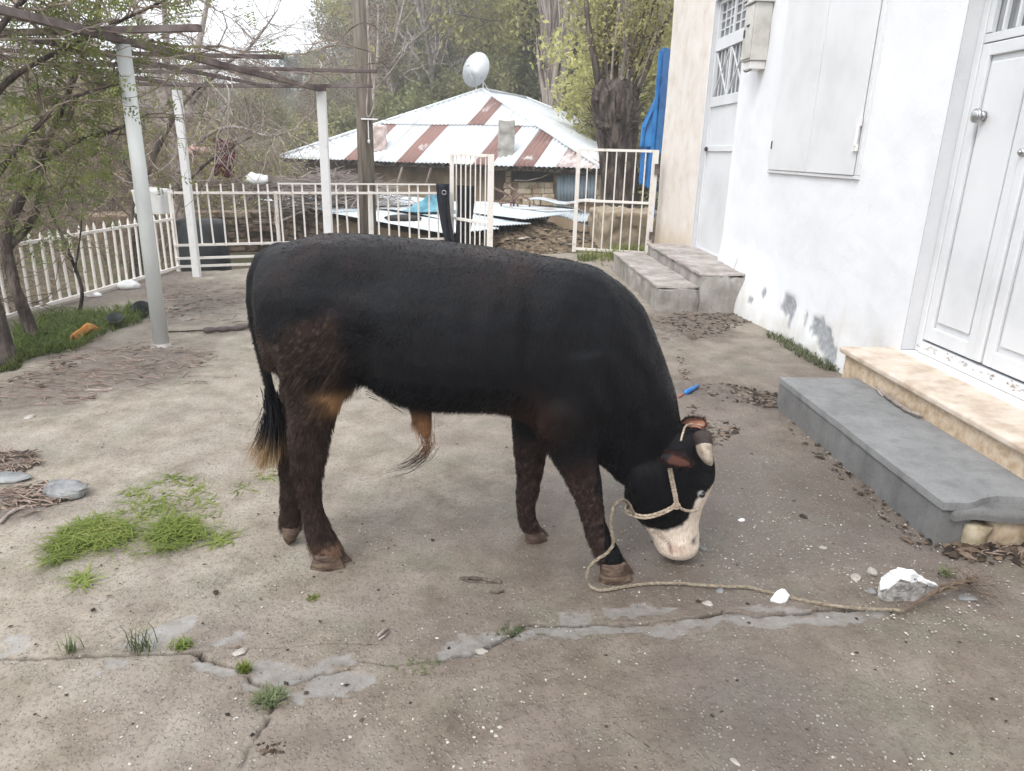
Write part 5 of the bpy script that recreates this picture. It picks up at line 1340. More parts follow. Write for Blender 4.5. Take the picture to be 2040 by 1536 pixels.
loose_sheet(SD(3.0, -.18, .30), sd_d, sd_n, 4.25, 1.15, 'long pale corrugated sheet along the shed edge nearest the back fence', lambda a, b: .03*b-.035*a)
loose_sheet(SD(-.2, .92, .375), sd_d, sd_n, 3.4, 1.15, 'corrugated sheet in the second row at the far left of the shed', lambda a, b: .03*a)
loose_sheet(SD(2.9, .90, .34), sd_d, sd_n, 4.0, 1.15, 'corrugated sheet under the blue tarpaulin on the shed', lambda a, b: .04*math.sin(a*5))
loose_sheet(SD(.1, 1.98, .41), sd_d, sd_n, 3.1, 1.1, 'corrugated sheet lying at the back left of the shed before the stick heap', lambda a, b: .02*b)
loose_sheet(SD(3.0, 1.95, .38), sd_d, sd_n, 3.8, 1.1, 'corrugated sheet at the back of the shed behind the tarpaulin', lambda a, b: .05*b)
loose_sheet(SD(3.2, 3.0, .42), sd_d, sd_n, 3.2, .9, 'rust spotted sheet nearest the mud house wall', lambda a, b: .03*a, m=M['rusty_end'])
dx_, dy_ = Vector((.985, -.17, 0)), Vector((.17, .985, 0))
loose_sheet(Vector((-.35, 14.9, .16)), dy_, dx_, 2.4, 1.0, 'sheet sloping behind the open gate leaf', lambda a, b: .14*a+.05*b)
loose_sheet(Vector((.42, 15.4, .19)), dy_, dx_, 2.3, .95, 'buckled corrugated sheet over the debris heap right of the gate leaf', lambda a, b: .13*a+.17*math.sin(b*3.0)*(1-a*.6))
loose_sheet(Vector((1.36, 15.75, .28)), dy_, dx_, 2.2, .95, 'corrugated sheet sagging over the hollow beside the debris', lambda a, b: .08*a-.13*b+.05*math.sin(b*4))
loose_sheet(Vector((2.0, 15.6, .20)), dy_, dx_, 1.8, .75, 'short corrugated sheet by the willow trunk with its corner turned up', lambda a, b: .06*a+.16*b*b)
loose_sheet(Vector((1.0, 17.2, .50)), dx_, dy_, 1.7, .8, 'rusty bent sheet lying crosswise before the blue sheet door', lambda a, b: .05*math.sin(a*9), m=M['rusty_end'])
# ---- blue tarpaulin
def cloth(name, fn, nu, nv_, m, label, cat, loc, thick=.006):
    V = [fn(i/nu, j/nv_) for j in range(nv_+1) for i in range(nu+1)]
    F = [(j*(nu+1)+i, j*(nu+1)+i+1, (j+1)*(nu+1)+i+1, (j+1)*(nu+1)+i) for j in range(nv_) for i in range(nu)]
    mb = MB(); mb.add(V, F); o = mb.build(name, m, None, True, loc=loc); md = o.modifiers.new('t', 'SOLIDIFY'); md.thickness = thick
    return tag(o, label, cat)
tc_ = SD(4.75, 1.25, .39); M['tarp'] = mat('blue_tarpaulin', [(.035,.15,.21), (.07,.25,.32), (.13,.34,.40)], 5, rough=.4, bump=.3, spec=.5)
def tf(a, b):
    x = (a-.5)*.95; y = (b-.5)*.8; p = np.array([[x, y, 0.0]]); r_ = math.hypot(x/.47, y/.4)
    h = max(0, 1-r_**1.6)*.20+ (float(fbm(p, 5, 801, 4)[0])-.4)*.24*max(.25, 1.1-r_) + .15*math.exp(-((x-.05)/.13)**2-((y)/.2)**2)
    return tc_+Vector((x+.06*math.sin(y*9), y+.05*math.sin(x*11), max(.02, h)))
cloth('tarpaulin', tf, 44, 36, M['tarp'], 'crumpled turquoise blue tarpaulin heaped on the corrugated sheets', 'tarpaulin', tuple(tc_))
sb = SD(5.3, .25, .34); q = MB(); q.ball(sb, (.36, .18, .07), 14, 8); tag(q.build('sack', M['dark_fill'], None, True, loc=tuple(sb)), 'flat dark sack lying on the sheet nearest the fence', 'sack')
# ---- rusty frame of tubes
fr = thing('scrap_frame', (.55, 16.0, .3), 'rusty bent tube frame standing on the sheets beyond the gate opening', 'scrap frame')
M['rust_tube'] = mat('rusty_tube', [(.10,.055,.045), (.22,.14,.115), (.36,.27,.23)], 8, rough=.7)
FP = lambda u, v, y=16.1: AY(u, v, y)
for nm, pts in (('tube', ((985,375),(1012,388),(1030,402),(1034,425))), ('tube', ((1012,370),(1035,385),(1056,400),(1053,424))), ('tube', ((996,424),(1000,398),(1010,390))), ('tube', ((1022,426),(1024,398),(1036,386))), ('tube', ((995,405),(1030,402))), ('tube', ((1014,424),(1020,396)))):
    MB().tube([FP(u, v, 16.1+.25*(k % 2)) for k, (u, v) in enumerate(pts)], .022, 7).build(nm, M['rust_tube'], fr, True)
# ---- heap of debris in the gate opening
def heap():
    n = 70; V = []; F = []
    for j in range(n+1):
        for i in range(n+1):
            x = .0+2.5*i/n; y = 12.5+3.6*j/n; V.append((x, y, 0))
    A = np.array(V); x, y = A[:, 0], A[:, 1]
    h = .42*np.exp(-((x-1.0)/.8)**2-((y-14.9)/1.2)**2)+.16*np.exp(-((x-.35)/.4)**2-((y-13.6)/.6)**2)+.12*np.exp(-((x-2.0)/.4)**2-((y-13.5)/.5)**2)
    A[:, 2] = -.14+h+(fbm(A, 3.5, 821, 4)-.45)*.16+(np.abs(fbm(A, 9, 823, 4)-.5))*.14
    F = [(j*(n+1)+i, j*(n+1)+i+1, (j+1)*(n+1)+i+1, (j+1)*(n+1)+i) for j in range(n) for i in range(n)]
    m = mat('earth_and_rotten_leaves', [(.05,.036,.024), (.135,.098,.062), (.24,.185,.125)], 9, rough=.95, bump=1.0, bscale=40, bdist=.02)
    o = link('debris_heap', npmesh('debris_heap', A, np.array(F), None, False, [m])); tag(o, 'heap of brown earth rubble and rotten leaves in the gate opening', 'debris heap', kind='stuff')
    pts = []
    rg = np.random.default_rng(4)
    for k in range(700):
        i = rg.integers(0, len(A)); pts.append(Vector(A[i])+Vector((rg.uniform(-.03, .03), rg.uniform(-.03, .03), .0)))
    pebbles('rubble_scraps', pts, .012, .075, .35, rnd_mat('rubble_scraps', [(0, (.04,.03,.022)), (.5, (.13,.095,.062)), (.85, (.26,.2,.14)), (1, (.4,.36,.3))]), 'broken bark and rubble scraps on the debris heap', 'debris', 31, 1.6)
heap()
# ---- earthen block behind the closed gate leaf
eb_ = MB(); slabmesh(eb_, 2.12, 3.3, 12.95, 14.4, -.6, .60, amp=.09, seed=91)
tag(eb_.build('earth_bank', mat('packed_earth', [(.17,.13,.085), (.27,.215,.15), (.36,.30,.225)], 2.5, rough=.95, bump=.7, bscale=14), None, True, loc=(2.7, 13.6, -.6)), 'block of packed earth behind the closed gate leaf under the willow', 'earth bank')
# ---- blue steel gate standing open past the house corner
bg_ = thing('blue_steel_panel', (3.02, 12.95, -.1), 'bright blue folded steel panels standing behind the far corner of the white house', 'steel panel')
M['blue'] = mat('bright_blue_paint', [(.012,.11,.33), (.02,.17,.45), (.03,.22,.52)], 3, rough=.4, bump=.06, spec=.5)
def pan(p, q_, z0, z1, z2, z3, dep=.05):
    p = Vector(p); q_ = Vector(q_); d = (q_-p).normalized(); n = Vector((d.y, -d.x, 0))*dep
    U = lambda a, z: Vector((a.x, a.y, z))
    return MB().hexa([U(p, z0), U(q_, z1), U(q_+n, z1), U(p+n, z0), U(p, z2), U(q_, z3), U(q_+n, z3), U(p+n, z2)])
pan((2.90, 12.75, 0), (3.14, 12.95, 0), 1.6, 1.6, 3.25, 3.25).build('panel', M['blue'], bg_, bevel=.004, fixn=True)
pan((2.70, 12.9, 0), (2.98, 12.80, 0), 1.7, 1.75, 2.05, 2.75).build('panel', M['blue'], bg_, bevel=.004, fixn=True)
pan((2.74, 12.98, 0), (3.0, 12.9, 0), 1.12, 1.0, 1.72, 1.78).build('panel', M['blue'], bg_, bevel=.004, fixn=True)
for a, b in (((2.72, 12.80, 2.02), (2.97, 12.72, 2.72)), ((2.70, 12.82, 1.72), (2.72, 12.82, 2.04)), ((2.86, 12.70, 1.05), (2.87, 12.70, 3.2)), ((2.78, 12.86, 1.12), (2.78, 12.86, 1.74))): MB().bar(a, b, .05, .05).build('rib', M['blue'], bg_, bevel=.004)
MB().bar((3.02, 12.98, -.5), (3.02, 12.98, 1.6), .07, .07).build('post', M['blue'], bg_)
# ---- black clothes on the gate
M['black_cloth'] = mat('black_cloth', [(.010,.012,.018), (.020,.022,.030)], 12, rough=.9, bump=.3)
gA = Vector((-.62, 10.92, 0))
def hang(x0, x1, y, zt, zb, sway):
    def f(a, b):
        z = zt-(zt-zb)*b; x = x0+(x1-x0)*(a*(1-.35*b)+.12*b)+sway*b*b; return Vector((x, y+.03*math.sin(a*9+b*3)+.035*math.sin(a*4)*b, z))
    return f
cloth('black_trousers', hang(-.66, -.46, 10.90, 1.12, .18, .16), 12, 22, M['black_cloth'], 'black trousers hung over the end of the back fence beside the gate', 'trousers', (-.6, 10.9, .7), .02)
cloth('black_jacket', hang(-.36, -.08, 10.98, 1.10, .15, -.06), 14, 22, M['black_cloth'], 'black jacket hung behind the bars of the open gate leaf', 'jacket', (-.2, 10.9, .7), .02)
q = MB(); bp_ = Vector((-.54, 10.86, 1.0)); q.tube([bp_+Vector((.03*math.cos(t), -.01, .03*math.sin(t))) for t in np.linspace(0, 6.0, 10)], .006, 6); tag(q.build('ring', M['steel'], None, True, loc=tuple(bp_)), 'small metal ring on the black trousers at the fence end', 'ring')
# ---- things in the corner behind the fence
q = MB(); slabmesh(q, -4.72, -4.33, 10.3, 10.7, .66, .98, amp=.03, seed=95); tag(q.build('white_tub', mat('dirty_white_plastic', [(.42,.40,.37), (.60,.59,.57), (.66,.65,.63)], 4, rough=.5), None, True, loc=(-4.5, 10.5, .66)), 'dirty white plastic tub standing on the dark drum behind the fence corner', 'tub')
q = MB(); q.tube([(-4.02, 10.75, -.85), (-4.02, 10.75, -.2), (-4.02, 10.75, .50), (-4.02, 10.75, .55)], [.32, .36, .35, .30], 22); tag(q.build('drum', mat('dark_drum', [(.010,.011,.012), (.022,.023,.024), (.04,.04,.04)], 4, rough=.6, bump=.2), None, True, loc=(-4.02, 10.75, -.85)), 'dark plastic drum in the corner behind the back fence', 'drum')
mc_ = AY(447, 315, 15.5)
def mf(a, b):
    return mc_+Vector(((a-.5)*.42+.03*math.sin(b*6), .05*math.sin(a*10), .36-.72*b+.03*math.sin(a*7)))
cloth('maroon_cloth', mf, 16, 16, mat('maroon_cloth', [(.06,.008,.014), (.12,.015,.025)], 8, rough=.9, bump=.3), 'maroon cloth hanging in the bare branches left of the metal roof', 'cloth', tuple(mc_), .02)
for (u, v, s_, lab) in ((510,357,.26,'white plastic sack lying on top of the stick heap behind the back fence'), (392,300,.20,'pinkish bundle caught in the bare branches beside the maroon cloth')):
    p = AY(u, v, 15.2); q = MB(); q.ball(p, (s_, .12, s_*.42), 16, 10); A = np.array([tuple(x_) for x_ in q.V]); A += (np.stack([fbm(A, 8, 60+i, 3) for i in range(3)], 1)-.5)*.14; q.V = [Vector(x_) for x_ in A]
    tag(q.build('bundle', mat('bundle_'+str(u), [(.6,.6,.6), (.75,.75,.74)] if u == 510 else [(.45,.24,.17), (.55,.4,.36)], 6, rough=.7), None, True, loc=tuple(p)), lab, 'bundle')
# ================================================================== VEGETATION
def leaf_mat(name, stops, tr=.35):
    g = NT(name); oi = g.node('ShaderNodeObjectInfo').outputs['Random']
    col = g.ramp(g.attr('rnd').outputs['Fac'], stops)
    hv = g.node('ShaderNodeMapRange', {'Value': oi, 'To Min': .75, 'To Max': 1.25}).outputs[0]
    f2 = g.math('FRACT', g.math('MULTIPLY', oi, 9.7)); hh = g.node('ShaderNodeMapRange', {'Value': f2, 'To Min': .485, 'To Max': .515}).outputs[0]
    col = g.node('ShaderNodeHueSaturation', {'Color': col, 'Value': hv, 'Hue': hh}).outputs[0]
    g.out(col, .65, None, .25)
    t = g.node('ShaderNodeBsdfTranslucent', {'Color': col}); ms = g.node('ShaderNodeMixShader', {0: tr, 1: g.b.outputs[0], 2: t.outputs[0]})
    g.n.links.new(ms.outputs[0], g.n.nodes['Material Output'].inputs['Surface']); return g.m
M['leaf_yg'] = leaf_mat('yellow_green_leaves', [(0, (.19,.175,.065)), (.4, (.32,.30,.115)), (.75, (.42,.39,.175)), (1, (.50,.46,.23))])
M['leaf_ol'] = leaf_mat('olive_spring_leaves', [(0, (.13,.135,.058)), (.5, (.25,.25,.115)), (1, (.36,.34,.18))])
M['leaf_gr'] = leaf_mat('green_poplar_leaves', [(0, (.10,.135,.05)), (.5, (.20,.25,.095)), (1, (.30,.34,.15))])
M['leaf_ev'] = leaf_mat('dark_needle_leaves', [(0, (.035,.048,.03)), (.6, (.065,.085,.05)), (1, (.11,.125,.08))], .1)
M['leaf_br'] = leaf_mat('brownish_buds', [(0, (.09,.065,.04)), (.5, (.18,.135,.085)), (1, (.29,.235,.15))])
M['leaf_near'] = leaf_mat('fresh_green_leaflets', [(0, (.085,.105,.025)), (.5, (.15,.18,.05)), (1, (.25,.265,.095))], .45)
def grow(seed, H, r0, spec, trop=.15, wob=.14, base=.0):
    """spec: per level (n_children, start fraction, angle, length ratio); returns tubes and twig tips"""
    r = random.Random(seed); mb = MB(); tips = []
    def br(p, d, L_, rad, lev):
        ns = (9, 6, 4, 3)[min(lev, 3)]; pts = [p.copy()]; q = p.copy(); dd = d.copy()
        for i in range(ns):
            dd = (dd+Vector((r.gauss(0, wob), r.gauss(0, wob), r.gauss(0, wob)+trop*(.3 if lev == 0 else 1)*.4))).normalized(); q = q+dd*(L_/ns); pts.append(q.copy())
        end = .2 if lev < len(spec) else .35
        mb.tube(pts, [max(rad*(1-(1-end)*i/ns), .004) for i in range(ns+1)], (8, 5, 4, 3)[min(lev, 3)], cap=False)
        if lev >= len(spec):
            for i in range(1, ns+1): tips.append((pts[i], (pts[i]-pts[i-1]).normalized()))
            return
        n, st, ang, ratio = spec[lev]
        if lev == len(spec)-1:
            tips.append((pts[-1], dd))
        for k in range(n):
            t = st+(1-st)*(k+r.random())/n; x = t*ns; i = min(int(x), ns-1); pp = pts[i].lerp(pts[i+1], x-i); ax = (pts[i+1]-pts[i]).normalized()
            perp = ax.orthogonal().normalized(); perp.rotate(Matrix.Rotation(r.uniform(0, 6.283), 3, ax)); a = math.radians(ang*r.uniform(.7, 1.3))
            cd = (ax*math.cos(a)+perp*math.sin(a)).normalized(); cl = L_*ratio*(1-.55*t*(1 if lev == 0 else .6))*r.uniform(.7, 1.2)
            br(pp, cd, cl, max(rad*(1-.75*t)*.55, .006), lev+1)
    br(Vector((0, 0, base)), Vector((r.gauss(0, .03), r.gauss(0, .03), 1)).normalized(), H, r0, 0)
    return mb, tips
def leaves(tips, n, size, spread, seed, flat=.0, droop=.0, elong=1.8):
    r = np.random.default_rng(seed); P = np.array([tuple(t[0]) for t in tips]); k = r.integers(0, len(P), n)
    C_ = P[k]+r.normal(size=(n, 3))*spread; C_[:, 2] -= droop*r.random(n)
    a = r.normal(size=(n, 3)); a[:, 2] *= 1-flat; a /= np.linalg.norm(a, axis=1)[:, None]; b = np.cross(a, r.normal(size=(n, 3))); b /= np.linalg.norm(b, axis=1)[:, None]
    s = size*(.5+r.random(n))[:, None]
    V = np.stack([C_-a*s*elong*.5, C_+b*s*.45, C_+a*s*elong*.5, C_-b*s*.45], 1).reshape(-1, 3); F = np.arange(n*4).reshape(n, 4)
    rn = np.clip(.55*vnoise(C_, .9, seed)+.45*r.random(n), 0, 1)
    return npmesh('crown', V, F, {'rnd': ('POINT', 'FLOAT', np.repeat(rn, 4))}, False)
PROTO = {}
def proto(key, name, label, cat, group, seed, H, r0, spec, bark, leaf=None, nleaf=0, size=.1, spread=.2, trop=.15, wob=.14, droop=0.0):
    mb, tips = grow(seed, H, r0, spec, trop, wob)
    tm = npmesh('trunk', mb.V, mb.F, None, True, [M[bark]]); lm = None
    if leaf: lm = leaves(tips, nleaf, size, spread, seed, droop=droop); lm.materials.append(M[leaf])
    PROTO[key] = (name, label, cat, group, tm, lm, H)
LOOK = dict(pop_g='green poplar', pop_b='bare pale poplar', yg1='yellow green tree', yg2='thin olive leaved tree', bare1='leafless grey tree', bare2='leafless brown tree', ever='dark evergreen', bush_g='green bush', bush_b='tangled leafless bush', bush_y='budding yellowish bush')
def place(x, y, h):
    u, v = proj_px((x, y, 1.6)); row = 'just below the yard' if y < 13 else 'in the hollow' if y < 28 else 'low on the slope' if y < 38 else 'on the lower hillside' if y < 47 else 'halfway up the hillside' if y < 57 else 'high on the hillside' if y < 80 else 'on the skyline'
    marks = [(-1e9, 'past the left edge trees'), (60, 'beside the left trunk'), (180, 'left of the thick post'), (280, 'right of the thick post'), (360, 'behind the thin square post'), (440, 'behind the maroon cloth'), (500, 'left of the metal roof corner'), (570, 'above the metal roof corner'), (640, 'right of the wide square post'), (690, 'just left of the utility pole'), (740, 'just right of the utility pole'), (790, 'above the left roof slope'), (850, 'between pole and dish'), (910, 'just left of the dish'), (960, 'just right of the dish'), (1020, 'above the roof ridge'), (1085, 'beside the thick bare poplar'), (1140, 'left of the willow'), (1195, 'behind the willow trunk'), (1260, 'behind the blue panels'), (1320, 'behind the white house')]
    z = [m for a, m in marks if u >= a][-1]; s = 'small ' if h < 2.0 else ''
    return row+' '+z
def plant(key, x, y, h, rot=None, z=None, label=None, sx=1.0):
    name, lb, cat, grp, tm, lm, H = PROTO[key]; u_ = proj_px((x, y, 1.6))[0]; rr_ = random.Random(int(x*131+y*17))
    z = float(terrain_z(np.array([x]), np.array([y]))[0])-.15 if z is None else z
    if y > 36 and u_ < 735:          # the skyline drops left of the utility pole
        vt = 75+((int(u_)*37) % 50)+(25 if u_ < 560 else 0)-(20 if u_ > 690 else 0)
        h = max(2.2, min(h, AY(u_, vt, y).z-z))
    if label is None:
        label = LOOK[key]+' '+place(x, y, h); keepgrp = True
    else: keepgrp = False
    o = thing(name, (x, y, z), label, cat, grp if keepgrp else None); s = h/H; o.scale = (s*sx, s*sx, s); o.rotation_euler.z = rr_.uniform(0, 6.28) if rot is None else rot
    link('trunk', tm, o)
    if lm: link('crown', lm, o)
    return o
proto('pop_g', 'poplar_tree', 'slim upright poplar with fresh green leaves on the hillside behind the metal roof', 'poplar tree', 'green poplars on the hillside', 1, 14, .2, [(46, .08, 24, .22), (5, .2, 25, .45), (4, .2, 30, .5)], 'pale_bark', 'leaf_gr', 9000, .13, .28, .5)
proto('pop_b', 'poplar_tree', 'tall bare poplar with pale pinkish grey upright branches behind the metal roof', 'poplar tree', 'bare poplars on the hillside', 2, 16, .42, [(70, .06, 13, .30), (6, .15, 14, .5), (3, .2, 18, .5)], 'pale_bark', None, 0, .1, .2, .6, .06)
proto('yg1', 'broadleaf_tree', 'round crowned tree in yellow green spring leaf on the hillside', 'tree', 'yellow green trees on the hillside', 3, 9, .16, [(12, .2, 50, .55), (7, .2, 45, .5), (5, .2, 45, .5)], 'bark', 'leaf_yg', 8000, .12, .3)
proto('yg2', 'broadleaf_tree', 'loose tree in thin olive spring leaf on the hillside', 'tree', 'olive leaved trees on the hillside', 4, 9, .15, [(14, .15, 42, .5), (7, .2, 42, .5), (5, .2, 45, .5)], 'grey_twig', 'leaf_ol', 7000, .12, .32)
proto('bare1', 'bare_tree', 'leafless grey tree with a fan of fine branches on the hillside', 'tree', 'bare grey trees on the hillside', 5, 9, .17, [(13, .18, 40, .55), (8, .2, 38, .5), (6, .2, 38, .5)], 'grey_twig')
proto('bare2', 'bare_tree', 'leafless brown tree with brownish buds on the hillside', 'tree', 'bare brown trees on the hillside', 6, 8, .15, [(12, .15, 48, .55), (8, .2, 42, .5), (6, .2, 42, .5)], 'brown_twig', 'leaf_br', 3500, .075, .25)
proto('ever', 'evergreen_tree', 'dark evergreen tree on the distant skyline left of the utility pole', 'tree', 'dark evergreens on the skyline', 7, 9, .18, [(34, .1, 70, .3), (6, .2, 40, .4), (4, .2, 40, .5)], 'dark_bark', 'leaf_ev', 6500, .14, .28, .05)
proto('bush_g', 'bush', 'green and yellow bush on the slope behind the house below', 'bush', 'green bushes on the slope', 8, 2.6, .05, [(10, .03, 50, .75), (7, .15, 42, .55), (5, .2, 42, .5)], 'brown_twig', 'leaf_ol', 4500, .075, .14)
proto('bush_b', 'bare_bush', 'tangled leafless brown bush on the slope left of the yard', 'bush', 'bare bushes left of the yard', 9, 2.4, .03, [(14, .02, 48, .9), (8, .12, 42, .55), (6, .15, 45, .55)], 'brown_twig', None, 0, .1, .2, .1, .2)
proto('bush_y', 'budding_bush', 'brown twiggy bush with yellowish buds on the slope left of the yard', 'bush', 'budding bushes left of the yard', 10, 2.6, .035, [(13, .02, 46, .85), (8, .12, 42, .55), (5, .15, 45, .55)], 'brown_twig', 'leaf_yg', 1700, .04, .12, .1, .2)
def xa(u, D): return AY(u, 300, D).x
rr = random.Random(77)
# trees singled out in the photograph
plant('bare1', xa(818, 40), 40, 12.5, label='tall bare grey tree whose branches fan out right of the utility pole')
for u, D, h in ((765,42,9),(868,44,10.5),(905,50,12),(740,46,8),(1150,42,11)): plant('bare1', xa(u, D), D, h)
plant('pop_b', xa(957, 48), 48, 17, label='bare poplar rising right behind the satellite dish', sx=.72)
plant('pop_b', xa(1106, 34), 34, 17.5, label='thick bare poplar with pale pinkish trunk between the dish and the willow', sx=1.0)
for u, D, h in ((1000,52,16),(1030,46,15),(1062,54,17),(920,58,16),(1010,64,19),(1135,50,14),(885,60,15),(1075,60,18),(978,70,20)): plant('pop_g', xa(u, D), D, h)
for u, D, h in ((772,62,11),(905,48,8.5),(890,56,12),(1165,40,11),(1200,33,9.5),(1255,36,11),(1300,30,9),(1225,46,13),(1330,40,12),(1150,60,15),(860,66,14)): plant('yg1', xa(u, D), D, h)
for u, D, h in ((745,66,9),(800,68,12),(935,52,10),(1180,52,13),(1270,55,15),(1090,70,15),(840,54,11),(985,44,6.5),(1120,44,8),(1320,60,16),(720,50,6),(655,60,6.5),(690,68,7)): plant('yg2', xa(u, D), D, h)
for u, D, h in ((600,54,5.5),(560,46,6),(525,52,7),(480,44,5.5),(430,50,6),(380,42,5),(330,50,6),(270,44,5.5),(210,50,5.5),(150,44,5.5),(80,48,6),(20,42,6),(-60,46,6),(640,74,6),(500,64,6),(300,62,6),(120,62,6),(745,38,7)): plant('bare1' if (u//10) % 3 == 0 else 'bare2', xa(u, D), D, h)
for u, D, h in ((575,88,5),(610,95,5),(645,90,5),(672,96,5.5),(700,92,6.5),(728,86,8),(755,90,11),(540,98,5),(790,84,12),(500,95,5),(590,110,5),(630,112,5),(690,110,7)): plant('ever', xa(u, D), D, h)
for u, D, h in ((585,34,4),(540,30,4),(505,36,4.5),(460,32,4),(420,28,4),(350,34,4.5),(250,30,4.5),(160,33,5),(60,30,5),(-40,28,5),(620,40,4)): plant('yg2' if u % 4 else 'bare2', xa(u, D), D, h)
for u, D, h in ((760,34,2.2),(790,36,2.6),(830,36,2.8),(870,38,3),(905,37,2.8),(945,40,2.6),(985,40,3),(1020,39,3),(1060,40,3),(1085,36,2.6),(1130,33,2.6),(1160,31,2.6),(1190,30,2.4),(735,36,2.6),(700,38,2.6),(660,36,2.4),(1215,28,2.6),(1310,24,3.0),(1290,26,3.2),(810,42,3.4),(880,44,3.6),(960,45,3.4),(1040,46,3.6)): plant('bush_g', xa(u, D), D, h*1.15)
k = 0
for j in range(62):
    y = rr.uniform(6.2, 30); x = -5.0-.05*(y-6)-rr.random()**1.25*(3.5+.42*y)
    if y > 13.5 and x > -6.5: x -= 3
    h = rr.uniform(1.3, 2.3)*(1 if y < 13 else 1.45); plant('bush_b' if j % 3 else 'bush_y', x, y, h)
for (u, D, h) in ((560,29,2.4),(520,28,2.6),(480,27,2.6),(440,26,2.8),(600,31,2.2),(545,24,2.0)): plant('bush_y', xa(u, D), D, h)

# ---- pollarded willow next to the house
wt = thing('willow_tree', (2.78, 15.0, -.7), 'old pollarded willow with a thick dark trunk and upright leafy shoots beside the house corner', 'tree')
def gnarl(rows, n=44, amp=.05, seed=0, f=3.0):
    rings = []
    for (x, y, z, r_) in dens(rows, 6):
        rg = []
        for j in range(n):
            g_ = 2*math.pi*j/n; c = np.array([[math.cos(g_)*1.2, math.sin(g_)*1.2, z*f*.25]]); k = 1+amp*6*(float(fbm(c, f, seed, 3)[0])-.5)+.035*math.sin(g_*7+z*1.4)+.03*math.sin(g_*13-z*2.1)+.05*math.sin(g_*3+z*3.3)
            rg.append((x+r_*k*math.cos(g_), y+r_*k*math.sin(g_), z))
        rings.append(rg)
    return MB().loft(rings)
gnarl([(2.80,15,-.8,.42),(2.78,15,-.1,.36),(2.76,15,.7,.335),(2.72,15,1.4,.34),(2.66,15,1.95,.40),(2.60,15,2.35,.46),(2.56,15,2.7,.44),(2.55,15,2.95,.28)], amp=.07, seed=3).build('trunk', M['dark_bark'], wt, True)
tips = []; r_ = random.Random(8)
for k in range(26):
    a = r_.uniform(0, 6.28); rad = r_.uniform(.1, .42); p = Vector((2.56+rad*math.cos(a), 15+rad*math.sin(a), 2.45+r_.uniform(0, .45))); d = Vector((math.cos(a)*r_.uniform(.05, .5), math.sin(a)*.35, 1)).normalized(); pts = [p.copy()]; L_ = r_.uniform(1.6, 4.2)
    for i in range(8):
        d = (d+Vector((r_.gauss(0, .07), r_.gauss(0, .07), .06))).normalized(); p = p+d*L_/8; pts.append(p.copy())
    thick = r_.uniform(.018, .035) if k > 4 else r_.uniform(.06, .09)
    q = MB(); q.tube(pts, [thick*(1-.75*i/8) for i in range(9)], 6)
    for i in range(2, 9):
        for s_ in range(4):
            dd = Vector((r_.gauss(0, 1), r_.gauss(0, 1), r_.uniform(.1, 1.2))).normalized(); e = pts[i]+dd*r_.uniform(.15, .6); q.tube([pts[i], pts[i].lerp(e, .5)+Vector((0, 0, .03)), e], [.009, .006, .003], 3, cap=False); tips += [(e, dd), (pts[i].lerp(e, .6), dd)]
    q.build('branch', M['bark'] if k < 12 else M['grey_twig'], wt, True)
kn = MB()
for k in range(16):
    a = r_.uniform(0, 6.28); kn.ball((2.58+.40*math.cos(a), 15+.40*math.sin(a), r_.uniform(1.9, 2.85)), (r_.uniform(.07, .16), r_.uniform(.07, .16), r_.uniform(.07, .15)), 10, 7)
kn.build('burls', M['dark_bark'], wt, True)['kind'] = 'stuff'
lm = leaves(tips, 9000, .042, .13, 12); lm.materials.append(M['leaf_yg']); lm.transform(Matrix.Translation((-2.78, -15.0, .7))); link('crown', lm, wt)
q = MB()
for k in range(90):
    a = r_.uniform(0, 6.28); p = Vector((2.58+.44*math.cos(a), 15+.44*math.sin(a), r_.uniform(2.0, 2.8))); e = p+Vector((math.cos(a)*r_.uniform(.1, .45), math.sin(a)*.3, r_.uniform(-.15, .4))); q.tube([p, p.lerp(e, .5)+Vector((0, 0, .05)), e], [.012, .008, .003], 3, cap=False)
o_ = q.build('twig', M['dark_bark'], wt, False); o_['kind'] = 'stuff'

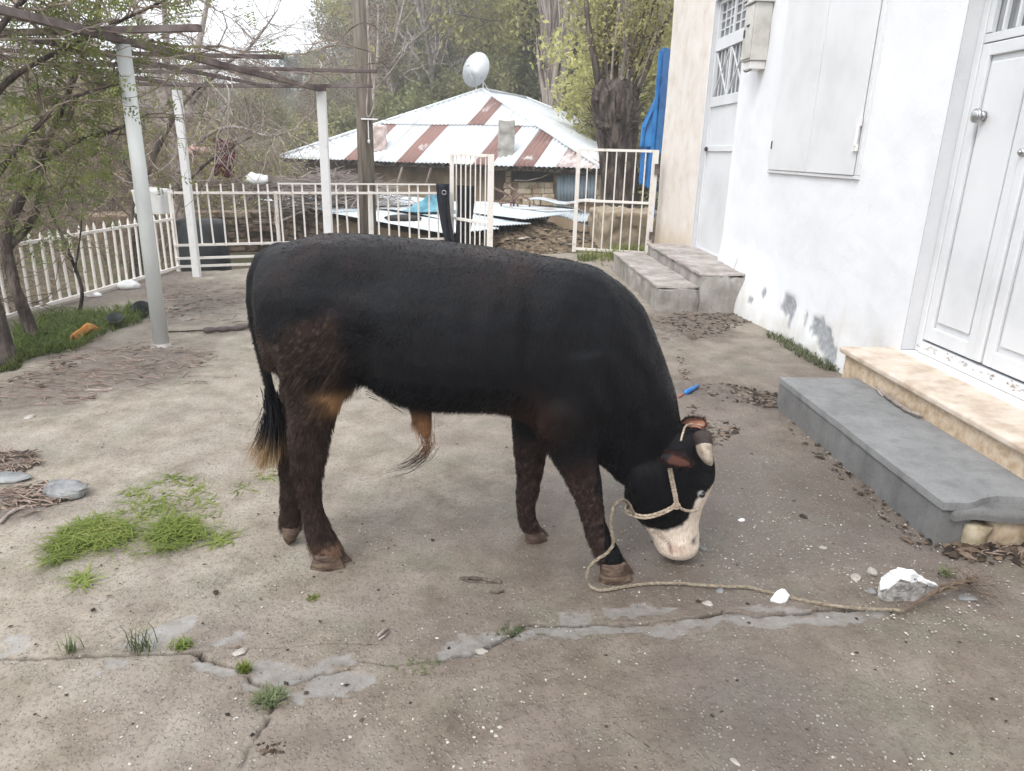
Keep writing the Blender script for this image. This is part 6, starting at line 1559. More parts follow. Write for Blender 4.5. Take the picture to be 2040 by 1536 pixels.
# ---- trees at the left edge of the yard
def stem_tree(nm, loc, label, stems, twigs, nleaf, lsize, seed, bark='dark_bark', leafm='leaf_near', group=None, tw_len=.5, droop=.15, leafzone=None):
    t = thing(nm, loc, label, 'tree', group); r_ = random.Random(seed); tips = []
    for n_, st in enumerate(stems):
        P_ = dens([tuple(p[:3]) for p in st], 5); R_ = [x_[0] for x_ in dens([(p[3],) for p in st], 5)]
        gn = [(p[0], p[1], p[2], rr_0) for p, rr_0 in zip(P_, R_)]
        q = MB(); q.tube([Vector(p) for p in P_], R_, 10); A = np.array([tuple(v) for v in q.V]); A += (np.stack([fbm(A, 9, seed+i, 3) for i in range(3)], 1)-.5)*np.repeat(np.array(R_), 10)[:, None]*.5; q.V = [Vector(v) for v in A]
        q.build('trunk' if n_ == 0 else 'limb', M[bark], t, True)
        tw = MB(); nt_ = twigs[n_] if hasattr(twigs, '__len__') else twigs
        for k in range(nt_):
            i = r_.randrange(int(len(P_)*.35), len(P_)); p = Vector(P_[i]); d = Vector((r_.gauss(0, 1), r_.gauss(0, 1), r_.gauss(.2, .6))).normalized(); L_ = tw_len*r_.uniform(.5, 1.7); pts = [p.copy()]
            for s_ in range(6):
                d = (d+Vector((r_.gauss(0, .22), r_.gauss(0, .22), r_.gauss(0, .18)))).normalized(); p = p+d*L_/6; pts.append(p.copy())
                if s_ > 0:
                    d2 = (d+Vector((r_.gauss(0, .8), r_.gauss(0, .8), r_.gauss(0, .6)))).normalized(); e = p+d2*L_*r_.uniform(.15, .5); tw.tube([p, p.lerp(e, .5)+Vector((0, 0, -.01)), e], [.0035, .0028, .0018], 3, cap=False); tips += [(p.lerp(e, .5), d2), (e, d2)]
            tw.tube(pts, [.008*(1-.7*s_/6) for s_ in range(7)], 4, cap=False)
        if nt_:
            o_ = tw.build('twigs', M['brown_twig'] if bark != 'grey_twig' else M['grey_twig'], t, False); o_['kind'] = 'stuff'
    if nleaf:
        tp_ = [x_ for x_ in tips if leafzone is None or leafzone(x_[0])] or tips
        # pinnate sprays: leaflets in rows on both sides of short stalks
        rg = np.random.default_rng(seed); V = []; F = []; rn = []
        ns = nleaf//11
        for s_ in range(ns):
            p, d = tp_[rg.integers(0, len(tp_))]; p = np.array(tuple(p)); d = np.array(tuple(d))*.5+rg.normal(size=3)*.6+np.array([0, 0, -droop]); d /= np.linalg.norm(d); L_ = .10+.10*rg.random(); sd_ = np.cross(d, rg.normal(size=3)); sd_ /= np.linalg.norm(sd_)
            v0 = rg.random()
            for q_ in range(11):
                tq = (q_//2+1)/6.0; sg = 1 if q_ % 2 else -1; b = p+d*L_*tq; a = sd_*sg*.85+d*.5+rg.normal(size=3)*.12; a /= np.linalg.norm(a); w_ = np.cross(a, np.cross(d, sd_)); s2 = lsize*(.7+.6*rg.random()); o = len(V)
                V += [b, b+a*s2*.5+w_*s2*.17, b+a*s2, b+a*s2*.5-w_*s2*.17]; F.append((o, o+1, o+2, o+3)); rn += [np.clip(v0*.6+.4*rg.random(), 0, 1)]*4
        V = np.array(V)-np.array(t['_at']); lm = npmesh('crown', V, np.array(F), {'rnd': ('POINT', 'FLOAT', np.array(rn))}, False, [M[leafm]]); link('crown', lm, t)
    return t
T1 = [[(-3.55,5.30,-.1,.125),(-3.58,5.3,.5,.10),(-3.66,5.32,1.2,.085),(-3.72,5.4,2.0,.07),(-3.75,5.6,2.9,.05),(-3.8,5.8,3.8,.03)],
      [(-3.56,5.36,1.5,.032),(-3.35,5.6,1.95,.022),(-3.0,5.9,2.25,.015),(-2.6,6.1,2.5,.010),(-2.2,6.2,2.7,.009)],
      [(-3.55,5.4,1.9,.030),(-3.2,5.5,2.35,.020),(-2.8,5.6,2.75,.013),(-2.5,5.7,3.1,.01)],
      [(-3.57,5.34,1.1,.028),(-3.3,5.5,1.5,.020),(-3.0,5.7,1.85,.013),(-2.7,5.9,2.0,.010)]]
stem_tree('locust_tree', (-3.55, 5.3, 0), 'dark trunked tree at the left edge with fine fresh green leaves', T1, (34, 46, 40, 34), 11500, .042, 41, tw_len=.5)
T2 = [[(-3.72,6.05,-.08,.058),(-3.80,6.05,.35,.046),(-3.86,6.1,.72,.043),(-3.84,6.15,.9,.040),(-3.62,6.25,1.35,.030),(-3.42,6.35,1.75,.023),(-3.25,6.5,2.2,.022),(-3.1,6.7,2.7,.010)],
      [(-3.60,6.27,1.38,.026),(-3.36,6.45,1.58,.020),(-3.1,6.6,1.68,.014),(-2.9,6.8,1.82,.007)],
      [(-3.85,6.12,.75,.035),(-3.7,6.3,1.0,.028),(-3.6,6.4,1.5,.02),(-3.62,6.5,2.1,.012)]]
stem_tree('locust_tree', (-3.72, 6.05, 0), 'slender crooked tree behind the left trunk, forking to the right by the picket fence', T2, (30, 22, 24), 4200, .040, 42, tw_len=.42)
T3 = [[(-3.86,6.95,-.05,.018),(-3.80,7.0,.25,.017),(-3.92,7.05,.7,.015),(-4.05,7.1,1.1,.012),(-4.06,7.2,1.6,.008)], [(-3.84,7.0,.4,.010),(-3.72,7.0,.8,.007),(-3.66,7.0,1.1,.004)]]
stem_tree('sapling', (-3.86, 6.95, 0), 'thin leafless sapling bending in front of the low picket fence', T3, (14, 6), 0, .03, 43, tw_len=.35)
# bare walnut beyond the fence corner
T4 = [[(-6.1,15.5,-.9,.20),(-6.15,15.5,.6,.16),(-6.1,15.5,1.6,.14),(-6.25,15.4,2.6,.10),(-6.5,15.3,4.0,.06),(-6.8,15.3,5.4,.03)],
      [(-6.12,15.5,1.4,.10),(-5.75,15.4,2.2,.08),(-5.45,15.3,3.2,.06),(-5.1,15.3,4.3,.035),(-4.8,15.2,5.3,.015)],
      [(-6.2,15.4,2.2,.08),(-6.0,15.3,3.4,.06),(-5.9,15.2,4.6,.035),(-5.75,15.1,5.8,.015)],
      [(-5.7,15.4,2.3,.05),(-5.0,15.0,2.9,.04),(-4.3,14.8,3.3,.025),(-3.7,14.6,3.9,.01)],
      [(-6.15,15.45,1.7,.07),(-6.8,15.2,2.6,.05),(-7.4,15.0,3.6,.03),(-7.9,14.9,4.8,.012)],
      [(-6.1,15.5,1.2,.06),(-5.4,15.1,1.7,.045),(-4.7,14.8,1.9,.03),(-4.0,14.5,1.75,.015),(-3.4,14.3,1.9,.007)]]
stem_tree('walnut_tree', (-6.1, 15.5, -.9), 'large leafless grey tree beyond the fence corner reaching over the pergola', T4, (50, 62, 56, 56, 46, 40), 0, .05, 44, bark='grey_twig', tw_len=1.15)
T5 = [[(-5.3,11.2,-.8,.10),(-5.15,11.2,.2,.09),(-5.0,11.15,.9,.07),(-4.6,11.1,1.6,.05),(-4.1,11.0,2.2,.03),(-3.6,10.9,2.5,.012)],
      [(-5.0,11.15,.9,.05),(-5.3,11.1,1.6,.04),(-5.5,11.1,2.4,.02),(-5.6,11.1,3.1,.01)],
      [(-5.1,11.2,.5,.04),(-4.5,11.1,.85,.03),(-3.9,11.0,1.35,.02),(-3.2,10.8,1.7,.008)]]
stem_tree('bare_fruit_tree', (-5.3, 11.2, -.8), 'leafless tree leaning right behind the fence corner', T5, (34, 26, 28), 0, .05, 45, bark='bark', tw_len=.75)
# long branch reaching in behind the utility pole from the right
T6 = [[(-2.25,14.6,-.8,.05),(-2.20,14.8,1.0,.04),(-2.15,15,2.2,.035),(-2.00,15.0,3.2,.022),(-1.95,15.0,4.1,.01)], [(-2.15,15,2.3,.02),(-2.50,15,2.75,.016),(-2.85,14.9,3.0,.012),(-3.15,14.9,3.1,.006)], [(-2.10,15,2.6,.016),(-1.65,15,3.1,.011),(-1.35,15.1,3.6,.006)]]
stem_tree('bare_sapling', (-2.25, 14.6, -.8), 'thin bare sapling with pale twigs just right of the utility pole', T6, (16, 14, 12), 260, .05, 46, bark='grey_twig', leafm='leaf_yg', tw_len=.5)
# ---- bare vine canes on the pergola
vn = thing('grape_vine', (-3.0, 6.5, 0), 'tangle of bare vine canes trained over the pergola beams', 'vine'); r_ = random.Random(66)
def cane(p, d, L_, rad, mbk, zc, lev=0):
    pts = [p.copy()]; n = max(5, int(L_/.16))
    for i in range(n):
        d = (d+Vector((r_.gauss(0, .22), r_.gauss(0, .22), r_.gauss(0, .13)+(zc-p.z)*.25))).normalized(); p = p+d*L_/n; pts.append(p.copy())
        if lev < 2 and r_.random() < .42: cane(p, (d+Vector((r_.gauss(0, .9), r_.gauss(0, .9), r_.gauss(0, .5)))).normalized(), L_*r_.uniform(.2, .45), rad*.55, mbk, zc+r_.uniform(-.25, .2), lev+1)
    mbk.tube(pts, [rad*(1-.7*i/n)+.0012 for i in range(n+1)], 4 if lev == 0 else 3, cap=False)
for grp in range(26):
    q = MB(); x = r_.uniform(-4.6, -1.9); y = r_.uniform(5.2, 9.2); cane(Vector((x, y, 2.33)), Vector((r_.uniform(-1, 1), r_.uniform(-1, 1), 0)).normalized(), r_.uniform(1.0, 2.6), r_.uniform(.006, .014), q, 2.32); q.build('cane', M['brown_twig'] if grp % 2 else M['grey_twig'], vn, False)
for grp in range(9):
    q = MB(); x = r_.uniform(-4.4, -2.4); y = r_.uniform(6.5, 9.8); cane(Vector((x, y, 2.28)), Vector((r_.uniform(-.6, 1), r_.uniform(-.3, .5), -.5)).normalized(), r_.uniform(.8, 1.7), r_.uniform(.005, .009), q, 1.75); q.build('cane', M['grey_twig'], vn, False)
# ---- heap of cut sticks on the shed
r_ = random.Random(90); q = MB(); c0 = AY(665, 372, 16.6)
for k in range(520):
    a = r_.uniform(-.5, .5)*1.2+(.0 if k % 3 else 1.2); p = c0+Vector((r_.gauss(0, .62), r_.gauss(0, .45), r_.uniform(-.35, .28))); p.z -= abs(p.x-c0.x)*.25; L_ = r_.uniform(.4, 1.5); d = Vector((math.cos(a), math.sin(a)*.6, r_.gauss(.05, .22))).normalized(); b_ = Vector((r_.gauss(0, .05), r_.gauss(0, .05), r_.gauss(0, .07)))
    q.tube([p-d*L_/2, p+b_, p+d*L_/2], [.013, .011, .005], 4, cap=False)
tag(q.build('stick_heap', M['grey_twig'], None, False, loc=tuple(c0)), 'heap of cut bare sticks piled on the shed in front of the mud house wall', 'stick heap', kind='stuff')
q = MB(); c1 = AY(560, 372, 16.4)
for k in range(150):
    a = r_.uniform(-.35, .35); p = c1+Vector((r_.gauss(0, .7), r_.gauss(0, .4), r_.uniform(-.14, .16))); L_ = r_.uniform(.5, 1.8); d = Vector((math.cos(a), math.sin(a), r_.gauss(0, .08))).normalized(); q.tube([p-d*L_/2, p+Vector((0, 0, r_.gauss(0, .05))), p+d*L_/2], [.014, .012, .006], 4, cap=False)
tag(q.build('pole_stack', M['pale_bark'], None, False, loc=tuple(c1)), 'stack of long pale sticks lying behind the left part of the back fence', 'stick heap', kind='stuff')

# ---- grass and weeds
M['grass'] = leaf_mat('fresh_grass', [(0, (.06,.085,.018)), (.45, (.125,.165,.035)), (.8, (.22,.25,.07)), (1, (.33,.31,.13))], .4)
M['cut_grass'] = leaf_mat('cut_grass', [(0, (.10,.14,.025)), (.45, (.19,.25,.045)), (.8, (.30,.35,.09)), (1, (.42,.38,.17))], .35)
M['weed'] = leaf_mat('grey_green_weed', [(0, (.06,.075,.035)), (.5, (.115,.14,.065)), (1, (.2,.215,.11))], .3)
def grass(name, pts, hmin, hmax, wd, lay, m, label, cat, seed, bend=.5, kind='stuff'):
    r = np.random.default_rng(seed); P = np.array([tuple(p) for p in pts]); n = len(P); P = P.copy(); P[:, 2] -= .004
    a = r.random(n)*6.283; ln = hmin+(hmax-hmin)*r.random(n); lv = lay*(.5+r.random(n)); D = np.stack([np.cos(a)*lv, np.sin(a)*lv, np.ones(n)], 1); D /= np.linalg.norm(D, axis=1)[:, None]
    sd_ = np.stack([-np.sin(a), np.cos(a), np.zeros(n)], 1)*(wd*(.6+.8*r.random(n)))[:, None]*.5
    M1 = P+D*(ln*.5)[:, None]; D2 = D+np.stack([np.cos(a), np.sin(a), -np.ones(n)], 1)*bend; D2 /= np.linalg.norm(D2, axis=1)[:, None]; T = M1+D2*(ln*.5)[:, None]; T[:, 2] = np.maximum(T[:, 2], .004)
    V = np.stack([P-sd_, P+sd_, M1-sd_*.8, M1+sd_*.8, T], 1).reshape(-1, 3); b = np.arange(n)[:, None]*5; F = np.concatenate([b+np.array([[0, 1, 3]]), b+np.array([[0, 3, 2]]), b+np.array([[2, 3, 4]])])
    rn = np.repeat(np.clip(.5*vnoise(P, 5, seed)+.5*r.random(n), 0, 1), 5); me = npmesh(name, V, F, {'rnd': ('POINT', 'FLOAT', rn)}, False, [m])
    return tag(link(name, me), label, cat, kind=kind)
gp = scatter_px([(20,735),(30,650),(60,640),(110,625),(210,622),(290,612),(300,622),(280,645),(215,662),(150,700),(60,715)], 9000, 61)
gp = [p for p in gp]; grass('grass_patch', gp[::2], .03, .22, .007, .9, M['grass'], 'patch of fresh green grass under the trees at the left edge of the yard', 'grass', 5)
gp = scatter_px([(-10,745),(0,715),(45,720),(40,735)], 500, 62); grass('grass_tuft', gp, .02, .08, .006, .8, M['grass'], 'small grass tuft at the foot of the left tree trunk', 'grass', 6)
cg = scatter_px([(78,1138),(95,1095),(130,1055),(185,1035),(255,1045),(270,1070),(230,1090),(160,1100),(105,1130)], 1000, 63)+scatter_px([(120,1085),(150,1055),(190,1042),(240,1055),(220,1080),(160,1095)], 600, 64)+scatter_px([(290,1075),(310,1050),(350,1030),(400,1050),(405,1068),(370,1090),(320,1102)], 650, 65)+scatter_px([(310,1070),(350,1038),(390,1055),(350,1085)], 350, 60)+scatter_px([(90,1130),(180,1030),(330,1020),(420,1060),(340,1115),(200,1110)], 420, 59)
_q = vnoise(np.array([tuple(p) for p in cg]), 14, 5); cg = [p for p, q_ in zip(cg, _q) if q_ > .36 or random.random() < .25]
for p in cg: p.z += random.random()**2*.03+.005
grass('cut_grass', cg, .04, .12, .0040, 7.0, M['cut_grass'], 'pile of freshly cut green fodder grass on the concrete behind the bull', 'cut grass', 7, .25)
cg = scatter_px([(170,1040),(300,990),(330,950),(420,960),(470,1080),(430,1090),(330,1060),(250,1020)], 170, 66)+scatter_px([(520,935),(560,940),(555,962),(525,958)], 40, 67)+scatter_px([(470,970),(500,965),(505,980),(475,982)], 22, 68)+scatter_px([(145,1155),(175,1140),(178,1165),(150,1172)], 60, 69)+scatter_px([(420,1068),(470,1065),(468,1085),(428,1086)], 45, 70)+scatter_px([(240,975),(300,972),(300,985),(250,990)], 40, 71)+scatter_px([(335,940),(395,965),(385,978),(340,958)], 40, 73)+scatter_px([(5,975),(45,975),(40,1000),(0,1000)], 60, 74)+scatter_px([(250,1000),(340,985),(345,1020),(270,1030)], 70, 72)
for p in cg: p.z += .004
grass('scattered_grass', cg, .03, .12, .0055, 9.0, M['cut_grass'], 'loose blades of cut grass scattered round the fodder pile', 'cut grass', 8, .2)
def tuft(u, v, n, h, spread, m, label, seed, lay=.9, wd=.005):
    c = G(u, v); r = np.random.default_rng(seed); pts = [Vector((c.x+r.normal()*spread, c.y+r.normal()*spread*.7, 0)) for _ in range(n)]
    o = grass('weed', pts, h*.4, h, wd, lay, m, label, 'weed', seed, .4, None); return o
tuft(535, 1398, 200, .07, .022, M['weed'], 'grey green weed growing where the cracks meet in the foreground', 91)
tuft(143, 1298, 34, .10, .014, M['weed'], 'wispy weed in the crack at the far left of the foreground', 92, .25, .0035)
tuft(275, 1292, 60, .12, .03, M['weed'], 'tall thin weed in the left crack next to a grey stone patch', 93, .3, .0035)
tuft(362, 1288, 80, .05, .020, M['cut_grass'], 'yellowish weed tuft at the bend of the left crack', 94)
tuft(485, 1335, 60, .05, .010, M['cut_grass'], 'tiny yellow green weed inside the crack between the pale patches', 95, .5)
tuft(622, 1192, 30, .035, .012, M['cut_grass'], 'tiny yellow weed on the concrete behind the near hind hoof', 96)
tuft(840, 1330, 70, .05, .03, M['weed'], 'dry weed in the crack right of the pale patches', 97)
tuft(1015, 1262, 60, .05, .03, M['weed'], 'small dark weed in the crack below the bull front legs', 98)
tuft(1885, 1145, 60, .06, .02, M['weed'], 'small weed between the white rubble piece and the rope end', 99)
wl = scatter_px([(1520,665),(1560,668),(1670,720),(1680,742),(1640,738),(1580,705)], 900, 75); grass('wall_weeds', wl, .03, .12, .007, .7, M['weed'], 'row of green weeds along the foot of the white wall', 'weeds', 9)
wl = scatter_px([(1150,512),(1300,505),(1305,520),(1150,522)], 500, 76)+scatter_px([(1215,500),(1280,500),(1285,512),(1215,512)], 700, 77); grass('gate_weeds', wl, .05, .28, .012, .6, M['grass'], 'green weeds growing under the closed gate leaf', 'weeds', 10)
# ================================================================== SMALL THINGS ON THE YARD
def rock(name, c, r, m, seed, amp=.35, nu=14, nv_=9, rot=0.0, flat=True, smooth=False):
    q = MB(); q.ball((0, 0, 0), r, nu, nv_, rot=None); A = np.array([tuple(v) for v in q.V]); s = np.array(r)
    A += (np.stack([fbm(A/s.mean(), 1.6, seed+i*9, 3) for i in range(3)], 1)-.5)*2*amp*s
    if flat: A[:, 2] = np.maximum(A[:, 2], -r[2]*.55)
    ca, sa = math.cos(rot), math.sin(rot); x = A[:, 0]*ca-A[:, 1]*sa; A[:, 1] = A[:, 0]*sa+A[:, 1]*ca; A[:, 0] = x
    zb = A[:, 2].min(); A[:, 2] += -zb-.003; q.V = [Vector(v)+Vector(c) for v in A]
    return q.build(name, m, None, smooth, loc=tuple(c))
M['stone_grey'] = mat('grey_stone', [(.12,.12,.12), (.2,.2,.2), (.29,.29,.28)], 9, rough=.85, bump=.6, bscale=40)
M['stone_pale'] = mat('pale_stone', [(.24,.215,.19), (.34,.31,.275), (.43,.40,.36)], 12, rough=.85, bump=.5, bscale=60)
M['plaster_white'] = mat('broken_white_plaster', [(.58,.60,.60), (.76,.77,.78), (.80,.80,.80)], 14, rough=.8, bump=.3, bscale=60, lo=.28, hi=.42)
M['plaster_back'] = mat('mortar_side', [(.16,.15,.14), (.28,.265,.25), (.38,.36,.34)], 22, rough=.95, bump=.9, bscale=70)
def chunk(top, h, name, label, cat, par=None):
    """broken slab of wall render: painted top surface, rough mortar sides; top = list of (u,v,z)"""
    T = [G(u, v, z) for u, v, z in top]; n = len(T); c = sum(T, Vector())/n; q = MB(); rr_ = random.Random(n)
    # painted face in small facets with a broken outline
    V = [T[i] for i in range(n)]; mids = []
    out = []
    for i in range(n):
        a, b = T[i], T[(i+1) % n]; out.append(a)
        for f in (.33, .66):
            p = a.lerp(b, f)+Vector((rr_.uniform(-.008, .008), rr_.uniform(-.008, .008), rr_.uniform(-.003, .003))); out.append(p)
    m_ = len(out); base = [Vector((p.x+(p.x-c.x)*rr_.uniform(-.04, .10), p.y+(p.y-c.y)*rr_.uniform(-.04, .10), max(-.002, p.z-h*rr_.uniform(.8, 1.1)) if h < p.z else -.002)) for p in out]
    return out, base, c
# large white rubble piece: two painted faces meeting at a ridge
def white_rubble():
    ob = thing('plaster_rubble', tuple(G(1805, 1185)), 'broken piece of white painted plaster with grey mortar edge on the yard near the rope end', 'rubble')
    rid = [G(1790, 1132, .135), G(1822, 1140, .125), G(1848, 1158, .085), G(1869, 1168, .04)]
    left = [G(1755, 1150, .055), G(1752, 1176, .02)]
    front = [G(1752, 1182, .018), G(1765, 1172, .055), G(1790, 1154, .095), G(1812, 1158, .085), G(1838, 1178, .03), G(1866, 1172, .022)]
    q = MB()
    # painted faces
    q.add([left[0], left[1], front[1], front[2], rid[0], G(1772, 1138, .11)], [(0, 1, 2, 3, 5), (5, 3, 4)])
    q.add([rid[0], front[2], front[3], rid[1], front[4], rid[2], front[5], rid[3]], [(0, 1, 2, 3), (3, 2, 4, 5), (5, 4, 6, 7)])
    o = q.build('painted_face', M['plaster_white'], ob, False); md = o.modifiers.new('t', 'SOLIDIFY'); md.thickness = .012; md.offset = -1
    sb_ = o.modifiers.new('s', 'SUBSURF'); sb_.subdivision_type = 'SIMPLE'; sb_.levels = 3; sb_.render_levels = 3
    tx = bpy.data.textures.new('chip_noise', 'CLOUDS'); tx.noise_scale = .03; dm = o.modifiers.new('d', 'DISPLACE'); dm.texture = tx; dm.strength = .012; dm.texture_coords = 'OBJECT'; dm.mid_level = .5
    A = [front[0], front[1], front[2], front[3], front[4], front[5], rid[3], rid[2], rid[1], rid[0], left[0]]
    low = [Vector((p.x, p.y, -.004)) for p in A]; q = MB(); k = len(A)
    q.add([p+Vector((0, 0.004, -.014)) for p in A]+low, [(i, (i+1) % k, k+(i+1) % k, k+i) for i in range(k)]+[tuple(range(k))])
    o = q.build('mortar_side', M['plaster_back'], ob, False, fixn=True)
    sb_ = o.modifiers.new('s', 'SUBSURF'); sb_.subdivision_type = 'SIMPLE'; sb_.levels = 3; sb_.render_levels = 3
    dm = o.modifiers.new('d', 'DISPLACE'); dm.texture = tx; dm.strength = .016; dm.texture_coords = 'OBJECT'; dm.mid_level = .55
white_rubble()
o = rock('plaster_rubble', G(1553, 1199), (.036, .024, .034), M['plaster_white'], 8, .5, 10, 7, .3); tag(o, 'small white plaster fragment lying against the lead rope', 'rubble')
specs = [
 (1410,1204,(.025,.02,.012),'stone_pale','flat pale pebble beside the middle of the lead rope'),
 (1434,1178,(.028,.016,.010),'stone_grey','flat grey pebble tucked under the lead rope'),
 (1392,1200,(.014,.014,.010),'dung','dark dung lump in front of the lead rope, left of the small plaster piece'),
 (1490,1205,(.013,.011,.009),'dung','dark dung lump just behind the crack left of the small plaster fragment'),
 (1400,1095,(.026,.012,.014),'stone_grey','grey stone chip lying right of the bull muzzle'),
 (1478,1037,(.020,.014,.010),'plaster_white','white plaster flake between the bull head and the grey step'),
 (1705,1152,(.032,.024,.014),'stone_pale','tan stone left of the large white rubble piece'),
 (1738,1142,(.030,.022,.018),'stone_pale','cream plaster bit touching the left side of the large white rubble'),
 (1735,1180,(.022,.016,.015),'stone_grey','grey stone by the lower left corner of the large white rubble'),
 (1925,1192,(.045,.024,.010),'stone_grey','flat grey cement flake right of the frayed rope end'),
 (480,1298,(.032,.02,.008),'stone_pale','flat pale stone beside the left crack above the cement patches'),
 (960,1300,(.016,.03,.014),'stone_pale','pale chip standing in the crack below the bull'),
 (1464,1520,(.026,.010,.009),'stone_pale','white chip at the bottom edge of the photo right of the middle'),
 (1640,1092,(.02,.013,.01),'stone_pale','pale chip in the gravel between muzzle and step'),
 (1890,1072,(.05,.03,.05),'stone_pale','crumbling pale lump at the broken near corner of the grey step'),
 (60,834,(.05,.03,.02),'stone_pale','pale stone on the dark soil at the left edge'),
 (1600,1030,(.03,.02,.012),'dung','flattened brown dung scrap on the yard below the grey step'),
 (862,1077,(.012,.01,.008),'dung','dark dung crumb on the yard under the bull belly'),
 (1707,1302,(.012,.009,.007),'dung','black crumb on the foreground gravel at the right'),
 (1207,1308,(.014,.01,.008),'dung','black crumb below the right part of the crack'),
 (818,1402,(.010,.009,.007),'dung','tiny black crumb on the foreground gravel left of the middle'),
 (1419,1428,(.012,.009,.007),'dung','dark crumb on the foreground gravel right of the middle'),
 (430,1180,(.014,.012,.009),'dung','dark crumb on the pale concrete below the fodder pile'),
]
M['dung'] = mat('dry_dung', [(.018,.012,.010), (.04,.027,.022), (.075,.052,.042)], 40, rough=.95, bump=1, bscale=90)
for k, (u, v, r_, m_, lab) in enumerate(specs):
    o = rock('dung_lump' if m_ == 'dung' else ('plaster_flake' if m_ == 'plaster_white' else 'stone'), G(u, v), tuple(.8*q_ for q_ in r_), M[m_], 200+k*7, .42, 10, 7, k*.7); tag(o, lab, 'dung' if m_ == 'dung' else ('rubble' if m_ == 'plaster_white' else 'stone'))
o = rock('stone', G(130, 985), (.105, .07, .045), M['stone_grey'], 77, .28, 18, 11, -.3); tag(o, 'flat grey slab of stone lying on dark soil at the left', 'stone')
o = rock('stone', G(10, 955), (.12, .06, .02), M['stone_grey'], 78, .25, 14, 8, 0); tag(o, 'flat grey cement piece at the left edge beside the soil heap', 'stone')
# ---- sticks
def stick(pts, r0, m, label, name='twig', sub=()):
    q = MB(); P_ = [G(u, v, z) for u, v, z in pts]; q.tube(smooth_path(P_, 4), [r0*(.75+.35*math.sin(i*2.1)**2) for i in range(4*(len(P_)-1)+1)], 7)
    for s_ in sub: q.tube([G(u, v, z) for u, v, z in s_], [r0*.6, r0*.5, r0*.3][:len(s_)], 5)
    return tag(q.build(name, m, None, True, loc=tuple(P_[0])), label, 'stick')
stick([(915,1153,.01),(945,1152,.012),(975,1156,.01),(1000,1160,.008)], .0075, M['bark'], 'forked dead stick on the concrete below the bull belly', sub=[[(925,1156,.008),(950,1160,.008),(995,1162,.006)]])
stick([(977,1178,.006),(990,1180,.008),(1003,1178,.006)], .005, M['bark'], 'short piece of bark just below the forked stick')
stick([(1222,1440,.004),(1245,1458,.006),(1268,1472,.005),(1295,1490,.004)], .0022, M['dark_bark'], 'thin dark twig on the gravel in the lower foreground')
stick([(752,1268,.004),(762,1258,.014),(772,1252,.008)], .006, M['pale_bark'], 'curled strip of bark above the crack in the foreground', sub=[[(755,1274,.004),(766,1266,.01),(775,1258,.006)]])
stick([(168,777,.01),(195,777,.012),(226,775,.01)], .009, M['pale_bark'], 'pale peeled stick on the soil left of the bull')
stick([(110,806,.008),(140,793,.012),(190,793,.01)], .006, M['bark'], 'thin brown stick next to the pale peeled stick')
stick([(405,658,.03),(440,656,.03),(480,652,.03),(520,646,.03)], .026, M['brown_steel'], 'dark hose lying on the yard behind the bull tail', 'hose')
stick([(330,661,.02),(370,660,.015),(415,657,.012)], .008, M['dark_bark'], 'thin dark stick right of the thick pergola post')
stick([(1750,775,.212),(1768,790,.222),(1790,806,.222),(1812,820,.218),(1832,830,.212)], .014, M['grey_twig'], 'withered grey stalk lying on the grey step against the threshold', 'withered_stalk', sub=[[(1760,790,.21),(1752,782,.22),(1745,770,.23)],[(1815,822,.22),(1830,826,.235),(1838,832,.215)]])
stick([(0,1042,.01),(20,1022,.02),(50,1010,.012)], .009, M['pale_bark'], 'broken pale stick at the left edge below the soil heap')
stick([(1350,792,.012),(1366,782,.014)], .012, mat('reddish_plastic', [(.22,.1,.08), (.3,.16,.13)], 10), 'reddish stub at the end of the blue plastic pipe', 'pipe_stub')
q = MB(); a, b = G(1364, 783, .02), G(1390, 769, .022); q.tube([a, a.lerp(b, .5), b], [.017, .018, .014], 10); tag(q.build('plastic_pipe', M['blue'], None, True, loc=tuple(a)), 'short blue plastic pipe on the litter right of the bull neck', 'pipe')
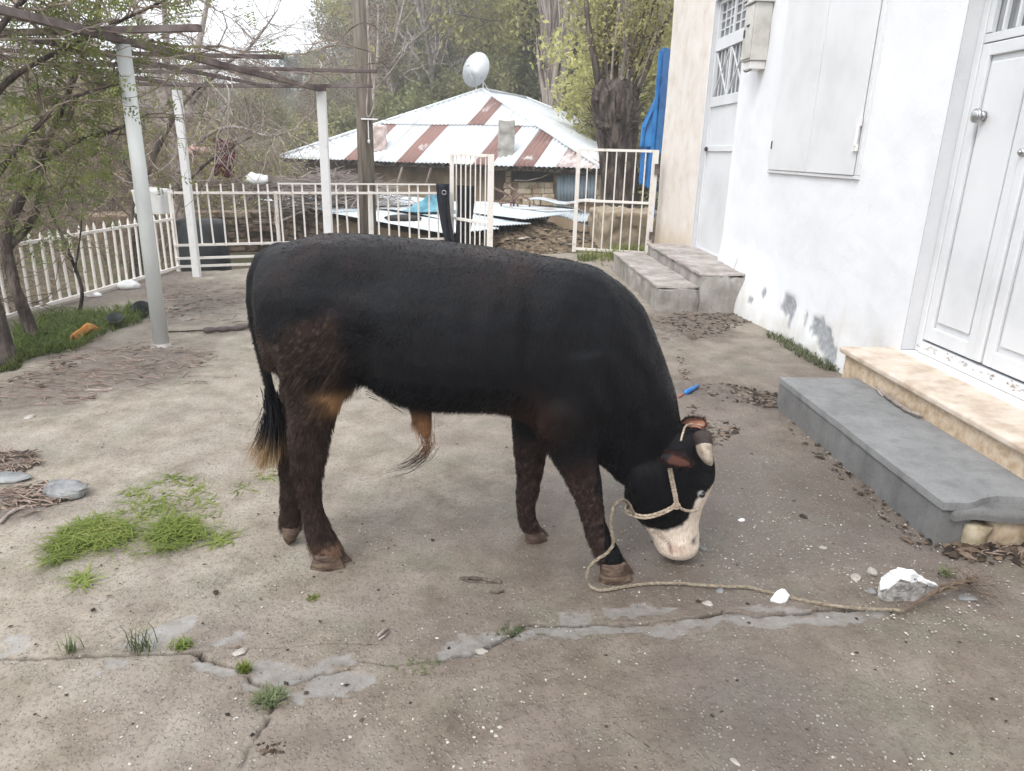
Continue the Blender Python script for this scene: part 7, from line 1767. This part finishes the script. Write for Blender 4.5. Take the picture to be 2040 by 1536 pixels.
# ---- orange cloth, pots and bag near the left trees
oc = G(172, 668, .03); M['orange'] = mat('faded_orange_cloth', [(.48,.17,.035), (.62,.26,.075), (.66,.36,.14)], 9, rough=.8, bump=.4)
def of(a, b):
    L_ = G(147, 682, .02).lerp(G(200, 656, .02), a); w = .10*math.sin(math.pi*min(1, .12+a*.8))
    return L_+Vector((-.1*w, (b-.5)*2*w, .075*math.sin(math.pi*b)*math.sin(math.pi*min(1,.15+a*.8))+.012*math.sin(a*9+b*4)+.014))
cloth('orange_cloth', of, 26, 12, M['orange'], 'faded orange cloth lying at the edge of the grass patch', 'cloth', tuple(oc), .006)
M['pot'] = mat('black_plastic', [(.008,.010,.010), (.02,.022,.022)], 6, rough=.45, spec=.5)
def pot(u, v, r_, h, label, tilt):
    c = G(u, v); q = MB(); n = 22; rings = []
    Rm = Matrix.Rotation(tilt, 3, 'X') @ Matrix.Rotation(tilt*.4, 3, 'Y')
    for (rr_, z) in ((r_*.72, 0), (r_*.78, h*.3), (r_, h*.98), (r_*1.08, h*.98), (r_*1.08, h), (r_*.97, h), (r_*.72, h*.2), (.01, h*.18)):
        rings.append([c+Vector((0, 0, .04))+Rm @ Vector((rr_*math.cos(6.283*j/n), rr_*math.sin(6.283*j/n), z-h*.2)) for j in range(n)])
    q.loft(rings); return tag(q.build('plant_pot', M['pot'], None, True, loc=tuple(c), fixn=True), label, 'pot', None)
pot(232, 652, .065, .08, 'black plastic pot half sunk in the grass beside the orange cloth', .5)
pot(284, 630, .075, .10, 'black plastic pot at the grass edge next to the thick post', .75)
o = rock('plastic_bag', G(258, 575), (.12, .07, .065), mat('white_plastic_bag', [(.62,.62,.61), (.76,.76,.75)], 8, rough=.45, bump=.4), 31, .3, 18, 12, .5, smooth=True); tag(o, 'white plastic bag lying against the bottom rail of the picket fence', 'bag')
o = rock('plastic_bag', G(188, 590), (.08, .045, .03), M['plaster_white'], 33, .35, 14, 9, .3, smooth=True); tag(o, 'small crushed white bag by the picket fence, left of the bigger bag', 'bag')
pebbles('dung_clump', [G(545+random.gauss(0,13), 1490+random.gauss(0,7)) for _ in range(90)], .003, .010, .6, M['flake'], 'dark dry dung clump at the bottom of the photo left of the middle', 'dung', 71, 1.4)
# rubble at the near end of the grey step
M['rubble2'] = mat('step_rubble', [(.12,.09,.07), (.22,.175,.14), (.34,.29,.25)], 8, rough=.95, bump=.8, bscale=40)
pebbles('step_rubble', [G(u, v) for u, v in [(random.uniform(1880, 2060), random.uniform(1062, 1112)) for _ in range(160)]], .008, .034, .6, M['flake'], 'dark rubble and dry leaves at the broken end of the grey step', 'rubble', 51, 1.3)
# ================================================================== haze volume added to pale the distant hillside
hz = MB(); hz.box((-255, -110, -12), (255, 410, 62)); hzm = bpy.data.materials.new('added_haze'); hzm.use_nodes = True; hn_ = hzm.node_tree
for n_ in list(hn_.nodes): hn_.nodes.remove(n_)
pv_ = hn_.nodes.new('ShaderNodeVolumePrincipled'); ho_ = hn_.nodes.new('ShaderNodeOutputMaterial'); pv_.inputs['Density'].default_value = .0033; pv_.inputs['Color'].default_value = (.97, .97, .96, 1); pv_.inputs['Anisotropy'].default_value = .2
hn_.links.new(pv_.outputs[0], ho_.inputs['Volume'])
ho = hz.build('haze', hzm, None); ho['kind'] = 'stuff'; ho['label'] = 'thin haze volume added to pale the hillside'; ho['category'] = 'haze'
